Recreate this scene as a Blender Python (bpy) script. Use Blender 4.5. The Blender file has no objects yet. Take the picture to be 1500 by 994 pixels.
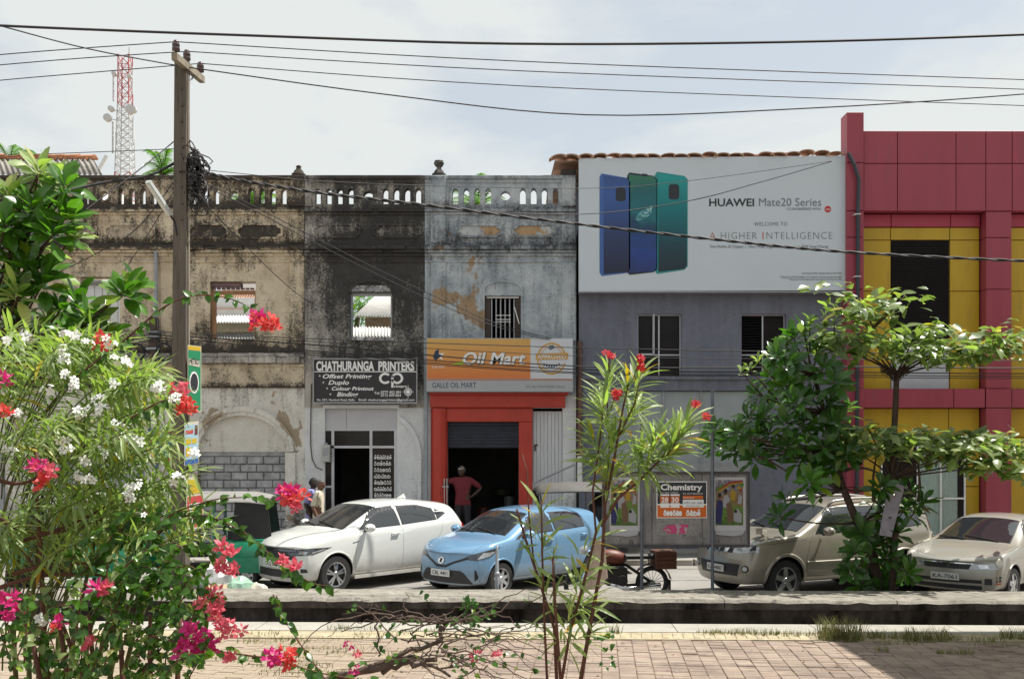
import bpy, bmesh, math, random
from mathutils import Vector, Matrix, noise as mnoise
from mathutils.bvhtree import BVHTree
from mathutils.geometry import tessellate_polygon

random.seed(7)
SC = bpy.context.scene
COL = SC.collection
R = math.radians
PI = math.pi

# ---------------------------------------------------------------- camera
CAMZ = 2.55          # eye height over the paving, metres
FPX = 1458.0         # focal length in pixels of the 1500 px wide photograph (35 mm lens)
HZ = 658.0           # row of the horizon
cam_d = bpy.data.cameras.new('camera')
cam = bpy.data.objects.new('camera', cam_d)
COL.objects.link(cam)
cam.location = (0, 0, CAMZ)
cam.rotation_euler = (R(90), 0, 0)
cam_d.lens = 35
cam_d.sensor_width = 36
cam_d.shift_y = 161.0 / 1500.0
cam_d.clip_start = 0.1
cam_d.clip_end = 3000
SC.camera = cam

# ---------------------------------------------------------------- world and sun
SUN_EL, SUN_AZ = R(64), R(80)      # azimuth from +Y (towards the facades) to +X (right)
W = bpy.data.worlds.new('World')
SC.world = W
W.use_nodes = True
wn, wl = W.node_tree.nodes, W.node_tree.links
wn.clear()
w_out = wn.new('ShaderNodeOutputWorld')
w_bg = wn.new('ShaderNodeBackground')
w_sky = wn.new('ShaderNodeTexSky')
w_sky.sky_type = 'NISHITA'
w_sky.sun_disc = False
w_sky.sun_elevation = SUN_EL
w_sky.sun_rotation = SUN_AZ
w_sky.air_density = 1.2
w_sky.dust_density = 3.0
w_tc = wn.new('ShaderNodeTexCoord')
w_map = wn.new('ShaderNodeMapping')
w_map.inputs['Scale'].default_value = (1.0, 1.0, 1.9)
w_map.inputs['Location'].default_value = (3.3, 1.2, 0.4)
w_no = wn.new('ShaderNodeTexNoise')
w_no.inputs['Scale'].default_value = 2.1
w_no.inputs['Detail'].default_value = 7
w_no.inputs['Roughness'].default_value = 0.55
w_no.inputs['Distortion'].default_value = 0.35
w_rp = wn.new('ShaderNodeValToRGB')
w_rp.color_ramp.elements[0].position = 0.43
w_rp.color_ramp.elements[0].color = (0.56, 0.56, 0.56, 1)
w_rp.color_ramp.elements[1].position = 0.54
w_rp.color_ramp.elements[1].color = (0.97, 0.97, 0.97, 1)
w_mx = wn.new('ShaderNodeMix')
w_mx.data_type = 'RGBA'
w_mx.inputs[7].default_value = (5.6, 5.85, 5.75, 1)     # thin bright cloud
wl.new(w_tc.outputs['Generated'], w_map.inputs['Vector'])
wl.new(w_map.outputs['Vector'], w_no.inputs['Vector'])
wl.new(w_no.outputs['Fac'], w_rp.inputs['Fac'])
wl.new(w_rp.outputs['Color'], w_mx.inputs[0])
wl.new(w_sky.outputs['Color'], w_mx.inputs[6])
wl.new(w_mx.outputs[2], w_bg.inputs['Color'])
w_bg.inputs['Strength'].default_value = 0.1
wl.new(w_bg.outputs['Background'], w_out.inputs['Surface'])

sun_d = bpy.data.lights.new('sun', 'SUN')
sun_d.energy = 5.0
sun_d.angle = R(0.55)
sun_d.color = (1.0, 0.955, 0.88)
sun = bpy.data.objects.new('sun', sun_d)
COL.objects.link(sun)
_sd = Vector((math.sin(SUN_AZ) * math.cos(SUN_EL), math.cos(SUN_AZ) * math.cos(SUN_EL), math.sin(SUN_EL)))
sun.rotation_euler = (-_sd).to_track_quat('-Z', 'Y').to_euler()
sun.location = _sd * 60

SC.view_settings.view_transform = 'Standard'
SC.view_settings.look = 'None'
SC.view_settings.exposure = 0.54
SC.view_settings.gamma = 1.0
SC.view_settings.use_curve_mapping = False
SC.cycles.max_bounces = 5
SC.cycles.diffuse_bounces = 3
SC.cycles.glossy_bounces = 3
SC.cycles.transparent_max_bounces = 12

# ---------------------------------------------------------------- helpers: places
FY = 23.5                      # distance of the row of facades
FS = FPX / FY                  # pixels per metre there
def fx(x): return (x - 750.0) / FS
def fz(y): return CAMZ + (HZ - y) / FS
def at(x, y, d): return Vector(((x - 750.0) * d / FPX, d, CAMZ + (HZ - y) * d / FPX))
def lin(c):
    """sRGB 0-255 triple to linear"""
    return tuple(((v / 255.0) / 12.92 if v / 255.0 <= 0.04045 else ((v / 255.0 + 0.055) / 1.055) ** 2.4) for v in c)

# ---------------------------------------------------------------- helpers: materials
class NT:
    def __init__(s, name):
        s.m = bpy.data.materials.new(name)
        s.m.use_nodes = True
        s.t = s.m.node_tree
        s.n, s.l = s.t.nodes, s.t.links
        s.b = s.n['Principled BSDF']
        s.pos = None
    def node(s, kind, **kw):
        nd = s.n.new(kind)
        for k, v in kw.items(): setattr(nd, k, v)
        return nd
    def link(s, a, b): s.l.new(a, b)
    def P(s, obj=False):
        if obj:
            return s.node('ShaderNodeTexCoord').outputs['Object']
        if s.pos is None:
            s.pos = s.node('ShaderNodeNewGeometry').outputs['Position']
        return s.pos
    def noise(s, scale, detail=5, rough=.55, stretch=(1, 1, 1), off=(0, 0, 0), dist=0.0, obj=False):
        mp = s.node('ShaderNodeMapping')
        mp.inputs['Scale'].default_value = stretch
        mp.inputs['Location'].default_value = off
        s.link(s.P(obj), mp.inputs['Vector'])
        nz = s.node('ShaderNodeTexNoise')
        nz.inputs['Scale'].default_value = scale
        nz.inputs['Detail'].default_value = detail
        nz.inputs['Roughness'].default_value = rough
        nz.inputs['Distortion'].default_value = dist
        s.link(mp.outputs['Vector'], nz.inputs['Vector'])
        return nz.outputs['Fac']
    def ramp(s, fac, stops, interp='LINEAR'):
        r = s.node('ShaderNodeValToRGB')
        r.color_ramp.interpolation = interp
        e = r.color_ramp.elements
        while len(e) < len(stops): e.new(0.5)
        for el, (p, c) in zip(e, stops):
            el.position = p
            el.color = (c, c, c, 1) if not isinstance(c, (tuple, list)) else (*c[:3], 1)
        s.link(fac, r.inputs['Fac'])
        return r.outputs['Color']
    def math(s, op, a, b=None, c=None, clamp=False):
        m = s.node('ShaderNodeMath', operation=op, use_clamp=clamp)
        for i, v in enumerate((a, b, c)):
            if v is None: continue
            if isinstance(v, (int, float)): m.inputs[i].default_value = v
            else: s.link(v, m.inputs[i])
        return m.outputs[0]
    def mix(s, fac, a, b):
        m = s.node('ShaderNodeMix', data_type='RGBA')
        for i, v in ((0, fac), (6, a), (7, b)):
            if isinstance(v, (int, float)): m.inputs[i].default_value = v
            elif isinstance(v, (tuple, list)): m.inputs[i].default_value = (*v[:3], 1)
            else: s.link(v, m.inputs[i])
        return m.outputs[2]
    def sep(s, axis):
        x = s.node('ShaderNodeSeparateXYZ')
        s.link(s.P(), x.inputs[0])
        return x.outputs[axis]
    def bump(s, h, strength, dist=0.02):
        b = s.node('ShaderNodeBump')
        b.inputs['Strength'].default_value = strength
        b.inputs['Distance'].default_value = dist
        s.link(h, b.inputs['Height'])
        s.link(b.outputs['Normal'], s.b.inputs['Normal'])
    def color(s, c):
        if isinstance(c, (tuple, list)): s.b.inputs['Base Color'].default_value = (*c[:3], 1)
        else: s.link(c, s.b.inputs['Base Color'])

def pmat(name, col, rough=.6, metal=0.0, var=.18, scale=6.0, bump=0.0, bscale=30.0, coat=0.0, spec=.5, obj=False, stretch=(1, 1, 1), trans=0.0, dirt=None):
    t = NT(name)
    c = tuple(col)
    if var > 0:
        f = t.noise(scale, 6, .6, stretch, obj=obj)
        lo = tuple(max(0, v * (1 - var)) for v in c)
        hi = tuple(min(1, v * (1 + var)) for v in c)
        cc = t.ramp(f, [(.3, lo), (.7, hi)])
        if dirt:
            g = t.noise(scale * 2.7, 8, .65, stretch, (3, 7, 1), obj=obj)
            cc = t.mix(t.ramp(g, [(dirt[1], 0.0), (min(1, dirt[1] + .14), dirt[2] if len(dirt) > 2 else .85)]), cc, dirt[0])
        t.color(cc)
    else:
        t.color(c)
    t.b.inputs['Roughness'].default_value = rough
    t.b.inputs['Metallic'].default_value = metal
    t.b.inputs['Coat Weight'].default_value = coat
    t.b.inputs['Specular IOR Level'].default_value = spec
    if trans: t.b.inputs['Transmission Weight'].default_value = trans
    if bump > 0:
        t.bump(t.noise(bscale, 6, .6, stretch, obj=obj), bump)
    return t.m

def stained(name, c1, c2, mould, peel, zramp, xramp=None, peel_thr=.66, bump=.5, streak=.5, seed=0.0, mscale=2.3, soft=.10, grit=.35, pscale=.9):
    """old limewashed plaster: two tones, flaked patches, mould that depends on the height (zramp: list of (z, amount))"""
    t = NT(name)
    base = t.ramp(t.noise(1.7, 6, .6, off=(seed, 0, seed)), [(.32, c1), (.68, c2)])
    fine = t.noise(17, 6, .7, off=(seed, 3, 0))
    base = t.mix(t.ramp(fine, [(.35, .22), (.62, 0.0)]), base, tuple(v * .55 for v in c1))
    pn = t.noise(pscale, 9, .62, (1, 1, .8), (seed * 2 + 5, 0, 1), .4)
    base = t.mix(t.ramp(pn, [(peel_thr, 0.0), (peel_thr + .015, 1.0)]), base, peel)
    z = t.math('DIVIDE', t.sep(2), 10.0)
    zr = t.ramp(z, [(a / 10.0, b) for a, b in zramp])
    m1 = t.noise(mscale, 9, .68, (1, 1, .75), (seed, 1, 0), .3)
    m2 = t.noise(3.2, 7, .6, (2.2, 2.2, .28), (0, seed, 4))
    m3 = t.noise(24, 5, .75, off=(9, seed, 4))
    m = t.math('ADD', t.math('MULTIPLY', m1, 1 - streak), t.math('MULTIPLY', m2, streak))
    m = t.math('ADD', m, t.math('MULTIPLY', t.math('SUBTRACT', m3, .5), grit))
    m = t.math('ADD', m, t.math('SUBTRACT', zr, .5))
    if xramp:
        x0, x1, st = xramp
        xr = t.ramp(t.math('DIVIDE', t.math('SUBTRACT', t.sep(0), x0), x1 - x0), st)
        m = t.math('ADD', m, t.math('SUBTRACT', xr, .5))
    mk = t.ramp(m, [(.56 - soft, 0.0), (.56 + soft, .93)])
    base = t.mix(mk, base, t.ramp(t.noise(6, 5, .6, off=(seed, seed, 2)), [(.3, mould), (.75, tuple(min(1, v * 1.9 + .006) for v in mould))]))
    t.color(base)
    t.b.inputs['Roughness'].default_value = .93
    t.b.inputs['Specular IOR Level'].default_value = .2
    h = t.math('ADD', t.math('MULTIPLY', t.noise(9, 8, .65), .8), t.math('MULTIPLY', t.ramp(pn, [(peel_thr, 1.0), (peel_thr + .02, .0)]), .5))
    t.bump(h, bump, .03)
    return t.m

def leafmat(name, c1, c2, c3, rough=.4, tr=.35, vein=True):
    """leaf: colour differs from leaf to leaf, some light passes through"""
    t = NT(name)
    oi = t.node('ShaderNodeObjectInfo').outputs['Random']
    gi = t.node('ShaderNodeNewGeometry').outputs['Random Per Island']
    f = t.math('FRACT', t.math('ADD', oi, gi))
    c = t.ramp(f, [(0.0, c1), (.55, c2), (.93, c2), (1.0, c3)])
    n = t.noise(9, 3, .5)
    c = t.mix(t.ramp(n, [(.35, 0.0), (.7, .35)]), c, tuple(v * .6 for v in c1))
    t.color(c)
    t.b.inputs['Roughness'].default_value = rough
    t.b.inputs['Specular IOR Level'].default_value = .45
    tl = t.node('ShaderNodeBsdfTranslucent')
    bright = t.node('ShaderNodeMix', data_type='RGBA', blend_type='MULTIPLY')
    bright.inputs[0].default_value = 1.0
    t.link(c, bright.inputs[6])
    bright.inputs[7].default_value = (1.9, 2.3, .7, 1)
    t.link(bright.outputs[2], tl.inputs['Color'])
    ms = t.node('ShaderNodeMixShader')
    ms.inputs[0].default_value = tr
    t.link(t.b.outputs[0], ms.inputs[1])
    t.link(tl.outputs[0], ms.inputs[2])
    t.link(ms.outputs[0], t.n['Material Output'].inputs['Surface'])
    return t.m

# ---------------------------------------------------------------- helpers: meshes and objects
class MB:
    def __init__(s): s.v, s.f, s.mi, s.cur = [], [], [], 0
    def mat(s, i): s.cur = i; return s
    def add(s, vs, fs):
        o = len(s.v)
        s.v.extend(tuple(p) for p in vs)
        for f in fs:
            s.f.append(tuple(i + o for i in f)); s.mi.append(s.cur)
        return s
    def box(s, x0, x1, y0, y1, z0, z1):
        vs = [(x, y, z) for z in (z0, z1) for y in (y0, y1) for x in (x0, x1)]
        return s.add(vs, [(0, 2, 3, 1), (4, 5, 7, 6), (0, 1, 5, 4), (2, 6, 7, 3), (0, 4, 6, 2), (1, 3, 7, 5)])
    def bbox(s, x0, x1, y0, y1, z0, z1, b=.01):
        """box with its front (low y) edges chamfered"""
        vs = [(x0, y1, z0), (x1, y1, z0), (x1, y1, z1), (x0, y1, z1),
              (x0, y0 + b, z0), (x1, y0 + b, z0), (x1, y0 + b, z1), (x0, y0 + b, z1),
              (x0 + b, y0, z0 + b), (x1 - b, y0, z0 + b), (x1 - b, y0, z1 - b), (x0 + b, y0, z1 - b)]
        return s.add(vs, [(0, 3, 2, 1), (8, 9, 10, 11), (4, 5, 9, 8), (5, 6, 10, 9), (6, 7, 11, 10), (7, 4, 8, 11),
                          (0, 1, 5, 4), (1, 2, 6, 5), (2, 3, 7, 6), (3, 0, 4, 7)])
    def obox(s, M, sx, sy, sz):
        vs = [M @ Vector((x, y, z)) for z in (-sz / 2, sz / 2) for y in (-sy / 2, sy / 2) for x in (-sx / 2, sx / 2)]
        return s.add(vs, [(0, 2, 3, 1), (4, 5, 7, 6), (0, 1, 5, 4), (2, 6, 7, 3), (0, 4, 6, 2), (1, 3, 7, 5)])
    def plate(s, outer, holes, y0, y1):
        """polygon (x, z) with holes, extruded from y0 (front) to y1"""
        loops = [list(outer)] + [list(h) for h in holes]
        tris = tessellate_polygon([[Vector((p[0], p[1], 0)) for p in l] for l in loops])
        flat = [p for l in loops for p in l]
        n = len(flat)
        vs = [(p[0], y0, p[1]) for p in flat] + [(p[0], y1, p[1]) for p in flat]
        fs = []
        for a, b, c in tris:
            pa, pb, pc = flat[a], flat[b], flat[c]
            if (pb[0] - pa[0]) * (pc[1] - pa[1]) - (pb[1] - pa[1]) * (pc[0] - pa[0]) < 0: b, c = c, b
            fs += [(a, b, c), (a + n, c + n, b + n)]
        o = 0
        for k, l in enumerate(loops):
            ar = sum(l[i][0] * l[(i + 1) % len(l)][1] - l[(i + 1) % len(l)][0] * l[i][1] for i in range(len(l)))
            ccw = ar > 0
            for i in range(len(l)):
                a, b = o + i, o + (i + 1) % len(l)
                if ccw == (k == 0): fs.append((a, a + n, b + n, b))
                else: fs.append((b, b + n, a + n, a))
            o += len(l)
        return s.add(vs, fs)
    def tube(s, pts, r, n=6, caps=True, rz=None):
        pts = [Vector(p) for p in pts]
        rs = r if isinstance(r, (list, tuple)) else [r] * len(pts)
        vs, prev = [], None
        for i, p in enumerate(pts):
            t = (pts[min(i + 1, len(pts) - 1)] - pts[max(i - 1, 0)])
            t = t.normalized() if t.length > 1e-9 else Vector((0, 0, 1))
            if prev is None:
                a = Vector((0, 0, 1)) if abs(t.z) < .9 else Vector((1, 0, 0))
                u = t.cross(a).normalized()
            else:
                u = (prev - t * prev.dot(t))
                u = u.normalized() if u.length > 1e-6 else t.orthogonal().normalized()
            prev = u
            w = t.cross(u)
            for k in range(n):
                an = 2 * PI * k / n
                vs.append(p + (u * math.cos(an) + w * math.sin(an)) * rs[i])
        fs = []
        for i in range(len(pts) - 1):
            for k in range(n):
                a, b = i * n + k, i * n + (k + 1) % n
                fs.append((a, b, b + n, a + n))
        if caps:
            fs.append(tuple(range(n - 1, -1, -1)))
            fs.append(tuple(range(len(pts) * n - n, len(pts) * n)))
        return s.add(vs, fs)
    def lathe(s, prof, cx=0, cy=0, z0=0, n=16, axis='z'):
        vs, fs = [], []
        for r, z in prof:
            for k in range(n):
                a = 2 * PI * k / n
                p = (cx + r * math.cos(a), cy + r * math.sin(a), z0 + z)
                if axis == 'y': p = (cx + r * math.cos(a), cy + z, z0 + r * math.sin(a))
                vs.append(p)
        for i in range(len(prof) - 1):
            for k in range(n):
                a, b = i * n + k, i * n + (k + 1) % n
                fs.append((a, b, b + n, a + n) if axis == 'z' else (a, a + n, b + n, b))
        fs.append(tuple(range(n - 1, -1, -1))); fs.append(tuple(range(len(prof) * n - n, len(prof) * n)))
        return s.add(vs, fs)
    def mesh(s, name, mats, smooth=False):
        me = bpy.data.meshes.new(name)
        me.from_pydata(s.v, [], s.f)
        for m in (mats if isinstance(mats, (list, tuple)) else [mats]): me.materials.append(m)
        if any(s.mi): me.polygons.foreach_set('material_index', s.mi)
        if smooth: me.polygons.foreach_set('use_smooth', [True] * len(me.polygons))
        me.update()
        return me
    def obj(s, name, mats, parent=None, smooth=False):
        return link(name, s.mesh(name, mats, smooth), parent)

def wmat(o):
    b = o.matrix_basis.copy() if False else Matrix.LocRotScale(o.location, o.rotation_euler, o.scale)
    return b if o.parent is None else wmat(o.parent) @ o.matrix_parent_inverse @ b
def link(name, data, parent=None, loc=None, world=True):
    o = bpy.data.objects.new(name, data)
    COL.objects.link(o)
    if loc is not None: o.location = loc
    if parent is not None:
        o.parent = parent
        if world: o.matrix_parent_inverse = wmat(parent).inverted()
    return o
def tag(o, label, cat, group=None):
    o['label'] = label; o['category'] = cat
    if group: o['group'] = group
    return o
def thing(name, label, cat, loc=(0, 0, 0), group=None):
    o = bpy.data.objects.new(name, None)
    COL.objects.link(o)
    o.empty_display_size = .2
    o.location = loc
    return tag(o, label, cat, group)
def struct(o): o['kind'] = 'structure'; return o
def stuff(o): o['kind'] = 'stuff'; return o
def smooth_by_angle(o, ang=40):
    me = o.data
    me.polygons.foreach_set('use_smooth', [True] * len(me.polygons))
    try: me.set_sharp_from_angle(angle=R(ang))
    except Exception: pass
def arc(cx, cz, rx, rz, a0, a1, n):
    return [(cx + rx * math.cos(R(a0 + (a1 - a0) * i / n)), cz + rz * math.sin(R(a0 + (a1 - a0) * i / n))) for i in range(n + 1)]
def rect(x0, x1, z0, z1): return [(x0, z0), (x1, z0), (x1, z1), (x0, z1)]

# lettering: text curves are collected and turned into meshes together at the end
TEXTS = []
def lettering(body, x, z, y, size, m, parent, width=None, align='LEFT', shear=0.0, bold=0.0, ext=.002, rot=None, name='lettering', spacing=1.0, roll=0.0):
    cu = bpy.data.curves.new(name, 'FONT')
    cu.body = body; cu.size = size; cu.align_x = align; cu.align_y = 'BOTTOM_BASELINE'
    cu.shear = shear; cu.offset = bold; cu.extrude = ext; cu.resolution_u = 3
    cu.space_character = spacing
    cu.materials.append(m)
    o = bpy.data.objects.new(name, cu)
    COL.objects.link(o)
    o.location = (x, y, z)
    o.rotation_euler = rot or (R(90), roll, 0)
    TEXTS.append((o, parent, width, align))
    return o
def flush_texts():
    bpy.context.view_layer.update()
    dg = bpy.context.evaluated_depsgraph_get()
    for o, parent, width, align in TEXTS:
        me = bpy.data.meshes.new_from_object(o.evaluated_get(dg))
        if width and len(me.vertices):
            xs = [v.co.x for v in me.vertices]
            a, b = min(xs), max(xs)
            k = width / max(1e-6, b - a)
            for v in me.vertices:
                v.co.x = (v.co.x - a) * k if align == 'LEFT' else (v.co.x - (a + b) / 2) * k
        n = link(o.name.split('.')[0], me, parent, o.location, world='local' not in o)
        n.rotation_euler = o.rotation_euler
        bpy.data.objects.remove(o)
# ================================================================ setting: ground, paving, road
M = {}
M['earth'] = pmat('dry_earth', (.30, .235, .17), .95, var=.3, scale=2.2, bump=.5, bscale=22, spec=.1)
M['road'] = pmat('pale_worn_asphalt', (.255, .243, .225), .9, var=.15, scale=1.1, bump=.35, bscale=60, spec=.2, dirt=((.16, .15, .14), .60, .5))
M['walk'] = pmat('footway_concrete', (.27, .26, .24), .9, var=.2, scale=1.5, bump=.3, bscale=25, spec=.2, dirt=((.12, .115, .11), .56, .6))
M['conc_top'] = pmat('weathered_concrete', (.265, .246, .212), .93, var=.28, scale=2.4, bump=1.0, bscale=34, spec=.15, dirt=((.10, .092, .08), .52, .8))
M['conc_black'] = pmat('stained_shade_concrete', (.050, .043, .040), .95, var=.85, scale=3.4, bump=.6, bscale=24, spec=.1, stretch=(1, 1, .5))  # dark stain plus the shade of the drain side, painted into the colour
M['strip'] = pmat('kerb_concrete', (.345, .33, .29), .9, var=.12, scale=3, bump=.3, bscale=40, spec=.2, dirt=((.22, .19, .15), .60, .6))
M['tactile'] = pmat('tactile_yellow', (.38, .33, .225), .9, var=.25, scale=5, bump=.3, spec=.2, dirt=((.28, .22, .16), .52, .8))

def paver_mat():
    t = NT('brick_paver')
    r = t.node('ShaderNodeObjectInfo').outputs['Random']
    i = t.node('ShaderNodeNewGeometry').outputs['Random Per Island']
    f = t.math('FRACT', t.math('ADD', r, i))
    c = t.ramp(f, [(0, (.205, .16, .135)), (.4, (.285, .225, .188)), (.75, (.255, .195, .162)), (1, (.325, .272, .225))])
    g = t.noise(3.4, 7, .65)
    c = t.mix(t.ramp(g, [(.42, .0), (.68, .6)]), c, (.38, .31, .235))
    h = t.noise(1.0, 4, .6, off=(3, 1, 0))
    c = t.mix(t.ramp(h, [(.50, 0.0), (.66, .6)]), c, (.17, .13, .11))
    sd = t.math('ADD', t.math('MULTIPLY', t.noise(1.5, 7, .62, off=(7, 2, 0)), 1.1), t.math('MULTIPLY', t.sep(0), -.13))   # drifted sand, deeper to the left
    c = t.mix(t.ramp(sd, [(.60, 0.0), (.90, .85)]), c, t.ramp(t.noise(14, 6, .7), [(.3, (.28, .225, .165)), (.7, (.36, .30, .225))]))
    t.color(c)
    t.b.inputs['Roughness'].default_value = .92
    t.b.inputs['Specular IOR Level'].default_value = .2
    t.bump(t.noise(70, 5, .6), .35)
    return t.m
M['paver'] = paver_mat()

g = MB(); g.add([(-900, -300, -.06), (900, -300, -.06), (900, 2500, -.06), (-900, 2500, -.06)], [(0, 1, 2, 3)])
struct(g.obj('ground', M['earth']))
g = MB(); g.box(-70, 70, 15.2, 22.0, -.05, 0.0)
road = struct(g.obj('road', M['road']))
g = MB(); g.box(-70, 70, 22.0, 34, -.04, .13)
struct(g.obj('footway', M['walk']))
g = MB()
for k in range(70): g.bbox(-34.98 + k, -34.02 + k, 21.86, 21.998, -.03, .14, .02)
struct(g.obj('kerb', M['strip']))

# the raised slab over the drain, the kerb strip and the yellow warning strip run slightly askew
YAW = R(-1.5)
YM = Matrix.Translation((0, 14.2, 0)) @ Matrix.Rotation(YAW, 4, 'Z') @ Matrix.Translation((0, -14.2, 0))
def yawed(mb):
    mb.v = [tuple(YM @ Vector(p)) for p in mb.v]; return mb
slab = thing('drain_slab', 'long low weathered concrete slab over a stained drain wall painted black with its shade along the kerb', 'slab', (0, 14.8, 0))
rnd = random.Random(3)
x = -16.0
while x < 16:
    w = rnd.uniform(2.2, 3.1)
    top = MB()
    n = 14
    z1 = .345 + rnd.uniform(-.004, .004)
    vs, fs = [], []
    for i in range(n + 1):
        px = x + .006 + (w - .012) * i / n
        jz = rnd.uniform(-.012, .012); jy = rnd.uniform(-.022, .022)
        prof = [(14.70, .20), (14.69 + jy, .30 + jz), (14.74 + jy, z1 + jz), (15.1, z1 + .006), (15.70 + jy, z1), (15.76, .30), (15.76, .2)]
        vs += [(px, a, b) for a, b in prof]
    k = 7
    for i in range(n):
        for j in range(k - 1):
            a = i * k + j
            fs.append((a, a + k, a + k + 1, a + 1))
        fs.append((i * k + k - 1, i * k + k - 1 + k, i * k + k, i * k))
    fs += [tuple(range(k)), tuple(range(n * k + k - 1, n * k - 1, -1))]
    top.add(vs, fs)
    # front face is painted black for its shade and stains, the top stays pale
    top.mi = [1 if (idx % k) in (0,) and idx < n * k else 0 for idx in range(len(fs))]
    o = yawed(top).obj('slab_block', [M['conc_top'], M['conc_black']], slab)
    x += w
g = MB(); g.box(-16, 16, 14.84, 15.66, -.55, .195)
yawed(g).obj('drain_wall', M['conc_black'], slab)
g = MB(); g.box(-16, 16, 14.58, 14.84, -.60, -.55)
struct(yawed(g).obj('drain_bed', M['conc_black']))
strip = thing('kerb_strip', 'narrow pale concrete edging between brick paving and drain', 'kerb', (0, 14.2, 0))
x = -15.5
while x < 15:
    w = 1.98
    g = MB(); g.box(x + .006, x + w - .006, 13.92, 14.58, -.6, .012)
    yawed(g).obj('edging_block', M['strip'], strip)
    x += w
tac = thing('warning_strip', 'faded yellow ribbed warning strip at the edge of brick paving', 'paving strip', (0, 13.6, 0))
rib = MB(); rib.add([(0, 13.47, .002), (.095, 13.47, .002), (.13, 13.86, .002), (.035, 13.86, .002), (.012, 13.49, .016), (.083, 13.49, .016), (.118, 13.84, .016), (.047, 13.84, .016)],
        [(4, 5, 6, 7), (0, 1, 5, 4), (1, 2, 6, 5), (2, 3, 7, 6), (3, 0, 4, 7)])
ribs = MB()
for k in range(200):
    ribs.add([(p[0] - 14 + k * .142, p[1], p[2]) for p in rib.v], rib.f)
b = MB(); b.box(-15, 15, 13.42, 13.918, -.05, .004)
yawed(b).obj('strip_base', M['tactile'], tac)
stuff(yawed(ribs).obj('rib_rows', M['tactile'], tac))

# brick paving: dark bedding, the pavers in view laid one by one
pav = MB(); pav.box(-15, 15, -8, 13.42, -.05, -.012)
for i, v in enumerate(pav.v):
    if v[1] > 10: pav.v[i] = tuple(YM @ Vector(v))
pavobj = struct(pav.obj('paving', pmat('paving_bed', (.20, .15, .115), .95, var=.3, scale=4, bump=.4, spec=.1)))
PA = R(-5.0)
PM = Matrix.Translation((2.2, 12.2, 0)) @ Matrix.Rotation(PA, 4, 'Z')
pm = MB()
hw, hd, ch = .0955, .0455, .006
pm.add([(-hw, -hd, -.05), (hw, -hd, -.05), (hw, hd, -.05), (-hw, hd, -.05), (-hw, -hd, -ch), (hw, -hd, -ch), (hw, hd, -ch), (-hw, hd, -ch),
        (-hw + ch, -hd + ch, 0), (hw - ch, -hd + ch, 0), (hw - ch, hd - ch, 0), (-hw + ch, hd - ch, 0)],
       [(8, 9, 10, 11), (4, 5, 9, 8), (5, 6, 10, 9), (6, 7, 11, 10), (7, 4, 8, 11), (0, 1, 5, 4), (1, 2, 6, 5), (2, 3, 7, 6), (3, 0, 4, 7)])
pmesh = pm.mesh('paver', M['paver'])
rest = MB()
rnd = random.Random(5)
cells = []
for ci in range(-95, 50):
    off = rnd.choice([0, .05, .0, .03])
    for ri in range(-42, 18):
        p = PM @ Vector((ci * .2, ri * .1 + off, 0))
        lim = 13.42 + (p.x) * math.tan(YAW)
        if p.y > lim - .06 or p.y < 8.6 or abs(p.x) > 13: continue
        q = Matrix.Translation((p.x, p.y, rnd.uniform(-.006, .005) - (.012 if rnd.random() < .03 else 0))) @ Matrix.Rotation(PA + rnd.uniform(-.03, .03), 4, 'Z') @ Matrix.Rotation(rnd.uniform(-.03, .03), 4, 'X')
        u = 750 + FPX * p.x / p.y
        cells.append((u, p.y, q))
vis = [c for c in cells if 905 < c[0] < 1500 and c[1] > 10.9]
vis.sort(key=lambda c: c[1])
near = set(id(c) for c in vis[:300])
for c in cells:
    if id(c) in near:
        o = bpy.data.objects.new('paver', pmesh); COL.objects.link(o)
        o.parent = pavobj; o.matrix_basis = c[2]
    else:
        rest.add([c[2] @ Vector(p) for p in pm.v], pm.f)
stuff(rest.obj('paver_field', M['paver'], pavobj))
# ================================================================ buildings
PSTAIN = {}
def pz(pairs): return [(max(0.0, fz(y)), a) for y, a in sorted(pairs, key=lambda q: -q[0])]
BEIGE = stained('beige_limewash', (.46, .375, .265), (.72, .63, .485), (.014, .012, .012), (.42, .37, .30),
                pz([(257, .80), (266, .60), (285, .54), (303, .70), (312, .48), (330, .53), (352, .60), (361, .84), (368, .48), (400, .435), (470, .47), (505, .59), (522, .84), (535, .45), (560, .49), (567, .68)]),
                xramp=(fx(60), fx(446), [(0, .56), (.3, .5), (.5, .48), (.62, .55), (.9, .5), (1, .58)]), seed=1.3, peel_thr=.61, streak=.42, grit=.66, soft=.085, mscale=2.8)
BEIGE_LOW = stained('peeling_white_plaster', (.58, .555, .50), (.76, .735, .68), (.05, .045, .042), (.36, .29, .21),
                    pz([(567, .50), (600, .42), (660, .45), (740, .52), (810, .66)]), seed=4.1, peel_thr=.565, streak=.5, grit=.5)
DARK = stained('mould_black_plaster', (.36, .34, .31), (.60, .57, .51), (.013, .0125, .014), (.42, .41, .39),
               pz([(257, .74), (275, .60), (300, .65), (312, .74), (335, .63), (362, .80), (376, .78), (430, .71), (490, .58), (525, .66), (560, .56), (600, .38), (800, .42)]),
               xramp=(fx(440), fx(630), [(0.0, .34), (.12, .42), (.3, .55), (.85, .6), (1, .5)]), seed=8.2, peel_thr=.66, streak=.40, grit=.75, soft=.15)
WHITE_LOW = stained('flaking_whitewash', (.60, .61, .62), (.74, .75, .76), (.045, .043, .045), (.40, .39, .36),
                    pz([(520, .62), (560, .42), (600, .33), (680, .34), (740, .45), (810, .6)]), seed=6.6, peel_thr=.66, streak=.4, grit=.7)
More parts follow.
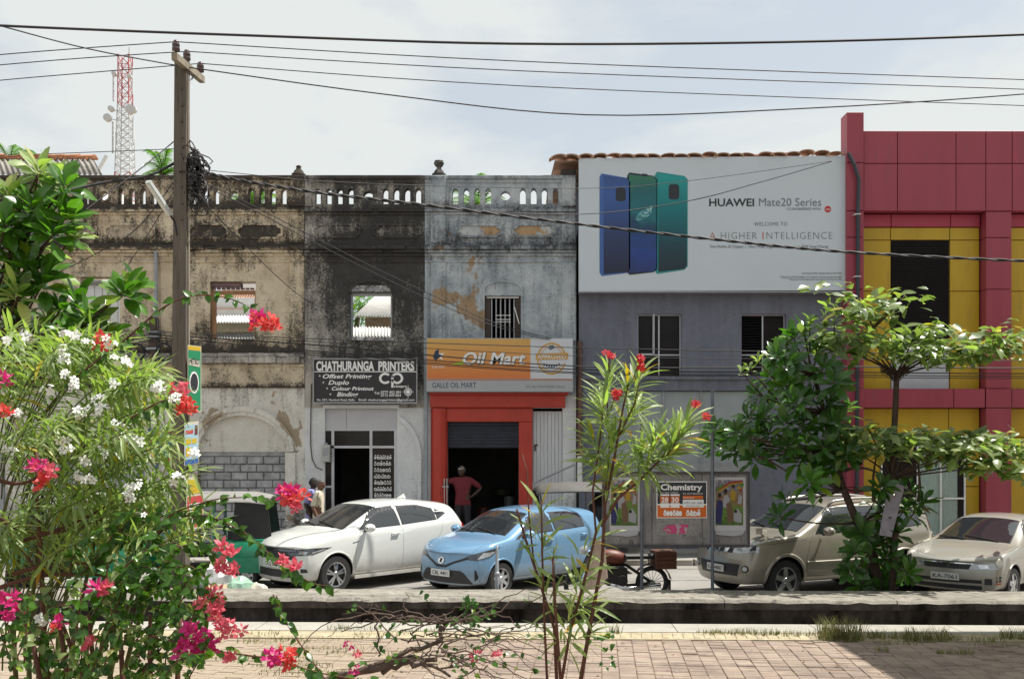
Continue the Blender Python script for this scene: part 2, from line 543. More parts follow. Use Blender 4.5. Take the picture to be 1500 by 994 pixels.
BLUE = stained('blue_grey_limewash', (.30, .345, .39), (.54, .58, .60), (.03, .03, .034), (.34, .245, .155),
               pz([(257, .56), (268, .44), (285, .40), (304, .60), (314, .48), (330, .50), (352, .60), (362, .70), (372, .50), (400, .42), (500, .45), (560, .45)]),
               seed=11.4, peel_thr=.60, streak=.5, grit=.62, pscale=.75, soft=.14)
PSTAIN[BEIGE.name] = stained('mouldy_panel_plaster', (.42, .35, .26), (.64, .56, .44), (.014, .013, .013), (.42, .37, .30), [(0, .6), (9, .6)], xramp=(fx(80), fx(430), [(0, .46), (.2, .4), (.42, .42), (.55, .6), (.8, .64), (1, .66)]), seed=2.7, peel_thr=.66, grit=.6, soft=.12, mscale=3.5)
PSTAIN[BLUE.name] = stained('flaked_panel_plaster', (.34, .37, .40), (.56, .58, .58), (.03, .03, .032), (.42, .29, .17), [(0, .44), (9, .44)], seed=5.1, peel_thr=.52, grit=.6, soft=.12, pscale=1.3)
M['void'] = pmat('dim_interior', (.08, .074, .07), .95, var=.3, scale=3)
M['slabroof'] = pmat('old_flat_roof', (.2, .19, .175), .95, var=.3, scale=2)
M['grey_metal'] = pmat('grey_metal', (.33, .34, .36), .5, .5, var=.15, scale=5)
M['pipe_grey'] = pmat('grey_plastic_pipe', (.27, .30, .33), .5, var=.15, scale=5)
M['pipe_brown'] = pmat('rusty_pipe', (.12, .06, .045), .6, var=.3, scale=9)
M['white_paint'] = pmat('white_paint', (.74, .74, .73), .5, var=.06, scale=5)
M['wood_brown'] = pmat('brown_window_wood', (.27, .14, .065), .7, var=.3, scale=12, stretch=(1, 1, .2))
M['wood_dark'] = pmat('dark_window_wood', (.06, .04, .032), .7, var=.3, scale=12, stretch=(1, 1, .2))
M['red_gloss'] = pmat('red_enamel', (.42, .035, .018), .45, var=.12, scale=3, bump=.15, bscale=12, dirt=((.25, .03, .02), .62, .6))
M['block'] = pmat('grey_concrete_block', (.36, .36, .37), .95, var=.3, scale=4, bump=.8, bscale=40, spec=.1, dirt=((.14, .14, .15), .55, .7))
M['mortar'] = pmat('mortar', (.21, .205, .20), .95, var=.25, scale=6, bump=.5)
M['tin'] = pmat('corrugated_sheet_pale', (.55, .54, .51), .6, .0, var=.15, scale=2.0, dirt=((.3, .26, .22), .56, .6))
M['asbestos'] = pmat('corrugated_sheet_grey', (.27, .255, .23), .9, var=.25, scale=2.2, dirt=((.10, .095, .085), .52, .8))
M['clay'] = pmat('clay_tile', (.42, .19, .10), .85, var=.35, scale=5, dirt=((.22, .16, .12), .55, .8))
M['clay_pale'] = pmat('clay_tile_pale', (.52, .33, .23), .85, var=.3, scale=4, dirt=((.25, .19, .15), .55, .8))

def lancet(cx, ytop=275.5, ybot=299, hw=4.3):
    x, zb, zt = fx(cx), fz(ybot), fz(ytop)
    h = hw / FS
    return [(x - h, zb), (x + h, zb)] + arc(x, zt - h * 1.6, h, h * 1.6, 0, 180, 6)
def oval(cx, cy=286.5, r=7.2, flat=False):
    return arc(fx(cx), fz(cy), r / FS, r / FS * (.95), 0, 345, 23)
def moulding(root, x0, x1, steps, mat, name='cornice'):
    """steps: (y top, y bottom, how far it stands out)"""
    m = MB()
    rj = random.Random(int(x0 * 7 + steps[0][0]))
    for yt, yb, pr in steps:      # worn edge: short lengths, some chipped back
        a = fx(x0)
        while a < fx(x1) - 1e-6:
            b = min(fx(x1), a + rj.uniform(.12, .42)); b = fx(x1) if fx(x1) - b < .06 else b
            q = pr * (1 + rj.uniform(-.10, .04)) * (rj.uniform(.35, .7) if rj.random() < .07 else 1)
            m.bbox(a, b, FY - q, FY + .05, fz(yb), fz(yt) - rj.uniform(0, .012), min(.014, q * .3)); a = b
    return m.obj(name, mat, root)
def frieze_panel(root, x0, x1, y0, y1, mat):
    X0, X1, Z0, Z1 = fx(x0), fx(x1), fz(y1), fz(y0)
    c = .10
    def octo(i):
        a, b, p, q, k = X0 + i, X1 - i, Z0 + i, Z1 - i, c
        return [(a + k, p), (b - k, p), (b - k, p + k * .45), (b, p + k * .9), (b, q - k * .9), (b - k, q - k * .45), (b - k, q), (a + k, q), (a + k, q - k * .45), (a, q - k * .9), (a, p + k * .9), (a + k, p + k * .45)]
    m = MB(); m.plate(octo(0), [octo(.05)], FY - .035, FY + .02)
    q = MB(); q.plate(octo(.051), [], FY - .006, FY + .01); q.obj('panel_face', PSTAIN.get(mat.name, mat), root)
    return m.obj('panel_moulding', mat, root)
def finial(root, cx, cy, mat, s=1.0, urn=True):
    p = [(.17, 0), (.17, .06), (.13, .08), (.11, .13), (.07, .17), (.05, .21)]
    p += [(.09, .25), (.12, .30), (.12, .33), (.10, .345), (.11, .37), (.03, .38)] if urn else [(.07, .24), (.03, .27)]
    m = MB(); m.lathe([(a * s, b * s) for a, b in p], fx(cx), FY + .12, fz(cy), 14)
    o = m.obj('finial', mat, root, True); return o
def quoins(root, x0, x1, y0, y1, mat, proud=.05):
    m = MB(); m.bbox(fx(x0), fx(x1), FY - proud, FY + .05, fz(y1), fz(y0), .012)
    return m.obj('pilaster', mat, root)
def crown(root, x0, x1, centres, mat, skip=()):
    """frieze wall, cornices, pierced parapet and coping between x0 and x1; one group of openings round each centre"""
    holes = []
    for c in centres:
        for k in (-4, -3, -2, -1, 1, 2, 3, 4):
            xx = c + (k * 16.0 + (9.5 if k > 0 else -9.5) * 1.0)
            if x0 + 6 < xx < x1 - 6: holes.append(lancet(xx))
        if x0 + 8 < c < x1 - 8: holes.append(oval(c))
    m = MB(); m.plate(rect(fx(x0), fx(x1), fz(306), fz(268)), holes, FY + .0, FY + .24)
    m.obj('balustrade', mat, root)
    m = MB(); m.bbox(fx(x0), fx(x1), FY - .07, FY + .31, fz(263), fz(257.5), .015); m.bbox(fx(x0), fx(x1), FY - .03, FY + .27, fz(268), fz(263), .01)
    m.obj('coping', mat, root)
    moulding(root, x0, x1, [(303, 307, .03), (307, 311, .10), (311, 315, .05)], mat)
    m = MB(); m.box(fx(x0), fx(x1), FY, FY + .3, fz(371), fz(306)); m.obj('frieze', mat, root)
    moulding(root, x0, x1, [(357, 361, .05), (361, 366.5, .17), (366.5, 371, .11), (371, 375.5, .06)], mat)
    moulding(root, x0, x1, [(381, 384.5, .035)], mat, 'string_course')
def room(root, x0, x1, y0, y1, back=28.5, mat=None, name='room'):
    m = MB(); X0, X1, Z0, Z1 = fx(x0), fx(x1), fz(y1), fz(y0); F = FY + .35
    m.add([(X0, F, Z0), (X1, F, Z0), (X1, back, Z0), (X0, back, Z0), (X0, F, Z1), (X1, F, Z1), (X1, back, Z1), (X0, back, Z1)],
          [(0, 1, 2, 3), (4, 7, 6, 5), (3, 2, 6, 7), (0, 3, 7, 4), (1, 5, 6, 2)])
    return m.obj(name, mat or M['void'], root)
def outer_shell(root, x0, x1, ytop, back, mat, roof=True, ybot=812):
    """side and back walls and the flat roof"""
    m = MB(); X0, X1, Z0, Z1 = fx(x0), fx(x1), fz(ybot), fz(ytop); F = FY + .36
    m.box(X0 + .01, X0 + .22, F, back, Z0, Z1); m.box(X1 - .22, X1 - .01, F, back, Z0, Z1); m.box(X0 + .22, X1 - .22, back - .2, back - .002, Z0, Z1)
    o = m.obj('rear_wall', mat, root)
    if roof:
        m = MB(); m.box(X0 + .22, X1 - .22, F, back - .2, Z1 - .2, Z1 - .02); m.obj('flat_roof', M['slabroof'], root)
    return o
GZ = fz(812)

# ---------------------------------------------------------------- beige building, left
b1 = thing('colonial_building', 'beige mould-streaked two-storey colonial building with walled-up arch behind the utility pole', 'building', (fx(150), FY, 0))
X0 = -420
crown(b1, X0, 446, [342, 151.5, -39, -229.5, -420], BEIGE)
for a, b in ((236, 256), (424, 446), (46, 66), (-145, -125), (-335, -315)):
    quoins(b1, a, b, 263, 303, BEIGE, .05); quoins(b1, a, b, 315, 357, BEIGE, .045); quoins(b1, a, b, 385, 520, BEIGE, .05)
finial(b1, 436, 257, BEIGE, 1.0, False)
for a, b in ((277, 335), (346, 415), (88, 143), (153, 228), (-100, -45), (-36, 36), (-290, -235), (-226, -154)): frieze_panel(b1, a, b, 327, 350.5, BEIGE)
win1 = rect(fx(118), fx(176), fz(487), fz(406)); win2 = rect(fx(307.5), fx(374.5), fz(496), fz(412))
win0 = rect(fx(-70), fx(-12), fz(492), fz(410))
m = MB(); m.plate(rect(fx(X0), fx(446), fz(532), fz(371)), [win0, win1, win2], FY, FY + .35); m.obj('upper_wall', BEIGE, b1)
moulding(b1, X0, 446, [(517, 523, .10), (523, 532, .16)], DARK, 'ledge')
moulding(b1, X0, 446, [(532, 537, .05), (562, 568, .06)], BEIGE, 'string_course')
m = MB(); m.bbox(fx(110), fx(182), FY - .06, FY + .1, fz(406), fz(401), .01); m.obj('lintel', BEIGE, b1)
w = MB(); w.box(fx(308), fx(314), FY + .10, FY + .2, fz(496), fz(424)); w.box(fx(314), fx(374.5), FY + .10, FY + .2, fz(430), fz(424.5)); w.box(fx(371.5), fx(374.5), FY + .1, FY + .2, fz(496), fz(430))
w.obj('window_frame', M['wood_brown'], b1)
w = MB()
for k in range(9): w.box(fx(309 + k * 7), fx(314 + k * 7), FY + .09, FY + .16, fz(423), fz(420.5))
w.box(fx(308), fx(352), FY + .05, FY + .25, fz(419), fz(413.5)); w.obj('window_vent', pmat('faded_purple_wood', (.16, .10, .10), .8, var=.3), b1)
# ground floor with two arches
def arch_hole(c, hwid, rise, yspring, ybot): return [(fx(c) + hwid / FS, fz(ybot))] + [(fx(c) + hwid / FS * math.cos(R(t)), fz(yspring) + rise / FS * math.sin(R(t))) for t in range(0, 181, 12)] + [(fx(c) - hwid / FS, fz(ybot))]
ARCH = [354.5, 150, -54, -258]
m = MB(); m.plate(rect(fx(X0), fx(447), GZ, fz(532)), [list(reversed(arch_hole(c, 64, 53, 661, 811))) for c in ARCH], FY, FY + .35)
m.obj('lower_wall', BEIGE_LOW, b1)
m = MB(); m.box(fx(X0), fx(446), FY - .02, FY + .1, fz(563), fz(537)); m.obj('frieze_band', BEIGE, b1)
for c in ARCH:
    for r0, r1, pr in ((64, 70, .05), (70, 77, .09)):
        m = MB()
        ring = [(fx(c) + r1 / FS * math.cos(R(t)), fz(661) + (r1 - 11) / FS * math.sin(R(t))) for t in range(0, 181, 9)]
        inn = [(fx(c) + r0 / FS * math.cos(R(t)), fz(661) + (r0 - 11) / FS * math.sin(R(t))) for t in range(180, -1, -9)]
        m.plate(ring + inn, [], FY - pr, FY + .05); m.obj('arch_moulding', BEIGE_LOW, b1)
    quoins(b1, c - 79, c - 64, 662, 811, BEIGE_LOW, .07); quoins(b1, c + 64, c + 79, 662, 811, BEIGE_LOW, .07)
c = ARCH[0]
m = MB(); m.plate([(fx(c) - 64 / FS, fz(661.5)), (fx(c) + 64 / FS, fz(661.5))] + [(fx(c) + 64 / FS * math.cos(R(t)), fz(661) + 53 / FS * math.sin(R(t))) for t in range(6, 175, 8)], [], FY + .10, FY + .2)
m.obj('tympanum', BEIGE_LOW, b1)
infill = MB(); infill.box(fx(c - 64), fx(c + 64), FY + .15, FY + .3, GZ, fz(661.5)); infill = infill.obj('block_wall', M['mortar'], b1)
bh = 11.6; bw = 24.0
rnd = random.Random(2)
bm_full = {}
def block_mesh(w):
    k = round(w, 1)
    if k not in bm_full:
        q = MB(); q.bbox(-w / 2 / FS, w / 2 / FS, -.045, .03, -bh / 2 / FS + .011, bh / 2 / FS - .011, .014); bm_full[k] = q.mesh('concrete_block', M['block'])
    return bm_full[k]
row = 0; y = 661.5 + 8
m = MB(); m.box(fx(c - 63.8), fx(c + 63.8), FY + .12, FY + .16, fz(667.5), fz(661.6)); m.obj('block_course', M['block'], infill)
y = 668
while y + bh < 815:
    xx = c - 63.5 - (bw / 2 if row % 2 else 0) - rnd.uniform(0, 3)
    while xx < c + 62:
        a, b = max(xx + .7, c - 63.5), min(xx + bw - .7, c + 63.5)
        if b - a > 6:
            o = bpy.data.objects.new('concrete_block', block_mesh(b - a)); COL.objects.link(o)
            o.parent = infill
            o.location = (fx((a + b) / 2), FY + .15 + rnd.uniform(-.012, .012), fz(y + bh / 2))
            o.rotation_euler = (0, rnd.uniform(-.01, .01), rnd.uniform(-.01, .01))
        xx += bw
    y += bh; row += 1
for c in ARCH[1:]:
    m = MB(); m.plate([(fx(c) - 64 / FS, fz(661.5)), (fx(c) + 64 / FS, fz(661.5))] + [(fx(c) + 64 / FS * math.cos(R(t)), fz(661) + 53 / FS * math.sin(R(t))) for t in range(6, 175, 8)], [], FY + .12, FY + .2); m.obj('tympanum', BEIGE_LOW, b1)
    d = MB()
    for k in range(16): d.bbox(fx(c - 64 + k * 8 + .3), fx(c - 64 + k * 8 + 7.7), FY + .14, FY + .2, GZ, fz(661.6), .02)
    d.obj('sheet_door', pmat('grey_door_sheet', (.36, .37, .39), .6, .2, var=.15, scale=3), b1)
outer_shell(b1, X0, 446, 560, 29, BEIGE_LOW)
# drainpipe, bracket with coils of cable
p = MB(); p.tube([(fx(230.5), FY - .10, fz(369)), (fx(230.5), FY - .10, fz(520))], .043, 10); p.obj('drainpipe', M['pipe_grey'], b1)
p = MB(); p.box(fx(223), fx(233), FY - .2, FY - .03, fz(560), fz(466)); p.obj('cable_duct', M['wood_dark'], b1)
p = MB()
for yy in (487, 494, 511): p.box(fx(219), fx(236), FY - .24, FY - .05, fz(yy + 2), fz(yy - 1))
p.obj('pipe_clip', M['pipe_grey'], b1)

# ---------------------------------------------------------------- black-stained building, middle
b2 = thing('narrow_shop_building', 'narrow two-storey building black with mould above a whitewashed print shop front', 'building', (fx(535), FY, 0))
crown(b2, 446.4, 622, [539], DARK)
quoins(b2, 446.6, 457, 263, 303, DARK, .04)
for a, b in ((457, 529), (545, 617)): frieze_panel(b2, a, b, 327.5, 349, DARK)
wb = [(fx(513), fz(494.5)), (fx(574.5), fz(494.5)), (fx(574.5), fz(428)), (fx(513), fz(428))]
m = MB(); m.plate(rect(fx(446.4), fx(622), fz(597), fz(371)), [wb], FY, FY + .35); m.obj('upper_wall', DARK, b2)
m = MB(); ring = arc(fx(543.7), fz(428), 33 / FS, 19 / FS, 0, 180, 14); m.plate(ring + list(reversed(arc(fx(543.7), fz(428), 29 / FS, 15 / FS, 0, 180, 14))), [], FY - .04, FY + .02); m.obj('window_arch', DARK, b2)
m = MB(); m.bbox(fx(515), fx(573), FY - .015, FY + .2, fz(427.5), fz(418), .01); m.bbox(fx(509), fx(577), FY - .07, FY + .2, fz(499), fz(494.6), .01); m.obj('window_sill', WHITE_LOW, b2)
w = MB(); w.box(fx(513), fx(515.5), FY + .1, FY + .2, fz(494.5), fz(428)); w.box(fx(571.5), fx(574.5), FY + .1, FY + .2, fz(494.5), fz(428)); w.box(fx(515.5), fx(571.5), FY + .1, FY + .2, fz(432), fz(428)); w.obj('window_frame', M['grey_metal'], b2)
op = rect(fx(476), fx(582), GZ, fz(597))
m = MB(); m.plate(rect(fx(447), fx(622), GZ, fz(597)), [[(fx(476), GZ + .001), (fx(582), GZ + .001), (fx(582), fz(598)), (fx(476), fz(598))]], FY - .01, FY + .35); m.obj('lower_wall', WHITE_LOW, b2)
m = MB(); ring = arc(fx(566), fz(672), 52 / FS, 68 / FS, 0, 68, 12); m.plate(ring + list(reversed(arc(fx(566), fz(672), 46 / FS, 62 / FS, 0, 68, 12))), [], FY - .07, FY + .02)
m.bbox(fx(612), fx(618), FY - .07, FY + .02, fz(800), fz(672), .01); m.obj('arch_moulding', WHITE_LOW, b2)
m = MB(); m.bbox(fx(474), fx(585), FY - .09, FY + .05, fz(598), fz(592.5), .012); m.obj('lintel', WHITE_LOW, b2)
m = MB(); m.box(fx(476), fx(506.5), FY + .06, FY + .10, fz(628), fz(598)); m.box(fx(507), fx(582), FY + .06, FY + .10, fz(628), fz(598)); m.obj('fascia_sheet', pmat('grey_sheet', (.50, .50, .53), .6, var=.06, scale=3), b2)
AL = pmat('aluminium_frame', (.52, .53, .56), .42, .6, var=.08)
w = MB()
for a, b, t, q in ((476, 582, 628, 630.5), (485, 577, 652.5, 656)): w.box(fx(a), fx(b), FY + .05, FY + .11, fz(q), fz(t))
for a, b, t, q in ((485, 489, 630.5, 806), (541, 545, 630.5, 652.5), (541, 545, 656, 806), (577, 582, 630.5, 806), (476, 485, 711, 714)): w.box(fx(a), fx(b), FY + .05, FY + .11, fz(q), fz(t))
w.obj('shop_frame', AL, b2)
GLASSD = pmat('dark_shop_glass', (.03, .026, .024), .12, var=.3, scale=1.2, spec=.22)
for a, b, t, q in ((489, 541, 630.5, 652.5), (545, 577, 630.5, 652.5), (545, 577, 656, 806), (476, 485, 630.5, 711), (476, 485, 714, 806)):
    m = MB(); m.box(fx(a), fx(b), FY + .075, FY + .085, fz(q), fz(t)); m.obj('pane', GLASSD, b2)
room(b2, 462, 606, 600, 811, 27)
outer_shell(b2, 446.4, 622, 560, 29, WHITE_LOW)
WHITE_PRINT = pmat('white_print', (.80, .80, .80), .6, var=0)
def sinhala(parent, x, z, y, h, n, mat, seed, w=None, name='lettering', bold=.12, gap_at=()):
    """rounded script of curls and loops, n letters of height h starting at x"""
    rr = random.Random(seed); m = MB(); cx = x; adv = (w / n) if w else h * 1.0; t = h * bold; lv = [0.0]
    def stroke(pts, ox, k):
        V = [Vector((ox + a * k, 0, z + b * h)) for a, b in pts]
        for p, q in zip(V, V[1:]):
            d = (q - p);
            if d.length < 1e-6: continue
            nn = Vector((-d.z, 0, d.x)).normalized() * t / 2; e = d.normalized() * t * .35
            lv[0] += 6e-5; m.add([(v.x, y - lv[0], v.z) for v in (p - nn - e, q - nn + e, q + nn + e, p + nn - e)], [(0, 1, 2, 3)])
    def A(cx_, cz_, rx, rz, a0, a1, k=9): return [(cx_ + rx * math.cos(R(a0 + (a1 - a0) * i / k)), cz_ + rz * math.sin(R(a0 + (a1 - a0) * i / k))) for i in range(k + 1)]
    G = [  # ha, ra, sa, na, la, va, ta ... as strokes in a unit box
        [A(.28, .3, .24, .3, 60, 330) + A(.66, .3, .26, .3, 200, 470), A(.3, .62, .16, .18, -60, 200)],
        [A(.45, .32, .36, .32, 140, 420), A(.45, .78, .2, .2, -40, 220)],
        [A(.25, .28, .2, .28, 90, 400) + A(.68, .36, .24, .36, 190, 450), A(.45, .78, .14, .14, 0, 330)],
        [A(.3, .34, .22, .3, 30, 330) + A(.7, .38, .22, .38, 230, 500), [(.08, .66), (.5, .72)]],
        [A(.42, .4, .38, .4, 100, 420), A(.4, .42, .16, .18, 0, 300)],
        [A(.5, .36, .4, .36, 0, 330), A(.62, .4, .16, .2, 30, 330), A(.6, .95, .2, .16, 0, 180)],
        [A(.25, .3, .22, .3, 0, 300) + A(.72, .34, .24, .34, 180, 420), A(.74, .86, .16, .14, -30, 210)],
    ]
    for i in range(n):
        if i in gap_at: cx += adv * .55
        for st in rr.choice(G): stroke(st, cx, adv * .92)
        cx += adv
    return m.obj(name, mat, parent)
for k, (n, gp) in enumerate(((7, (5,)), (6, ()), (6, (3,)), (5, ()), (7, (5,)), (7, (4,)), (7, (4,)))):
    sinhala(b2, fx(547.5), fz(672 + k * 9.3), FY + .066, 5.6 / FS, n, WHITE_PRINT, 20 + k, w=(21 + n * .7) / FS)
m = MB(); m.bbox(fx(473), fx(484.5), FY - .17, FY - .01, fz(676), fz(651), .015); mb_ = m.obj('meter_box', pmat('grey_meter_box', (.42, .42, .41), .6, var=.12), b2)
m = MB(); m.box(fx(475), fx(482.5), FY - .176, FY - .171, fz(667), fz(656)); m.box(fx(476), fx(481), FY - .12, FY - .04, fz(650.9), fz(648)); m.obj('meter_window', M['grey_metal'], mb_)
m = MB(); m.tube([(fx(457), FY - .04, fz(562)), (fx(456), FY - .04, fz(600)), (fx(455.5), FY - .04, fz(650)), (fx(458), FY - .05, fz(672)), (fx(464), FY - .06, fz(684)), (fx(474), FY - .08, fz(688))], .013, 6); m.obj('meter_cable', M['wood_dark'], b2)
p = MB(); p.tube([(fx(624.5), FY - .12, fz(430)), (fx(624.5), FY - .12, fz(805))], .052, 10); p.obj('drainpipe', M['pipe_grey'], b2)

# ---------------------------------------------------------------- blue-grey building with the oil shop
b3 = thing('blue_shop_building', 'blue-grey peeling two-storey colonial building above a red-framed oil shop', 'building', (fx(735), FY, 0))
crown(b3, 622.4, 844, [740.5], BLUE)
for a, b in ((631, 653), (823, 843)):
    quoins(b3, a, b, 258.5, 303, BLUE, .09); quoins(b3, a, b, 315, 357, BLUE, .05); quoins(b3, a, b, 385, 500, BLUE, .06)
finial(b3, 642.5, 257, DARK, 1.0, True); 
m = MB(); m.bbox(fx(822), fx(843), FY - .06, FY + .34, fz(257.5), fz(249), .02); m.obj('pier_cap', DARK, b3)
for a, b in ((667, 736), (750, 816)): frieze_panel(b3, a, b, 328, 348, BLUE)
ar = [(fx(710), fz(496.5)), (fx(763), fz(496.5)), (fx(763), fz(433)), (fx(710), fz(433))]
m = MB(); m.plate(rect(fx(622.4), fx(844), fz(578), fz(371)), [ar], FY, FY + .35); m.obj('upper_wall', BLUE, b3)
m = MB(); ring = arc(fx(736.5), fz(424), 29 / FS, 13 / FS, 0, 180, 14); m.plate(ring + list(reversed(arc(fx(736.5), fz(424), 26.5 / FS, 11 / FS, 0, 180, 14))), [], FY - .035, FY + .02)
m.box(fx(707.5), fx(710), FY - .03, FY + .02, fz(496), fz(424)); m.box(fx(763), fx(765.5), FY - .03, FY + .02, fz(496), fz(424)); m.obj('window_arch', BLUE, b3)
w = MB(); w.box(fx(710), fx(718), FY + .06, FY + .16, fz(496.5), fz(433)); w.box(fx(755), fx(763), FY + .06, FY + .16, fz(496.5), fz(433)); w.box(fx(718), fx(755), FY + .06, FY + .16, fz(436.5), fz(433))
w.obj('window_frame', M['wood_dark'], b3)
for k in range(6):
    w = MB(); w.box(fx(719.2 + k * 6.6), fx(721 + k * 6.6), FY + .09, FY + .12, fz(496.5), fz(436.5)); w.obj('window_bar', M['grey_metal'], b3)
w = MB()
for yy in (460.5, 466.5, 470):
    w = MB(); w.box(fx(726), fx(748), FY + .085, FY + .089, fz(yy + 1), fz(yy)); w.obj('window_rail', M['white_paint'], b3)
w = MB(); w.box(fx(713), fx(760), FY + .04, FY + .055, fz(436), fz(434.3)); w.obj('window_batten', M['white_paint'], b3)
w = MB(); w.obox(Matrix.Translation((fx(757), FY + .03, fz(461.5))) @ Matrix.Rotation(R(-16), 4, 'Y'), .022, .02, .42); w.obj('loose_batten', M['white_paint'], b3)
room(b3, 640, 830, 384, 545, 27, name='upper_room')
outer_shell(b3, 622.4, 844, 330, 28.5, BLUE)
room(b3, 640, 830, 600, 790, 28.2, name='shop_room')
# red portal
m = MB(); m.plate(rect(fx(622.4), fx(844), GZ, fz(578)), [[(fx(655), GZ + .001), (fx(760), GZ + .001), (fx(760), fz(617)), (fx(655), fz(617))], [(fx(780.5), fz(795)), (fx(824), fz(795)), (fx(824), fz(597.5)), (fx(780.5), fz(597.5))]], FY + .03, FY + .35); m.obj('lower_wall', WHITE_LOW, b3)
m = MB(); m.bbox(fx(631), fx(827.5), FY - .16, FY + .029, fz(597), fz(579), .015); m.obj('red_beam', M['red_gloss'], b3)
m = MB(); m.bbox(fx(630), fx(832), FY - .22, FY + .02, fz(579), fz(575), .01); m.obj('red_ledge', M['red_gloss'], b3)
m = MB(); m.bbox(fx(654), fx(780), FY - .06, FY + .029, fz(617.5), fz(597.2), .012); m.bbox(fx(760), fx(780), FY - .061, FY + .029, GZ, fz(617.7), .012); m.obj('door_surround', M['red_gloss'], b3)
m = MB(); m.lathe([(.2, 0), (.2, fz(598) - GZ)], fx(643.5), FY - .0, GZ, 20); o = m.obj('red_column', M['red_gloss'], b3); smooth_by_angle(o)
SHUT = pmat('blue_grey_shutter', (.052, .058, .075), .5, .4, var=.15, scale=4)
for k in range(8):
    m = MB(); z0, z1 = fz(617.6 + (k + 1) * 4.75), fz(617.6 + k * 4.75); zm = (z0 + z1) / 2; a, b = fx(655.2), fx(759.8)
    m.add([(a, FY + .1, z0), (b, FY + .1, z0), (b, FY + .07, zm), (a, FY + .07, zm), (b, FY + .1, z1), (a, FY + .1, z1), (a, FY + .12, z1), (b, FY + .12, z1), (b, FY + .12, z0), (a, FY + .12, z0)],
          [(0, 1, 2, 3), (3, 2, 4, 5), (5, 4, 7, 6), (9, 8, 1, 0)]); m.obj('shutter_slat', SHUT, b3)
PL = pmat('white_door_board', (.55, .56, .58), .65, var=.12, scale=5, stretch=(4, 1, .4), dirt=((.3, .3, .3), .6, .5))
d = MB(); d.box(fx(780.5), fx(824), FY + .1, FY + .14, fz(795), fz(601)); door = d.obj('door', M['wood_dark'], b3)
for k in range(8):
    m = MB(); m.bbox(fx(781.2 + k * 5.32), fx(781.2 + k * 5.32 + 5.0), FY + .065, FY + .1, fz(794), fz(602), .006); m.obj('door_board', PL, door)
m = MB(); m.box(fx(783), fx(788), FY + .04, FY + .064, fz(652.5), fz(650.5)); m.box(fx(783), fx(785), FY + .03, FY + .064, fz(660), fz(652.6)); m.obj('door_bolt', M['wood_dark'], door)
m = MB(); m.bbox(fx(780), fx(843), FY - 1.0, FY + .3, GZ, fz(795), .02); m.bbox(fx(780), fx(843), FY - .6, FY + .3, fz(795), fz(785), .02); m.obj('door_step', M['walk'], b3)
m = MB(); m.tube([(fx(781), FY - .5, fz(706)), (fx(841), FY - .5, fz(679))], .022, 8); m.tube([(fx(841), FY - .5, fz(679)), (fx(841), FY - .5, fz(800))], .022, 8); m.tube([(fx(781), FY - .5, fz(706)), (fx(781), FY - .5, fz(800))], .022, 8); m.obj('handrail', M['grey_metal'], b3)
p = MB(); p.tube([(fx(849), FY - .08, fz(500)), (fx(849), FY - .08, fz(668))], .06, 10); p.obj('drainpipe', M['pipe_brown'], b3)
p = MB(); p.tube([(fx(849), FY - .08, fz(668)), (fx(849), FY - .08, fz(706))], .062, 10); p.obj('drainpipe_end', M['white_paint'], b3)
m = MB(); m.box(fx(655), fx(760), FY - .5, FY + .5, GZ, fz(790)); m.obj('shop_step', M['walk'], b3)
# oil shop goods
for k, (x0, x1, z0, z1, dd, cc) in enumerate(((700, 716, 800, 742, 26.2, (.16, .05, .03)), (718, 736, 800, 746, 26.6, (.05, .07, .12)), (738, 754, 800, 726, 25.8, (.12, .12, .13)), (722, 750, 724, 716, 27.5, (.1, .09, .05)), (664, 690, 800, 728, 27.2, (.08, .06, .05)))):
    P0, P1 = at(x0, z0, dd), at(x1, z1, dd); m = MB(); m.lathe([(abs(P1.x - P0.x) / 2 * q, (P1.z - P0.z) * h) for q, h in ((.96, 0), (1, .02), (1, .33), (1.04, .35), (1, .37), (1, .64), (1.04, .66), (1, .68), (1, .97), (.96, 1))], (P0.x + P1.x) / 2, dd, P0.z, 16)
    o = m.obj('oil_drum', pmat('drum_paint_%d' % k, cc, .5, var=.2), None); smooth_by_angle(o)
    tag(o, ['dark red oil drum', 'navy blue oil drum', 'dark grey oil drum', 'small can on a shelf', 'brown oil drum'][k] + ' in the gloom of the open oil shop', 'drum', 'goods inside the oil shop')
# ---------------------------------------------------------------- grey building that carries the billboard
GREYW = stained('grey_painted_plaster', (.155, .166, .212), (.192, .203, .25), (.075, .076, .09), (.225, .23, .26),
                [(0, .58), (.9, .50), (2.5, .40), (4.0, .48), (4.3, .40), (5.5, .44), (9, .5)], seed=15, peel_thr=.70, bump=.25, grit=.35, soft=.22, streak=.75)
b4 = thing('grey_building', 'plain slate-grey two-storey building with the huge phone billboard on its upper half', 'building', (fx(1040), FY, 0))
gw = [rect(fx(934), fx(998), fz(550), fz(460)), rect(fx(1086), fx(1151), fz(552), fz(460))]
m = MB(); m.plate(rect(fx(848), fx(1240), fz(560), fz(246)), gw, FY - .02, FY + .3); m.obj('upper_wall', GREYW, b4)
m = MB(); m.plate(rect(fx(848), fx(1240), GZ, fz(560)), [[(fx(884), fz(775)), (fx(1100), fz(775)), (fx(1100), fz(572)), (fx(884), fz(572))]], FY - .02, FY + .3); m.obj('lower_wall', GREYW, b4)
moulding(b4, 848, 1240, [(550.5, 556, .10)], GREYW, 'ledge')
GLASSU = pmat('dim_window_glass', (.016, .014, .016), .14, var=.3, scale=1.5, spec=.16)
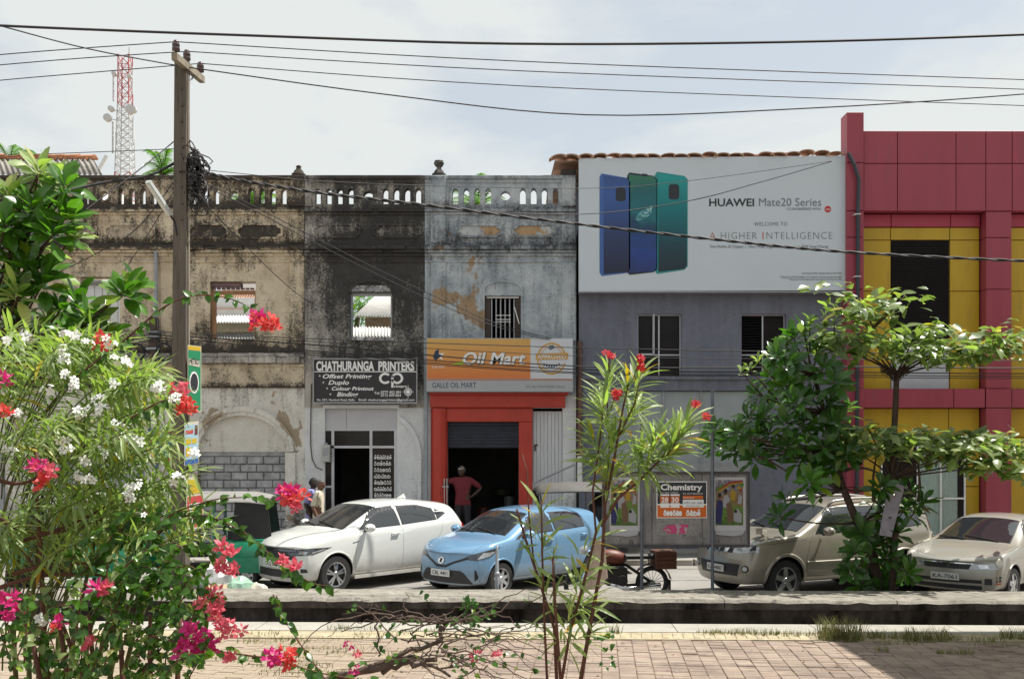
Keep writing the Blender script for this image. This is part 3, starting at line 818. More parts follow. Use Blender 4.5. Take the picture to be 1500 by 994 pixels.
for wi, (a, b, t, q) in enumerate(((934, 998, 460, 550), (1086, 1151, 460, 552))):
    mid = (a + b) / 2
    f = MB()
    for u0, u1, v0, v1 in ((a, a + 1.6, t, q), (b - 1.6, b, t, q), (mid - 1, mid + 1, t, q)): f.box(fx(u0), fx(u1), FY + .1, FY + .15, fz(v1), fz(v0))
    f.box(fx(a + 1.6), fx(mid - 1), FY + .1, FY + .15, fz(t + 60), fz(t + 58.3)); f.box(fx(mid + 1), fx(b - 1.6), FY + .1, FY + .15, fz(t + 60), fz(t + 58.3))
    f.box(fx(a + 1.6), fx(mid - 1), FY + .1, FY + .15, fz(t + 1.6), fz(t)); f.box(fx(mid + 1), fx(b - 1.6), FY + .1, FY + .15, fz(t + 1.6), fz(t))
    fo = f.obj('window_frame', AL, b4)
    for u0, u1 in ((a + 1.6, mid - 1), (mid + 1, b - 1.6)):
        for v0, v1 in ((t + 1.6, t + 58.3), (t + 60, q)):
            if wi == 1 and u0 < 1100 and v0 < 500:
                for k in range(14):
                    l = MB(); l.obox(Matrix.Translation((fx((u0 + u1) / 2), FY + .125, fz(v0 + 2 + k * 4))) @ Matrix.Rotation(R(35), 4, 'X'), (u1 - u0) / FS, .06, .006); l.obj('louvre', GLASSU, b4)
            else:
                g = MB(); g.box(fx(u0), fx(u1), FY + .12, FY + .13, fz(v1), fz(v0)); g.obj('pane', GLASSU, b4)
f = MB(); f.obox(Matrix.Translation((fx(957), FY - .0, fz(489))) @ Matrix.Rotation(R(-58), 4, 'Z'), .05, .03, .95); f.obox(Matrix.Translation((fx(948), FY + .05, fz(518.5))) , .3, .04, .035); f.obj('open_sash', AL, b4)
room(b4, 880, 1220, 440, 552, 27, name='upper_room')
PALE = pmat('pale_shop_panel', (.30, .33, .345), .35, var=.08, scale=1.5, spec=.5)
xs = [884, 928, 972, 1027, 1100]
for a, b in zip(xs, xs[1:]):
    m = MB(); m.box(fx(a + 1), fx(b - 1), FY + .06, FY + .09, fz(678), fz(573)); m.obj('shop_panel', PALE, b4)
    m = MB(); m.box(fx(a + 1), fx(b - 1), FY + .06, FY + .09, fz(774), fz(690)); m.obj('pane', GLASSU, b4)
m = MB(); m.box(fx(884), fx(1100), FY + .03, FY + .12, fz(690), fz(678)); 
for a in xs: m.box(fx(a - 1), fx(a + 1), FY + .02, FY + .12, fz(774), fz(572))
m.obj('shop_frame', M['grey_metal'], b4)
m = MB(); m.box(fx(848), fx(1238), FY - .9, FY - .021, GZ - .2, fz(803)); m.obj('plinth_step', M['walk'], b4)
m = MB(); X0_, X1_ = fx(848), fx(1240); m.box(X0_, X0_ + .2, FY + .3, 33, GZ, fz(246)); m.box(X1_ - .2, X1_, FY + .3, 33, GZ, fz(246)); m.box(X0_ + .2, X1_ - .2, 32.8, 33, GZ, fz(246)); m.obj('rear_wall', GREYW, b4)
# tiled roof: the eaves row seen above the billboard
rf = MB(); rf.add([(fx(812), FY - .22, fz(239)), (fx(1231), FY - .22, fz(239)), (fx(1231), 28.3, fz(239) + .6), (fx(812), 28.3, fz(239) + .6), (fx(812), 33.2, fz(243)), (fx(1231), 33.2, fz(243))], [(0, 1, 2, 3), (3, 2, 5, 4)])
roof = rf.obj('roof', M['clay_pale'], b4)
rnd = random.Random(9)
tl = MB(); n = 8
for i in range(2):
    for k in range(n + 1):
        a = PI * k / n; r = (.085, .072)[i]
        tl.v.append((r * 1.15 * math.cos(a) * 2.0, .45 * i, r * math.sin(a)))
for k in range(n): tl.f.append((k, k + 1, n + 2 + k, n + 1 + k)); tl.mi.append(0)
tl.v += [(p[0] * .9, p[1], p[2] - .018) for p in tl.v]
for k in range(n): tl.f.append((2 * n + 2 + k, 3 * n + 3 + k, 3 * n + 4 + k, 2 * n + 3 + k)); tl.mi.append(0)
for k in range(n): tl.f.append((k, 2 * n + 2 + k, 2 * n + 3 + k, k + 1)); tl.mi.append(0)
tmesh = tl.mesh('roof_tile', M['clay_pale'], False)
x = 818
while x < 1232:
    for dy in (0, .38):
        o = bpy.data.objects.new('roof_tile', tmesh); COL.objects.link(o); o.parent = roof
        o.location = (fx(x) + rnd.uniform(-.03, .03), FY - .34 + dy + rnd.uniform(-.03, .03), fz(237.0 - (x - 818) * .009) + dy * .19 + rnd.uniform(-.01, .015) + (.06 * math.exp(-((x - 1180) / 30) ** 2)))
        o.rotation_euler = (R(9) + rnd.uniform(-.05, .05), rnd.uniform(-.12, .12), rnd.uniform(-.10, .10)); o.scale = (1, 1, rnd.uniform(.85, 1.1))
    x += 20 + rnd.uniform(-1.5, 1.5)
m = MB(); m.box(fx(812), fx(847.5), FY + .3, FY + 4, fz(262), fz(243.5)); m.obj('gable_wall', M['clay_pale'], b4)

# ---------------------------------------------------------------- red and yellow building, right
RED = pmat('crimson_cladding', (.30, .048, .075), .42, var=.10, scale=1.6, spec=.4, dirt=((.21, .06, .078), .55, .5), stretch=(1.6, 1.6, .22), bump=.04, bscale=3)
RED2 = pmat('crimson_recess', (.36, .030, .06), .45, var=.06, scale=1.2)
YEL = pmat('mustard_cladding', (.46, .30, .018), .45, var=.09, scale=1.6, spec=.4, dirt=((.27, .18, .03), .56, .5), stretch=(1.6, 1.6, .22), bump=.04, bscale=3)
b5 = thing('red_yellow_building', 'modern building clad in crimson and mustard panels with a dark louvre', 'building', (fx(1440), FY, 0))
JT = pmat('dark_joint', (.02, .015, .015), .9, var=0)
m = MB(); m.plate(rect(fx(1240.5), fx(2150), GZ, fz(200)), [], FY + .02, FY + .3); m.obj('backing_wall', JT, b5)
m = MB(); m.box(fx(1264), fx(2150), FY + .3, 36, GZ, fz(205)); m.obj('building_block', RED, b5)
def panel(x0, x1, y0, y1, d, mat, name='panel'):
    q = MB(); q.bbox(fx(x0) + .008, fx(x1) - .008, FY - d, FY + .02, fz(y1) + .008, fz(y0) - .008, .006); return q.obj(name, mat, b5)
ys = [173, 246, 315, 353, 428, 505, 570, 640, 712, 800]
for a, b in zip(ys, ys[1:]): panel(1231.5, 1256.5, a, b, .42 if a < 570 else .42, RED, 'pillar_panel')
cols = [1257, 1306, 1390.5, 1433.5, 1471.5, 1520, 1606, 1650, 1688]
for a, b in zip(cols, cols[1:]):
    panel(a, b, 198.5, 246, .36, RED); panel(a, b, 246, 314.5, .36, RED)
for px_ in (1434, 1650):
    for a, b in ((314.5, 352.5), (352.5, 427), (427, 505), (505, 570), (570, 598), (598, 690), (690, 800)): panel(px_, px_ + 37.5, a, b, .34, RED, 'pillar_panel')
def bay(o):
    for a, b in ((1257, 1303), (1303, 1389.5), (1389.5, 1433)):
        panel(a + o, b + o, 315, 334, .10, RED2, 'recess_panel'); panel(a + o, b + o, 334, 352.5, .06, YEL)
    for a, b in ((1257, 1303.5), (1389.5, 1433)):
        for t, q in ((352.5, 427), (427, 505), (505, 570)): panel(a + o, b + o, t, q, .06, YEL)
    LV = pmat('black_louvre', (.016, .014, .017), .5, var=.2)
    for k in range(46):
        t = 353.5 + k * 3.3
        l = MB(); l.obox(Matrix.Translation((fx(1346.7 + o), FY - .03, fz(t + 1.6))) @ Matrix.Rotation(R(-40), 4, 'X'), 84 / FS, .07, .007); l.obj('louvre', LV, b5)
    panel(1304 + o, 1389 + o, 507, 570, .05, pmat('pale_panel', (.44, .46, .50), .4, var=.05))
    for a, b in ((1257, 1303), (1303, 1388), (1388, 1433.5), ): panel(a + o, b + o, 570, 598, .33, RED, 'beam_panel')
    for a, b in ((1257, 1388), (1388, 1433)): panel(a + o, b + o, 598, 640, .06, YEL)
    panel(1257 + o, 1288 + o, 640, 790, .06, YEL); panel(1412.5 + o, 1433 + o, 640, 712, .06, YEL); panel(1412.5 + o, 1433 + o, 712, 790, .06, YEL)
    CUR = pmat('green_curtain', (.06, .20, .145), .8, var=.25, scale=8, stretch=(5, 1, .15))
    for a, b, mt in ((1290, 1341, 'd'), (1345, 1375, 'c'), (1377, 1401, 'c'), (1401, 1410, 'd')):
        if mt == 'c':
            c = MB(); n = 24; vs = []
            for k in range(n + 1):
                xx = fx(a + o) + (b - a) / FS * k / n; yy = FY - .005 + .012 * math.sin(k * 2.1)
                vs += [(xx, yy, fz(784)), (xx, yy, fz(641))]
            c.add(vs, [(2 * k, 2 * k + 2, 2 * k + 3, 2 * k + 1) for k in range(n)]); c.obj('curtain', CUR, b5)
        g = MB(); g.box(fx(a + o), fx(b + o), FY - .05, FY - .045, fz(784), fz(641)); g.obj('pane', GLASSU if mt == 'd' else THIN, b5)
    f = MB()
    for u in (1288.5, 1341, 1375, 1410): f.box(fx(u + o), fx(u + 2 + o), FY - .09, FY - .03, fz(786), fz(640))
    for u0, u1 in ((1290.5, 1341), (1343, 1375), (1377, 1410)):
        f.box(fx(u0 + o), fx(u1 + o), FY - .09, FY - .03, fz(730.5), fz(728)); f.box(fx(u0 + o), fx(u1 + o), FY - .09, FY - .03, fz(786), fz(784))
    f.obj('window_frame', M['white_paint'], b5)
    panel(1257 + o, 1433 + o, 787, 812, .1, pmat('brown_plinth', (.10, .05, .045), .6, var=.15), 'plinth')
tt = NT('thin_glass'); tt.color((.75, .85, .82)); tt.b.inputs['Roughness'].default_value = .03; tt.b.inputs['Alpha'].default_value = .22; THIN = tt.m
bay(0); bay(214.5)
p = MB(); p.tube([(fx(1232), FY - .5, fz(234)), (fx(1240), FY - .52, fz(250)), (fx(1247), FY - .5, fz(272)), (fx(1246), FY - .5, fz(300)), (fx(1244), FY - .5, fz(800))], .045, 10); p.obj('cable_pipe', pmat('dark_blue_pipe', (.025, .03, .04), .4, var=.2), b5)
p = MB()
for yy in (321, 375, 410): p.box(fx(1240), fx(1249), FY - .56, FY - .42, fz(yy + 1), fz(yy))
p.obj('pipe_clip', M['white_paint'], b5)

# ---------------------------------------------------------------- houses and roofs seen behind, and through the empty windows
def corrugated(root, P00, P10, P11, P01, waves, amp, mat, name='roof_sheet'):
    """wavy sheet: P00-P10 is the eaves, P01-P11 the ridge"""
    P00, P10, P11, P01 = map(Vector, (P00, P10, P11, P01)); n = waves * 6; m = MB()
    nn = (P10 - P00).cross(P01 - P00).normalized()
    vs = []
    for i in range(n + 1):
        a = P00.lerp(P10, i / n); b = P01.lerp(P11, i / n); w = nn * amp * math.sin(2 * PI * i / 6)
        vs += [a + w, b + w, b + w - nn * .012, a + w - nn * .012]
    fs = []
    for i in range(n):
        o = 4 * i
        fs += [(o, o + 4, o + 5, o + 1), (o + 3, o + 2, o + 6, o + 7), (o, o + 3, o + 7, o + 4)]
    m.add(vs, fs); return m.obj(name, mat, root, True)
h1 = thing('rear_house', 'white rear house with pale corrugated roofs behind the black-stained facade window', 'house', (fx(560), 33, 0))
a = at(505, 462, 33); b = at(640, 462, 33); c = at(565, 424, 35.5); d = at(640, 424, 35.5)
corrugated(h1, at(519, 463, 33), at(690, 463, 33), at(690, 424, 35.5), at(560, 424, 35.5), 40, .035, M['tin'])
corrugated(h1, at(455, 493, 31), at(690, 493, 31), at(690, 479, 32.9), at(455, 479, 32.9), 50, .03, M['tin'])
m = MB(); p0, p1 = at(535, 470, 33.3), at(690, 470, 33.3); m.box(p0.x, p1.x, 33.3, 38, .0, at(0, 464, 33.3).z); m.obj('wall', pmat('brown_rear_wall', (.24, .17, .11), .9, var=.3, scale=2), h1)
h2 = thing('rear_lean_to', 'white-boarded rear house with stepped roof slopes seen through the brown-framed window', 'house', (fx(340), 31, 0))
for (x0, x1, y0, y1, d0, d1, mt) in ((290, 400, 472, 462, 29.5, 31, M['white_paint']), (290, 400, 497, 486, 29.3, 30.2, M['tin']), (290, 386, 452, 430, 31, 33.5, M['clay_pale'])):
    corrugated(h2, at(x0, y0, d0), at(x1, y0, d0), at(x1, y1, d1), at(x0, y1, d1), 26, .025, mt)
m = MB(); p0, p1 = at(285, 480, 30.6), at(400, 480, 30.6); m.box(p0.x, p1.x, 31.1, 35, 0, at(0, 436, 31.1).z); m.obj('wall', M['white_paint'], h2)
m = MB(); q0, q1 = at(325, 425, 33), at(378, 405, 33); m.plate([(q0.x, q0.z), (q1.x + .6, q0.z), (q1.x + .6, q1.z + .1), (q1.x - .2, q1.z + .1)], [], 33.0, 33.2); m.obj('gable', M['white_paint'], h2)
m = MB(); m.plate([(at(285, 0, 30.4).x, at(0, 487, 30.4).z), (at(400, 0, 30.4).x, at(0, 487, 30.4).z), (at(400, 0, 30.4).x, at(0, 473, 30.4).z), (at(285, 0, 30.4).x, at(0, 473, 30.4).z)], [], 30.4, 30.5); m.obj('fascia', pmat('cream_board', (.62, .55, .42), .7, var=.15), h2)
h3 = thing('shed_with_white_sheets', 'bright white sheet wall seen through the leftmost empty upper window', 'shed', (fx(140), 30, 0))
m = MB(); p0, p1 = at(70, 530, 30), at(230, 380, 30)
for k in range(14): m.bbox(p0.x + k * .235 + .006, p0.x + k * .235 + .229, 30, 30.1, 0, p1.z - .75, .02)
m.obj('sheet_wall', M['white_paint'], h3)
m = MB(); m.box(p0.x - .1, p0.x + 3.4, 29.9, 33, p1.z - .75, p1.z - .65); m.obj('roof', M['asbestos'], h3)
h4 = thing('tiled_gable_house', 'house with grey corrugated roof and orange ridge tiles behind the left parapet', 'house', (at(20, 255, 38).x, 38, 0))
corrugated(h4, at(-330, 256, 37), at(150, 256, 37), at(137, 233, 39.5), at(-330, 233, 39.5), 60, .05, M['asbestos'])
m = MB(); e = at(152, 256, 37); m.plate([(e.x - 8, 0), (e.x - .25, 0), (e.x - .25, e.z - .1), (e.x - 8, e.z - .1)], [], 37.5, 42); m.obj('wall', M['white_paint'], h4)
m = MB(); m.obox(Matrix.Translation(at(148, 243, 38)) @ Matrix.Rotation(R(28), 4, 'Y'), .10, .1, .9); m.obj('barge_board', M['white_paint'], h4)
rt = MB(); rt.v = [(p[0] * 1.3, p[1] * 1.4, p[2] * 1.5) for p in tl.v]; rt.f = list(tl.f); rt.mi = list(tl.mi); rtm = rt.mesh('ridge_tile', M['clay'])
for k in range(24):
    P_ = at(140 - k * 22, 231 + rnd.uniform(-1, 1.2), 39.5)
    o = bpy.data.objects.new('ridge_tile', rtm); COL.objects.link(o); o.parent = h4; o.matrix_parent_inverse = Matrix.Translation(-h4.location); o.location = P_; o.rotation_euler = (0, rnd.uniform(-.1, .1), R(90) + rnd.uniform(-.08, .08))
# ================================================================ signs, billboard, notice board
def flat(name, col, rough=.55, var=.04): return pmat(name, col, rough, var=var, scale=2.5, spec=.35)
def grad(name, axis, stops, a, b, rough=.5, noise=None):
    """print that runs from one ink to another along x or z of the place"""
    t = NT(name)
    f = t.math('DIVIDE', t.math('SUBTRACT', t.sep(axis), a), b - a, clamp=True)
    if noise: f = t.math('ADD', f, t.math('MULTIPLY', t.math('SUBTRACT', t.noise(noise[0], 4, .6, dist=1.5), .5), noise[1]), clamp=True)
    t.color(t.ramp(f, stops)); t.b.inputs['Roughness'].default_value = rough
    return t.m
INK = flat('black_ink', (.03, .032, .04)); INK2 = flat('grey_ink', (.16, .17, .19)); WHT = flat('white_ink', (.72, .73, .74)); REDI = flat('red_ink', (.5, .02, .03))
def poly_xz(parent, pts, y, mat, name, th=.004):
    m = MB(); m.plate(pts, [], y - th, y); return m.obj(name, mat, parent)
def rrect(x0, x1, z0, z1, r, n=4):
    out = []
    for cx, cz, a in ((x1 - r, z1 - r, 0), (x0 + r, z1 - r, 90), (x0 + r, z0 + r, 180), (x1 - r, z0 + r, 270)): out += arc(cx, cz, r, r, a, a + 90, n)
    return out

# ---- billboard
BY = FY - .30
bb = thing('billboard', 'huge pale billboard advertising three blue and green phones', 'billboard', (fx(1040), BY, fz(429)))
m = MB(); m.plate([(fx(846.5), fz(429.5)), (fx(1236), fz(428)), (fx(1233), fz(233.5)), (fx(846.5), fz(237.5))], [], BY, BY + .06); m.obj('board_face', pmat('pale_vinyl', (.55, .61, .665), .5, var=.025, scale=1.0, spec=.3), bb)
m = MB()
for a, b, t, q in ((846.5, 1236, 429.6, 431.2),): m.box(fx(a), fx(b), BY - .01, BY + .24, fz(q), fz(t))
for k in range(9): m.box(fx(855 + k * 46), fx(858 + k * 46), BY + .061, FY - .021, fz(425), fz(245))
m.obj('board_frame', M['grey_metal'], bb)
def phone(x0, x1, ya, yb, yc, yd, body, edge, edge_w=5):
    """ya, yb: top at the left and right edge, yc, yd: bottom"""
    def quad(i):
        a, b = x0 + i, x1 - i; c = 5
        P_ = [(a, ya + c + i), (a + c * .6, ya + i), (b - c, yb + i), (b, yb + c + i), (b, yd - c - i), (b - c, yd - i), (a + c * .6, yc - i), (a, yc - c - i)]
        return [(fx(u), fz(v)) for u, v in P_][::-1]
    o = poly_xz(bb, quad(0), BY, edge, 'phone_edge', .006)
    a = x0 + edge_w
    P_ = [(a, ya + 3), (x1 - 5, yb + 1.3), (x1 - 1.2, yb + 6), (x1 - 1.2, yd - 6), (x1 - 5, yd - 1.3), (a, yc - 3)]
    poly_xz(bb, [(fx(u), fz(v)) for u, v in P_][::-1], BY - .006, body, 'phone_back', .004)
    return o
za, zb = fz(405), fz(260)
BLUEP = grad('print_blue', 2, [(0, (.012, .016, .04)), (.4, (.02, .04, .13)), (.8, (.035, .10, .33)), (1, (.03, .07, .22))], za, zb)
TEALP = grad('print_teal', 2, [(0, (.010, .018, .03)), (.3, (.005, .05, .075)), (.65, (.0, .16, .18)), (1, (.01, .30, .29))], za, zb)
SCRP = grad('print_screen', 2, [(0, (.015, .03, .13)), (.25, (.015, .05, .25)), (.5, (.005, .05, .10)), (.62, (.01, .14, .17)), (.8, (.008, .11, .13)), (1, (.03, .16, .10))], za, zb, noise=(1.6, .55))
DKE = flat('print_dark_edge', (.03, .035, .045)); BLE = flat('print_blue_edge', (.06, .13, .36)); TLE = flat('print_teal_edge', (.03, .26, .27))
phone(876.5, 922, 259.5, 266, 407.5, 403, BLUEP, BLE, 6)
phone(916.5, 960, 258, 263, 406, 402, SCRP, DKE, 2.5)
phone(956.5, 1004, 257, 263, 404.5, 398.5, TEALP, TLE, 5)
BYP = BY - .0105
for a, b, t, q in ((900, 914.5, 280, 299.5), (976.5, 991.5, 275, 297)):
    poly_xz(bb, rrect(fx(a), fx(b), fz(q), fz(t), .07), BYP, DKE, 'camera_island', .003)
poly_xz(bb, [(fx(938), fz(259.7)), (fx(946), fz(260.5)), (fx(944), fz(264)), (fx(940), fz(263.7))][::-1], BYP, DKE, 'screen_notch', .002)
# the bright swirl on the middle phone
t = NT('print_swirl'); f = t.noise(5.5, 6, .7, dist=2.0); t.color(t.ramp(f, [(.38, (.01, .09, .13)), (.52, (.10, .35, .38)), (.62, (.5, .62, .62))])); t.b.inputs['Roughness'].default_value = .5
poly_xz(bb, [(fx(u), fz(v)) for u, v in ((928, 322), (936, 314), (946, 309), (953, 306), (952, 316), (944, 324), (934, 328), (929, 327))][::-1], BYP, t.m, 'screen_swirl', .002)
T = lambda s, x, y, h, w, mt, par=bb, yy=BY - .003, **k: lettering(s, fx(x), fz(y), yy, h / FS / .72, mt, par, width=w / FS if w else None, **k)
T('HUAWEI', 1035, 306.5, 11.2, 65, INK, bold=.005)
T('Mate20 Series', 1107, 306.3, 11.8, 90, INK2)
T('CO-ENGINEERED WITH', 1147, 312.2, 3.6, 49, INK2)
poly_xz(bb, arc(fx(1206.5), fz(311), 4.8 / FS, 4.8 / FS, 0, 345, 23), BY, REDI, 'red_roundel'); T('Leica', 1203, 312.6, 3.8, 7, WHT, yy=BY - .0065, shear=.3)
T('WELCOME TO', 1100, 335, 5.6, 48, INK2, spacing=1.2)
T('A', 1036, 354, 10.5, 8, flat('orange_red_ink', (.45, .10, .05)), bold=-.004); T('HIGHER', 1052, 354, 10.5, 52, INK2, spacing=1.15, bold=-.004)
T('I', 1112.3, 354, 10.5, 1.2, REDI); T('NTELLIGENCE', 1118, 354, 10.5, 95, INK2, spacing=1.15, bold=-.004)
T('7nm Mobile AI Chipset  |  Ultra Wide Angle Triple Camera  |  40W SuperCharge', 1036, 366.8, 4.2, 171, INK2)
T('consumer.huawei.com/lk', 1169, 404.6, 3.0, 58, INK2)
for k, (xx, ww) in enumerate(((1137, 90), (1140, 87), (1151, 76))): T('Product colour size and display are for reference only actual product may differ', xx, 408.8 + k * 2.3, 1.5, ww, INK2)

# ---- print shop sign
SY = FY - .26
s1 = thing('print_shop_sign', 'black print shop sign board with white lettering above the aluminium shop front', 'sign', (fx(537), SY, fz(591)))
m = MB(); m.box(fx(463.5), fx(611.5), SY, SY + .1, fz(589.5), fz(528)); m.obj('board_face', pmat('black_sign_paint', (.022, .021, .025), .45, var=.2), s1)
m = MB()
for a, b, t, q in ((462, 613, 526, 528), (462, 613, 589.5, 591.5), (462, 463.5, 528, 589.5), (611.5, 613, 528, 589.5)): m.box(fx(a), fx(b), SY - .03, SY + .12, fz(q), fz(t))
m.obj('board_frame', M['grey_metal'], s1)
m = MB(); m.box(fx(463.5), fx(611.5), SY - .006, SY, fz(546), fz(544.8)); m.obj('rule', WHITE_PRINT, s1)
m = MB()
for a in (475, 600): m.box(fx(a), fx(a + 2), SY + .12, FY + .02, fz(575), fz(540))
m.obj('bracket', M['grey_metal'], s1)
T = lambda s, x, y, h, w, **k: lettering(s, fx(x), fz(y), SY - .003, h / FS / .72, WHITE_PRINT, s1, width=w / FS, **k)
T('CHATHURANGA', 466.5, 543.6, 13.4, 84, bold=.011); T('PRINTERS', 556.5, 543.6, 13.4, 52, bold=.011)
for tx, x, y, h, w in (('Offset Printing', 476, 555, 6.2, 71), ('Duplo', 484, 564, 6.2, 30), ('Colour Printout', 489, 572.3, 5.2, 61), ('Binding', 496.5, 581, 6.2, 31)): T(tx, x, y, h, w, shear=.25, bold=.003)
def star(x, y, r=1.7):
    return [(fx(x) + (r if k % 2 == 0 else r * .42) / FS * math.sin(k * PI / 5), fz(y) + (r if k % 2 == 0 else r * .42) / FS * math.cos(k * PI / 5)) for k in range(10)][::-1]
for x, y in ((471.5, 551.5), (476.8, 561), (482.3, 569.5), (487, 578)): poly_xz(s1, star(x, y), SY, WHITE_PRINT, 'star')
def ringp(cx, cy, ro, ri, a0, a1, n=22, kx=1.0): return [(fx(cx) + ro * kx / FS * math.cos(R(a)), fz(cy) + ro / FS * math.sin(R(a))) for a in [a0 + (a1 - a0) * i / n for i in range(n + 1)]] + [(fx(cx) + ri * kx / FS * math.cos(R(a)), fz(cy) + ri / FS * math.sin(R(a))) for a in [a1 - (a1 - a0) * i / n for i in range(n + 1)]]
m = MB(); m.plate(ringp(566.3, 555, 8.2, 5.0, 42, 318, kx=1.08), [], SY - .004, SY); m.plate(ringp(583.6, 555, 8.2, 5.0, -168, 168, kx=1.08), [], SY - .004, SY); m.box(fx(575.2), fx(578.4), SY - .004, SY, fz(568.5), fz(551)); m.obj('monogram', WHITE_PRINT, s1)
T('rinters', 579.5, 568.3, 3.8, 18, bold=.002); T('Tel:', 550.5, 578, 3.6, 8, bold=.001); T('0777 452 001', 560, 577, 4.0, 29, bold=.001); T('0712 049 864', 560, 581.4, 4.0, 29, bold=.001)
m = MB(); m.plate(ringp(599.5, 574.5, 5.6, 4.4, 0, 350), [], SY - .004, SY); m.plate(ringp(599.5, 574.5, 3.2, 0.2, 0, 350), [], SY - .004, SY); m.box(fx(591.5), fx(607.5), SY - .0065, SY - .0045, fz(574.8), fz(574.2)); m.box(fx(599.2), fx(599.8), SY - .0068, SY - .0047, fz(584), fz(565)); m.obj('register_mark', WHITE_PRINT, s1)
T('No. 24/1, Havelock Road, Galle.', 467.5, 587.6, 3.2, 55, bold=.001); T('Email: chathurangaprinters@gmail.com', 528, 587.6, 3.2, 81, bold=.001)

# ---- oil shop sign
OY = FY - .42
s2 = thing('oil_shop_sign', 'wide orange and white oil shop sign board above the red portal', 'sign', (fx(732), OY, fz(575)))
m = MB(); m.box(fx(627), fx(838), OY, OY + .14, fz(575), fz(498)); m.obj('board_box', flat('sign_grey', (.40, .42, .44)), s2)
ORG = grad('print_orange', 2, [(0, (.60, .17, .04)), (.5, (.62, .27, .07)), (1, (.60, .36, .10))], fz(556), fz(499))
m = MB(); m.box(fx(628), fx(776.5), OY - .006, OY, fz(556), fz(499)); m.obj('orange_panel', ORG, s2)
m = MB(); m.box(fx(776.5), fx(837), OY - .0055, OY, fz(556), fz(499)); m.obj('white_panel', flat('sign_white', (.56, .58, .62)), s2)
m = MB(); m.box(fx(628), fx(837), OY - .007, OY, fz(558.2), fz(557)); m.obj('orange_rule', flat('sign_rule', (.5, .16, .05)), s2)
m = MB(); m.box(fx(628), fx(837), OY - .006, OY, fz(574), fz(559.2)); m.obj('grey_panel', flat('sign_pale_grey', (.37, .385, .40)), s2)
m = MB()
for a in (634, 830): m.box(fx(a), fx(a + 2), OY + .14, FY + .03, fz(560), fz(510))
m.obj('bracket', M['grey_metal'], s2)
OP = OY - .0065
NAVY = flat('navy_ink', (.02, .045, .09)); GRN = flat('lime_ink', (.40, .55, .04)); SHD = flat('shadow_ink', (.25, .16, .08)); 
lettering('Oil Mart', fx(680.8), fz(536.2), OP - .001, 17 / FS / .72, SHD, s2, width=90 / FS, shear=.22, bold=.012)
lettering('Oil Mart', fx(679.5), fz(535), OP - .0045, 17 / FS / .72, WHT, s2, width=90 / FS, shear=.22, bold=.009)
poly_xz(s2, [(fx(u), fz(v)) for u, v in ((661, 536.5), (678, 531), (684, 527), (685, 531), (678, 537), (668, 537))][::-1], OP, GRN, 'swoosh', .003)
poly_xz(s2, [(fx(u), fz(v)) for u, v in ((636.5, 524), (640, 516), (645, 514), (644.5, 521), (650, 523), (644, 527), (641, 530), (637.5, 528))][::-1], OP, NAVY, 'logo_star', .003)
poly_xz(s2, [(fx(u), fz(v)) for u, v in ((645, 520), (653, 519.5), (648, 524), (651, 529.5), (644.5, 526.5))][::-1], OP, WHT, 'logo_star_tip', .003)
lettering('CALTEX', fx(635), fz(541), OP, 3.6 / FS / .72, WHT, s2, width=18 / FS)
lettering('GALLE OIL MART', fx(635.5), fz(569.3), OP, 8 / FS / .72, NAVY, s2, width=63 / FS)
lettering('NO. 86, MAIN ROAD, GALLE', fx(770), fz(569.3), OP, 3.6 / FS / .72, INK2, s2, width=56 / FS)
GOLD = flat('ochre_ink', (.55, .30, .06))
m = MB(); m.plate(ringp(807, 527.5, 23, 20.6, 18, 342, 40, kx=.92), [], OP - .003, OP); m.plate(ringp(807, 527.5, 18, 17, 30, 330, 40, kx=.92), [], OP - .003, OP); m.obj('stamp_ring', GOLD, s2)
poly_xz(s2, [(fx(784), fz(529)), (fx(830), fz(528.6)), (fx(830.6), fz(519)), (fx(784.6), fz(520.5))], OP - .003, GOLD, 'stamp_band', .004)
lettering('APPROVED', fx(786.5), fz(527.8), OP - .010, 6.2 / FS / .72, WHT, s2, width=41 / FS, bold=.001)
m = MB(); m.plate(ringp(805.5, 511.5, 3, 1.4, 40, 330), [], OP - .003, OP); m.plate(ringp(808, 511, 2.6, 1.2, 200, 500), [], OP - .006, OP - .0031); m.obj('stamp_mark', NAVY, s2)
for k in range(7): poly_xz(s2, [(fx(795 + k * 3.6), fz(537.5 + 2.5 * math.sin(k * .52))), (fx(797.6 + k * 3.6), fz(537.5 + 2.5 * math.sin(k * .52))), (fx(797.2 + k * 3.6), fz(534.5 + 2.5 * math.sin(k * .52))), (fx(795.4 + k * 3.6), fz(533.5 + 2.5 * math.sin(k * .52)))], OP, NAVY, 'stamp_letter', .003)
# ---- notice board on two posts behind the slab
ND = 15.95
def nx(x): return (x - 750) * ND / FPX
def nz(y): return CAMZ + (HZ - y) * ND / FPX
nb = thing('notice_board', 'weathered grey notice board on two thin posts pasted with posters', 'notice board', (nx(985), ND, 0))
NBW = pmat('bleached_board', (.20, .195, .20), .9, var=.3, scale=5, bump=.4, bscale=30, stretch=(1, 1, .35), dirt=((.05, .048, .05), .55, .85))
for a, b in ((884, 954.5), (955.5, 1028), (1029, 1096)):
    m = MB(); m.box(nx(a), nx(b), ND, ND + .03, nz(798), nz(693)); m.obj('board_panel', NBW, nb)
m = MB()
for a, b, t, q in ((882, 1098, 690.5, 694), (882, 1098, 797, 801), (882, 885, 694, 797), (1095, 1098, 694, 797)): m.box(nx(a), nx(b), ND - .025, ND + .05, nz(q), nz(t))
m.obj('board_frame', pmat('dark_board_frame', (.06, .055, .06), .7, var=.3), nb)
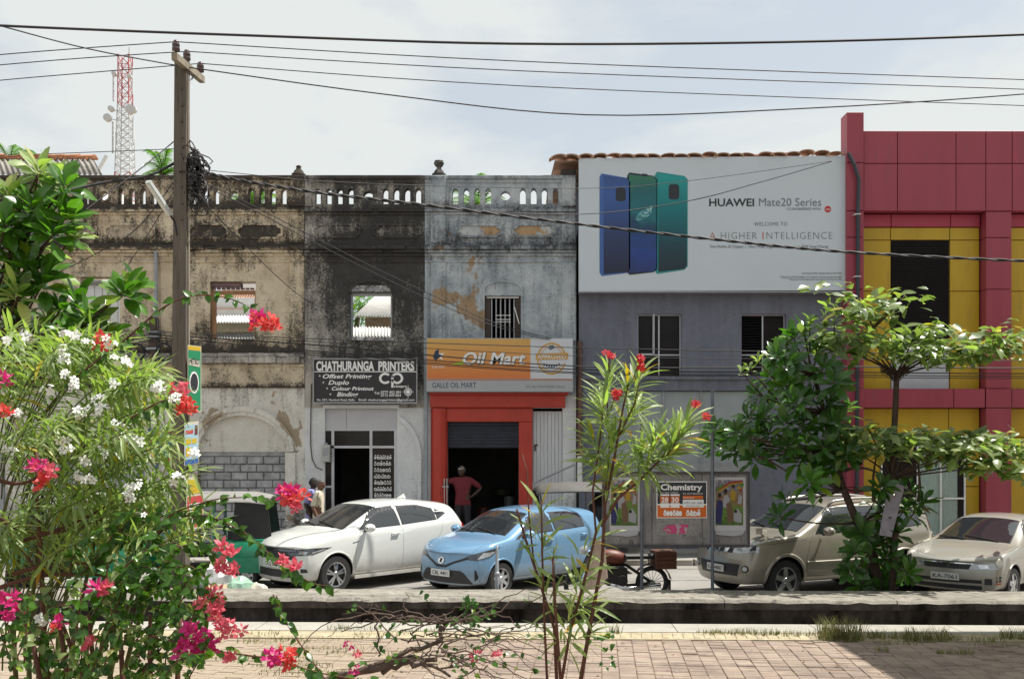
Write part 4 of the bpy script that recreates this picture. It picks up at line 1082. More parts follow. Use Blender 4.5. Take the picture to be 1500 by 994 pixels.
for a in (939.5, 1042.5):
    m = MB(); m.tube([(nx(a), ND - .055, .0), (nx(a), ND - .055, nz(572))], .027, 8); m.obj('post', pmat('galvanised_post', (.13, .145, .175), .5, .5, var=.2), nb)
t = NT('torn_paper'); f = t.noise(16, 8, .75, dist=1.2); t.color(t.ramp(f, [(.36, (.06, .06, .065)), (.47, (.30, .29, .29)), (.56, (.12, .12, .12)), (.66, (.45, .44, .43))])); t.b.inputs['Roughness'].default_value = .95
m = MB(); m.plate([(nx(a), nz(b)) for a, b in ((960, 782), (985, 785), (1003, 786), (1024, 783), (1026, 757), (1000, 756), (975, 757), (961, 758))], [], ND - .004, ND - .0005); m.obj('torn_paper', t.m, nb)
t = NT('torn_pink_poster'); f = t.noise(11, 6, .7); t.color(t.ramp(f, [(.42, (.35, .34, .36)), (.48, (.42, .04, .14)), (.62, (.5, .08, .2)), (.66, (.5, .5, .5))])); t.b.inputs['Roughness'].default_value = .9
m = MB(); m.plate([(nx(a), nz(b)) for a, b in ((971, 775), (978, 781), (1006, 781), (1008, 768), (992, 767), (977, 769))], [], ND - .008, ND - .0045); m.obj('torn_pink_strip', t.m, nb)
# class poster
cp = thing('class_poster', 'black and orange chemistry class poster in the middle of the notice board', 'poster', (nx(998), ND - .01, nz(758)))
Y0 = ND - .006
m = MB(); m.box(nx(961.5), nx(1035.5), Y0 - .003, Y0, nz(758.3), nz(704.5)); m.obj('paper', WHT, cp)
ORI = flat('orange_ink', (.55, .12, .015))
def pr(a, b, t, q, mt, nm='print_block', k=1): m = MB(); m.box(nx(a), nx(b), Y0 - .003 - .0015 * k, Y0 - .003 - .0015 * (k - 1) - .0002, nz(q), nz(t)); return m.obj(nm, mt, cp)
pr(962.8, 1034.3, 706, 737.5, INK); pr(962.8, 1034.3, 739.5, 757.2, ORI)
def NT_(s, x, y, h, w, mt, k=3, **kw): lettering(s, nx(x), nz(y), Y0 - .003 - .0015 * k, h * ND / FPX / .72, mt, cp, width=w * ND / FPX, ext=.0006, **kw)
NT_('Chemistry', 967.5, 717, 8.6, 61, WHT, bold=.004)
NT_('A/L 2021 THEORY', 967.5, 722, 2.0, 26, WHT); NT_('A/L 2019 REVISION', 1000, 723.4, 2.0, 29, WHT)
for a in (967, 982):
    pr(a, a + 13.2, 723.2, 725.6, WHT, k=2); pr(a, a + 13.2, 726.2, 735.6, ORI, k=2); pr(a, a + 13.2, 736.2, 743, WHT, k=2)
NT_('28', 968.6, 735, 7.4, 10, WHT, bold=.002); NT_('30', 983.4, 735, 7.4, 10.4, WHT, bold=.002)
pr(1000, 1029.5, 725.4, 730.2, ORI, k=2); pr(1000, 1030.5, 731.3, 742.5, WHT, k=2)
NT_('APEX Hall  Galle', 1001.5, 737.5, 3.6, 27, INK2); NT_('chemistry class', 1004, 741.3, 2.2, 21, INK2)
NT_('from June', 1000.6, 729.4, 2.3, 16, WHT)
sinhala(cp, nx(972), nz(754.4), Y0 - .008, 7.6 * ND / FPX, 6, WHT, 3, w=27 * ND / FPX, bold=.2); sinhala(cp, nx(1005), nz(754.4), Y0 - .008, 7.6 * ND / FPX, 4, WHT, 4, w=21 * ND / FPX, bold=.2)
# two picture posters of children in a field
def child_poster(x0, x1, t, q, label):
    o = thing('picture_poster', label, 'poster', (nx((x0 + x1) / 2), ND - .01, nz(q)), 'posters of children in a field')
    m = MB(); m.box(nx(x0), nx(x1), Y0 - .003, Y0, nz(q), nz(t)); m.obj('paper', flat('poster_paper', (.42, .42, .45)), o)
    g = NT('print_field'); f = g.noise(14, 5, .7, off=(2, 0, 1)); zz = g.math('DIVIDE', g.math('SUBTRACT', g.sep(2), nz(q)), nz(t) - nz(q))
    f = g.math('ADD', g.math('MULTIPLY', f, .75), g.math('MULTIPLY', g.math('SUBTRACT', zz, .5), .55))
    g.color(g.ramp(f, [(.05, (.02, .04, .01)), (.2, (.06, .13, .015)), (.34, (.10, .18, .03)), (.42, (.20, .06, .04)), (.48, (.20, .17, .10)), (.56, (.09, .09, .16)), (.63, (.30, .28, .30)), (.8, (.25, .25, .34))])); g.b.inputs['Roughness'].default_value = .6
    W_, H_ = x1 - x0, q - t
    def P_(u, v): return (nx(x0 + u * W_), nz(t + v * H_))
    m = MB(); m.plate([P_(.04, .90), P_(.92, .90), P_(.92, .05), P_(.04, .05)], [], Y0 - .005, Y0 - .0032); m.obj('picture', g.m, o)
    cols = {k: tuple(c * .62 for c in v) for k, v in dict(skin=(.10, .045, .03), blue=(.03, .03, .16), white=(.45, .45, .5), hair=(.015, .012, .012), yel=(.5, .32, .03), red=(.4, .04, .03), grn=(.12, .26, .02), tan=(.2, .12, .07)).items()}  # inks darkened for the shade that lies on the board
    ms = {k: flat('print_' + k, v) for k, v in cols.items()}
    sh = [('blue', [(.05, .86), (.2, .88), (.26, .7), (.28, .5), (.22, .42), (.1, .43), (.05, .6)]), ('skin', 'c', .17, .36, .06), ('hair', 'c', .17, .325, .055), ('white', [(.27, .55), (.45, .6), (.5, .42), (.42, .33), (.3, .36)]), ('skin', 'c', .36, .29, .055), ('hair', 'c', .36, .255, .06),
          ('tan', [(.42, .86), (.6, .84), (.6, .6), (.5, .45), (.38, .5), (.4, .66)]), ('white', [(.62, .82), (.86, .86), (.88, .7), (.74, .58), (.62, .66)]), ('hair', 'c', .68, .64, .05), ('yel', [(.52, .42), (.66, .44), (.68, .3), (.6, .22), (.52, .26)]), ('skin', 'c', .6, .18, .05), ('hair', 'c', .6, .155, .05),
          ('white', [(.74, .5), (.86, .5), (.88, .36), (.78, .32)]), ('red', 'c', .84, .25, .05), ('yel', 'c', .78, .2, .06), ('grn', 'c', .88, .14, .06), ('red', [(.1, .22), (.5, .08), (.9, .06), (.9, .085), (.5, .115), (.12, .26)]), ('yel', [(.12, .26), (.5, .12), (.9, .09), (.9, .11), (.5, .15), (.14, .29)]), ('grn', [(.05, .22), (.3, .12), (.3, .16), (.07, .27)])]
    for k, e in enumerate(sh):
        y = Y0 - .0053 - .0004 * k
        pts = [P_(e[2] + e[4] * math.cos(a * .7), e[3] + e[4] * .62 * math.sin(a * .7)) for a in range(9)] if e[1] == 'c' else [P_(*p) for p in e[1]]
        m = MB(); m.plate(pts, [], y - .0003, y); m.obj('print_shape', ms[e[0]], o)
    m = MB()
    m.add([(nx(x0 + .03 * W_), Y0 - .004, nz(q)), (nx(x0 + .97 * W_), Y0 - .004, nz(q)), (nx(x0 + .9 * W_), Y0 - .02, nz(q + 6)), (nx(x0 + .6 * W_), Y0 - .03, nz(q + 8)), (nx(x0 + .05 * W_), Y0 - .01, nz(q + 6))], [(0, 1, 2, 3, 4)]); m.obj('curled_edge', flat('poster_back', (.34, .34, .36)), o)
child_poster(893, 937.5, 698.5, 777, 'picture poster of children in a field on the left panel of the notice board')
child_poster(1046, 1092, 698.5, 776.5, 'picture poster of children in a field at the right end of the notice board')
# ================================================================ vehicles
def lerpc(curve, x):
    if x <= curve[0][0]: return curve[0][1]
    for (a, p), (b, q) in zip(curve, curve[1:]):
        if x <= b: return p + (q - p) * (x - a) / (b - a)
    return curve[-1][1]
GLASS = pmat('car_glass', (.02, .023, .027), .02, var=0, spec=.9, coat=.6)
SEAL = pmat('black_rubber', (.012, .012, .013), .6, var=0)
PLAST = pmat('black_plastic', (.022, .022, .024), .5, var=.1)
TYRE = pmat('tyre_rubber', (.022, .021, .021), .85, var=.2, scale=9)
ALLOY = pmat('alloy', (.55, .56, .58), .28, .9, var=.05)
HUBCAP = pmat('hub_cap', (.50, .51, .53), .35, .6, var=.08)
CHROME = pmat('chrome', (.68, .69, .71), .12, 1.0, var=0)
LAMP = pmat('lamp_lens', (.42, .44, .46), .08, .3, var=.3, scale=14, coat=.8)
LAMPD = pmat('dark_lamp_lens', (.06, .065, .075), .06, .3, var=.4, scale=12, coat=1)
REDL = pmat('red_lamp_lens', (.38, .01, .012), .15, var=.2, scale=14, coat=.6)
PLATE = pmat('plate_white', (.62, .62, .60), .5, var=.05)
ARCHM = pmat('wheel_well', (.010, .010, .010), .95, var=0)
def paint(name, c, metal=.0, rough=.33):
    t = NT(name); P_ = t.P(True); sx = t.node('ShaderNodeSeparateXYZ'); t.link(P_, sx.inputs[0])
    col = t.ramp(t.noise(1.3, 5, .6, obj=True), [(.3, tuple(v * .96 for v in c)), (.7, tuple(min(1, v * 1.03) for v in c))])
    f = t.math('ADD', sx.outputs[2], t.math('MULTIPLY', t.math('SUBTRACT', t.noise(5, 8, .7, obj=True), .5), .55))
    dm = t.ramp(f, [(.20, .62), (.55, .10), (.9, .03)])      # road dust thrown up the sills
    t.color(t.mix(dm, col, (.27, .235, .185)))
    rg = t.math('ADD', t.math('MULTIPLY', dm, .5), rough - .05); t.link(rg, t.b.inputs['Roughness'])
    t.b.inputs['Metallic'].default_value = metal; t.b.inputs['Coat Weight'].default_value = .8; t.b.inputs['Coat Roughness'].default_value = .04
    return t.m

def patch(bvh, pts, dirv, off, mat, name, parent, depth=.012, seg=.07, flat=False):
    """a panel cut to an outline and laid on the body along dirv"""
    n = Vector(dirv).normalized(); u = n.orthogonal().normalized(); v = n.cross(u)
    P_ = [Vector(p) for p in pts]; o = sum(P_, Vector()) / len(P_)
    loop = []
    for a, b in zip(P_, P_[1:] + P_[:1]):
        k = max(1, int((b - a).length / seg))
        loop += [a.lerp(b, i / k) for i in range(k)]
    l2 = [Vector(((p - o).dot(u), (p - o).dot(v), 0)) for p in loop]
    bm = bmesh.new()
    vs = [bm.verts.new(p) for p in l2]
    for t in tessellate_polygon([l2]):
        try: bm.faces.new([vs[i] for i in t])
        except ValueError: pass
    for _ in range(3):
        es = [e for e in bm.edges if e.calc_length() > seg * 1.6]
        if es: bmesh.ops.subdivide_edges(bm, edges=es, cuts=1)
        bmesh.ops.triangulate(bm, faces=bm.faces[:])
    for q in bm.verts:
        w = o + u * q.co.x + v * q.co.y
        h = bvh.ray_cast(w - n * 3, n)
        if h[0] is None or abs((h[0] - w).dot(n)) > .6:
            h = bvh.find_nearest(w)
        q.co = h[0] + h[1] * off
    ed = [e for e in bm.edges if e.is_boundary]
    r = bmesh.ops.extrude_edge_only(bm, edges=ed)
    for q in r['geom']:
        if isinstance(q, bmesh.types.BMVert): q.co += n * depth
    bmesh.ops.recalc_face_normals(bm, faces=bm.faces[:])
    c = sum((f.normal.dot(n) for f in bm.faces if abs(f.normal.dot(n)) > .2), 0.0)
    if c > 0: bmesh.ops.reverse_faces(bm, faces=bm.faces[:])
    me = bpy.data.meshes.new(name); bm.to_mesh(me); bm.free()
    me.materials.append(mat)
    me.polygons.foreach_set('use_smooth', [True] * len(me.polygons))
    try: me.set_sharp_from_angle(angle=R(35))
    except Exception: pass
    return link(name, me, parent, world=False)
def grow(pts, k):
    P_ = [Vector(p) for p in pts]; o = sum(P_, Vector()) / len(P_)
    return [o + (p - o) * (1 + k / max(.05, (p - o).length)) for p in P_]
def mir(pts): return [(p[0], -p[1], p[2]) for p in pts]

def wheel(parent, x, y, r, w, style, name='wheel'):
    s = -1 if y < 0 else 1
    e = bpy.data.objects.new(name, None); COL.objects.link(e); e.parent = parent; e.location = (x, y, r); e.empty_display_size = .1
    ri = r * .66
    t = MB(); t.lathe([(ri, -w / 2), (r * .93, -w / 2), (r, -w * .36), (r, w * .36), (r * .93, w / 2), (ri, w / 2), (ri * .97, w * .3), (ri * .97, -w * .3), (ri, -w / 2)], 0, 0, 0, 32, 'y'); t.f = t.f[:-2]; t.mi = t.mi[:-2]
    o = t.obj('tyre', TYRE, None); o.parent = e; smooth_by_angle(o, 30)
    rm = MB(); f = s * w * .42
    def disc(r0, r1, y0, y1, n=32):
        rm.lathe([(r0, y0), (r1, y1)], 0, 0, 0, n, 'y')
    ring = MB(); ring.lathe([(ri * .9, f - s * .03), (ri * .92, f), (ri * 1.0, f + s * .006), (ri * 1.0, f - s * .05), (ri * .9, f - s * .03)], 0, 0, 0, 32, 'y'); ring.f = ring.f[:-2]; ring.mi = ring.mi[:-2]
    sp = {'five_y': 5, 'six': 6, 'seven': 7, 'five': 5}[style]
    for k in range(sp):
        a = 2 * PI * k / sp + .3
        sw = {'five_y': .055, 'six': .055, 'seven': .05, 'five': .075}[style]
        for da in ((-.17, .17) if style == 'five_y' else (0,)):
            p0 = Vector((math.cos(a) * ri * .12, 0, math.sin(a) * ri * .12)); p1 = Vector((math.cos(a + da) * ri * .93, 0, math.sin(a + da) * ri * .93))
            tn = (p1 - p0).cross(Vector((0, 1, 0))).normalized()
            q = sw * (.6 if style == 'five_y' else 1)
            a0, a1 = tn * q * .62, tn * q * .5
            F, B = Vector((0, f + s * .004, 0)), Vector((0, f - s * .03, 0)); F1 = Vector((0, f - s * .006, 0))
            ring.add([p0 - a0 + F, p0 + a0 + F, p1 + a1 + F1, p1 - a1 + F1, p0 - a0 + B, p0 + a0 + B, p1 + a1 + B, p1 - a1 + B], [(0, 1, 2, 3), (4, 7, 6, 5), (0, 3, 7, 4), (1, 5, 6, 2)])
    ring.lathe([(.001, f + s * .012), (.045, f + s * .012), (.055, f), (.055, f - s * .04)], 0, 0, 0, 16, 'y')
    o = ring.obj('rim', ALLOY if style != 'seven' else HUBCAP, None); o.parent = e
    bm = bmesh.new(); bm.from_mesh(o.data); bmesh.ops.recalc_face_normals(bm, faces=bm.faces[:]); bm.to_mesh(o.data); bm.free()
    d = MB(); d.lathe([(.001, f - s * .055), (ri * .98, f - s * .055), (ri * .98, f - s * .06)], 0, 0, 0, 24, 'y'); o = d.obj('backing_disc', PLAST, None); o.parent = e  # dark disc that fills the rim behind the spokes
    return e

def make_car(spec, name, label, cat='car'):
    root = thing(name, label, cat)
    L, Wd = spec['L'], spec['W'] / 2
    top, belt, wid, bow = spec['top'], spec['belt'], spec['wid'], spec['bow']
    xs = spec['xs']; zb = spec['zb']
    def section(x):
        w = Wd * lerpc(wid, x); zs = lerpc(belt, x); tp = lerpc(top, x); h = max(.02, tp - zs)
        fl = lerpc(spec.get('floor', [(0, zb), (L, zb)]), x)
        drop = min(spec.get('rdrop', .06), .35 * h); wt = (w - .06) - spec.get('tumble', .30) * h
        p5 = (w - .035, zs + min(.03, .4 * h)); p7 = (wt, tp - drop)
        p6 = ((p5[0] + p7[0]) / 2 + .018 * min(1, h / .4), (p5[1] + p7[1]) / 2)
        zm = fl + (zs - fl) * .52
        return [(0, fl), (w * .80, fl), (w * .955, fl + .05), (w * 1.0, zm - .10), (w * 1.0, zm + .12), (w - .012, zs - .02), p5, p6, p7, (wt * .55, tp - drop * .2), (0, tp)]
    NP = 11
    v, f = [], []
    n = len(xs)
    for i, x in enumerate(xs):
        sec = section(x)
        for side in (1, -1):
            for k, (y, z) in enumerate(sec):
                xx = x
                fr = 1 - min(1, x / .5)           # front end: bowed in plan, shaped in profile
                rr = 1 - min(1, (L - x) / .4)
                q = (abs(y) / Wd) ** 2
                xx += fr * (bow * q + lerpc(spec['nose'], z)) - rr * (spec.get('rbow', .14) * q + lerpc(spec['tail'], z))
                v.append((xx, y * side, z))
    def I(i, s, k): return i * 2 * NP + s * NP + k
    for i in range(n - 1):
        for k in range(NP - 1):
            f.append((I(i, 0, k), I(i, 0, k + 1), I(i + 1, 0, k + 1), I(i + 1, 0, k)))
            f.append((I(i, 1, k), I(i + 1, 1, k), I(i + 1, 1, k + 1), I(i, 1, k + 1)))
    for i, flip in ((0, 0), (n - 1, 1)):
        x = xs[i]; sec = section(x); base = len(v)
        for k, (y, z) in enumerate(sec):
            xx = x + (lerpc(spec['nose'], z) if i == 0 else -lerpc(spec['tail'], z)); v.append((xx, 0, z))
        for k in range(NP - 1):
            a = (I(i, 0, k), base + k, base + k + 1, I(i, 0, k + 1)); b = (I(i, 1, k), I(i, 1, k + 1), base + k + 1, base + k)
            f += [a[::-1], b[::-1]] if flip else [a, b]
    me = bpy.data.meshes.new('cage'); me.from_pydata(v, [], f)
    bm = bmesh.new(); bm.from_mesh(me); bmesh.ops.remove_doubles(bm, verts=bm.verts[:], dist=.0004)
    bmesh.ops.dissolve_degenerate(bm, edges=bm.edges[:], dist=.0002); bmesh.ops.recalc_face_normals(bm, faces=bm.faces[:]); bm.to_mesh(me); bm.free()
    tmp = bpy.data.objects.new('cage', me); COL.objects.link(tmp)
    tmp.modifiers.new('s', 'SUBSURF').levels = 2
    dg = bpy.context.evaluated_depsgraph_get()
    sm = bpy.data.meshes.new_from_object(tmp.evaluated_get(dg))
    bpy.data.objects.remove(tmp)
    bm = bmesh.new(); bm.from_mesh(sm); bvh = BVHTree.FromBMesh(bm); bm.free()
    sm.materials.append(spec['paint']); sm.materials.append(ARCHM)
    body = bpy.data.objects.new('body', sm); COL.objects.link(body)
    # wheel arches cut out of the sides
    cut = MB(); cut.cur = 1; r = spec['r']; ra = r + spec.get('arch', .055)
    for ax in spec['axles']:
        for s in (-1, 1):
            c = MB(); nn = 40; y0, y1 = s * (Wd - .30), s * (Wd + .2)
            vs = [(ax + ra * math.cos(2 * PI * k / nn), yy, r + .01 + ra * math.sin(2 * PI * k / nn)) for yy in (y0, y1) for k in range(nn)]
            fs = [tuple(range(nn)), tuple(range(2 * nn - 1, nn - 1, -1))] + [(k, k + nn, (k + 1) % nn + nn, (k + 1) % nn) for k in range(nn)]
            cut.add(vs, fs)
    cm = cut.mesh('cut', [spec['paint'], ARCHM])
    bm = bmesh.new(); bm.from_mesh(cm); bmesh.ops.recalc_face_normals(bm, faces=bm.faces[:]); bm.to_mesh(cm); bm.free()
    co = bpy.data.objects.new('cut', cm); COL.objects.link(co)
    bo = body.modifiers.new('b', 'BOOLEAN'); bo.operation = 'DIFFERENCE'; bo.object = co; bo.solver = 'EXACT'
    dg = bpy.context.evaluated_depsgraph_get(); dg.update()
    nm = bpy.data.meshes.new_from_object(body.evaluated_get(dg))
    bpy.data.objects.remove(body); bpy.data.objects.remove(co)
    nm.name = 'body'
    o = link('body', nm, root, world=False); smooth_by_angle(o, 32)
    for ax in spec['axles']:
        for s in (-1, 1):
            wheel(root, ax, s * (Wd - spec.get('tw', .2) / 2 - .015), r, spec.get('tw', .2), spec['rim'])
            lip = MB(); pts = []
            for k in range(29):
                a = R(-22 + 224 * k / 28); X_, Z_ = ax + (ra + .004) * math.cos(a), r + .01 + (ra + .004) * math.sin(a)
                h = bvh.ray_cast(Vector((X_, s * 3, Z_)), Vector((0, -s, 0)))
                if h[0] is not None and h[0].y * s > Wd * .6: pts.append(h[0])
            if len(pts) > 4:
                lip.tube(pts, spec.get('lip', .016), 6); q = lip.obj('arch_lip', spec.get('lipmat', spec['paint']), None, True); q.parent = root
    # glazing and panels
    for nm_, pts, dv, mt in spec['glass']:
        for sd in ((1,) if nm_ in ('windscreen', 'rear_window') else (1, -1)):
            p = pts if sd == 1 else mir(pts); d = dv if sd == 1 else (dv[0], -dv[1], dv[2])
            g = patch(bvh, grow(p, .022), d, .003, spec.get('sealmat', SEAL), nm_ + '_seal', root, .01)
            patch(bvh, p, d, .0075, GLASS, nm_, root, .006)
    for nm_, pts, dv, mt, off in spec['panels']:
        for sd in ((1, -1) if nm_[0] != '!' else (1,)):
            p = pts if sd == 1 else mir(pts); d = dv if sd == 1 else (dv[0], -dv[1], dv[2])
            patch(bvh, p, d, off, mt, nm_.lstrip('!'), root, .02)
    for pts in spec['seams']:
        for s in (-1, 1):
            sp = []
            for a, b in zip(pts, pts[1:]):
                k = max(1, int(math.hypot(b[0] - a[0], b[1] - a[1]) / .06))
                for i in range(k + (b is pts[-1])):
                    X_, Z_ = a[0] + (b[0] - a[0]) * i / k, a[1] + (b[1] - a[1]) * i / k
                    h = bvh.ray_cast(Vector((X_, s * 3, Z_)), Vector((0, -s, 0)))
                    if h[0] is not None: sp.append(h[0] - h[1] * .0015)
            if len(sp) > 2:
                m = MB(); m.tube(sp, .0042, 4); q = m.obj('door_seam', SEAL, None); q.parent = root
    for pts in spec.get('tops', []):
        sp = []
        for a, b in zip(pts, pts[1:]):
            k = max(1, int(math.hypot(b[0] - a[0], b[1] - a[1]) / .06))
            for i in range(k + (b is pts[-1])):
                h = bvh.ray_cast(Vector((a[0] + (b[0] - a[0]) * i / k, a[1] + (b[1] - a[1]) * i / k, 3)), Vector((0, 0, -1)))
                if h[0] is not None: sp.append(h[0] - h[1] * .0015)
        for s in ((1, -1) if any(abs(p[1]) > .01 for p in pts) else (1,)):
            m = MB(); m.tube([Vector((p.x, p.y * s, p.z)) for p in sp], .004, 4); q = m.obj('bonnet_seam', SEAL, None); q.parent = root
    for (hx, hz) in spec['handles']:
        for s in (-1, 1):
            h = bvh.ray_cast(Vector((hx, s * 3, hz)), Vector((0, -s, 0)))
            if h[0] is not None:
                m = MB(); y = h[0].y; m.tube([(hx - .09, y - s * .005, hz), (hx - .075, y + s * .028, hz + .004), (hx + .075, y + s * .028, hz + .006), (hx + .09, y - s * .005, hz + .004)], [.012, .016, .016, .012], 8); q = m.obj('door_handle', spec.get('handlemat', spec['paint']), None, True); q.parent = root
    for s in (-1, 1):
        mx, my, mz = spec['mirror']; 
        m = MB(); k = 9; prof = [(0, .02), (.02, .085), (.07, .10), (.12, .085), (.14, .03)]
        vs = []; 
        for (dx, hh) in prof:
            for a in range(12):
                an = 2 * PI * a / 12; vs.append((mx - .06 + dx, s * (my + .10) + 1.15 * hh * math.cos(an), mz + .80 * hh * math.sin(an)))
        fs = [(i * 12 + a, i * 12 + (a + 1) % 12, i * 12 + 12 + (a + 1) % 12, i * 12 + 12 + a) for i in range(4) for a in range(12)] + [tuple(range(12)), tuple(range(59, 47, -1))]
        m.add(vs, fs); q = m.obj('mirror', spec['paint'], None, True); q.parent = root
        m = MB(); m.tube([(mx + .02, s * (my - .06), mz - .06), (mx + .01, s * (my + .05), mz - .04)], .028, 8); q2 = m.obj('mirror_arm', PLAST, None, True); q2.parent = q
    # wipers
    wx, wz = spec['cowl']
    for yy, ln in ((-.45, .62), (.12, .5)):
        pts = []
        for k in range(7):
            t_ = k / 6; h = bvh.ray_cast(Vector((wx + .10 + .13 * t_, yy + ln * t_, 3)), Vector((0, 0, -1)))
            if h[0] is not None: pts.append(h[0] + h[1] * .022)
        m = MB(); m.tube(pts, .009, 5); q = m.obj('wiper', PLAST, None); q.parent = root
    # number plate and lettering
    px, pz_, txt = spec['plate']
    h = bvh.ray_cast(Vector((-2, 0, pz_)), Vector((1, 0, 0)))
    X_ = (h[0].x if h[0] is not None else 0) - .022 + px
    m = MB(); m.box(X_, X_ + .02, -.235, .235, pz_ - .058, pz_ + .058); q = m.obj('number_plate', PLATE, None); q.parent = root
    m = MB(); m.box(X_ - .0015, X_, -.224, .224, pz_ - .049, pz_ + .049); q4 = m.obj('plate_face', pmat('plate_face', (.66, .66, .64), .5, var=.04), None); q4.parent = q
    cu = lettering(txt, X_ - .003, 0, 0, .092, INK, q4, width=.40, align='CENTER', bold=.001, ext=.0006)
    cu['local'] = 1; cu.location = (X_ - .0025, 0, pz_ - .033); cu.rotation_euler = (R(90), 0, R(-90))
    return root, bvh

def place(root, hub_px, r, axle, Wd, yaw):
    """put the near front wheel's hub where it stands"""
    d = FPX * (CAMZ - r) / (hub_px[1] - HZ)
    X_ = (hub_px[0] - 750) * d / FPX
    a = R(yaw); c, s = math.cos(a), math.sin(a); lx, ly = axle, -Wd
    root.rotation_euler = (0, 0, a)
    root.location = (X_ - (c * lx - s * ly), d - (s * lx + c * ly), 0)

FX, SD = (1, 0, 0), (0, 1, 0)
def side(pts): return [(x, -.9, z) for x, z in pts]
DG = (.75, .66, 0)      # onto the near front corner: backwards and inwards (near side is -y)
# ---------------------------------------------------------------- white compact SUV
P1 = paint('pearl_white_paint', (.66, .675, .655), 0, .3)
hrv = dict(L=4.30, W=1.77, r=.335, axles=(.86, 3.47), zb=.22, paint=P1, rim='five_y', tw=.215, bow=.30, arch=.05,
    xs=[0, .05, .16, .34, .6, .86, 1.0, 1.08, 1.2, 1.5, 1.8, 1.98, 2.1, 2.5, 3.0, 3.5, 3.76, 3.82, 3.98, 4.12, 4.24, 4.30],
    top=[(0, .84), (.05, .88), (.16, .94), (.6, 1.05), (1.0, 1.105), (1.08, 1.125), (1.98, 1.535), (2.1, 1.56), (2.5, 1.60), (3.0, 1.59), (3.76, 1.51), (3.82, 1.49), (4.12, 1.17), (4.24, 1.04), (4.30, .96)],
    belt=[(0, .76), (.16, .84), (.6, .93), (1.08, 1.0), (2.5, 1.06), (3.8, 1.13), (4.12, 1.06), (4.3, .9)],
    wid=[(0, .90), (.16, .955), (.5, 1), (1.0, .99), (2.5, .99), (3.4, 1.0), (4.0, .975), (4.3, .90)], tumble=.34,
    nose=[(.2, .09), (.35, .03), (.55, .0), (.7, .03), (.86, .10)], tail=[(.2, .08), (.5, 0), (.9, .02), (1.1, .10)],
    glass=[('windscreen', [(1.12, -.66, 1.14), (1.12, .66, 1.14), (1.93, .53, 1.51), (1.93, -.53, 1.51)], (.42, 0, -.9), 0),
           ('front_window', side([(1.42, 1.10), (2.36, 1.135), (2.30, 1.475), (1.98, 1.455), (1.80, 1.39)]), SD, 0),
           ('rear_side_window', side([(2.44, 1.14), (3.28, 1.19), (3.24, 1.40), (2.9, 1.465), (2.40, 1.475)]), SD, 0),
           ('quarter_window', side([(3.33, 1.20), (3.56, 1.30), (3.33, 1.375)]), SD, 0),
           ('rear_window', [(3.9, -.5, 1.42), (3.9, .5, 1.42), (4.1, .56, 1.2), (4.1, -.56, 1.2)], (-.8, 0, -.6), 0)],
    panels=[('headlight', [(.10, -.42, .74), (.14, -.52, .68), (.40, -.82, .72), (.74, -.88, .83), (.42, -.80, .83), (.18, -.60, .80)], DG, LAMPD, .006),
            ('lamp_bulb', [(.22, -.62, .72), (.32, -.72, .715), (.36, -.76, .765), (.24, -.66, .775)], DG, LAMP, .012),
            ('lamp_strip', [(.40, -.80, .735), (.62, -.86, .80), (.60, -.86, .815), (.40, -.80, .76)], DG, LAMP, .012),
            ('!grille', [(0, -.50, .62), (0, .50, .62), (0, .62, .74), (0, .5, .81), (0, -.5, .81), (0, -.62, .74)], FX, PLAST, .005),
            ('!grille_bar', [(0, -.56, .755), (0, .56, .755), (0, .56, .79), (0, -.56, .79)], FX, pmat('smoked_chrome', (.16, .16, .17), .2, .9, var=0), .018),
            ('!lower_intake', [(0, -.56, .30), (0, .56, .30), (0, .50, .44), (0, -.50, .44)], FX, PLAST, .005),
            ('fog_lamp', [(.2, -.70, .40), (.32, -.78, .41), (.30, -.77, .47), (.2, -.70, .47)], DG, PLAST, .006),
            ('tail_lamp', [(3.96, -.82, 1.02), (4.22, -.72, 1.0), (4.2, -.74, 1.10), (3.99, -.8, 1.1)], (-.5, .85, 0), REDL, .012),
            ('fender_vent', side([(1.22, .86), (1.36, .885), (1.36, .9), (1.22, .875)]), SD, SEAL, .002)],
    seams=[[(1.30, .36), (1.27, .60), (1.34, .92), (1.44, 1.08)], [(2.40, .34), (2.42, .7), (2.41, 1.12)], [(1.32, .345), (2.40, .33), (3.02, .36)], [(3.02, .38), (3.14, .66), (3.40, .95), (3.44, 1.18)]],
    handles=[(2.22, .98), (3.38, 1.33)], mirror=(1.50, .90, 1.13), cowl=(1.02, 1.1), tops=[[(.24, .60), (.6, .76), (1.05, .80)]], plate=(.0, .52, 'CAV 2206'))
hrv['plate'] = (.0, .53, 'CAQ 5021')
c1, bv1 = make_car(hrv, 'compact_suv', 'white compact SUV parked nose to the street beside the blue hatchback')
place(c1, (494, 841), .335, .86, .885, 47)
m = MB(); m.box(1.27, 3.05, -.868, -.83, .225, .285); q = m.obj('sill_trim', P1, None); q.parent = c1
m = MB(); m.add([(3.0, -.012, 1.585), (3.0, .012, 1.585), (3.17, .01, 1.67), (3.17, -.01, 1.67), (3.22, .012, 1.575), (3.22, -.012, 1.575)], [(0, 1, 2, 3), (3, 2, 4, 5), (1, 4, 2), (0, 3, 5), (0, 5, 4, 1)]); q = m.obj('roof_fin', P1, None); q.parent = c1
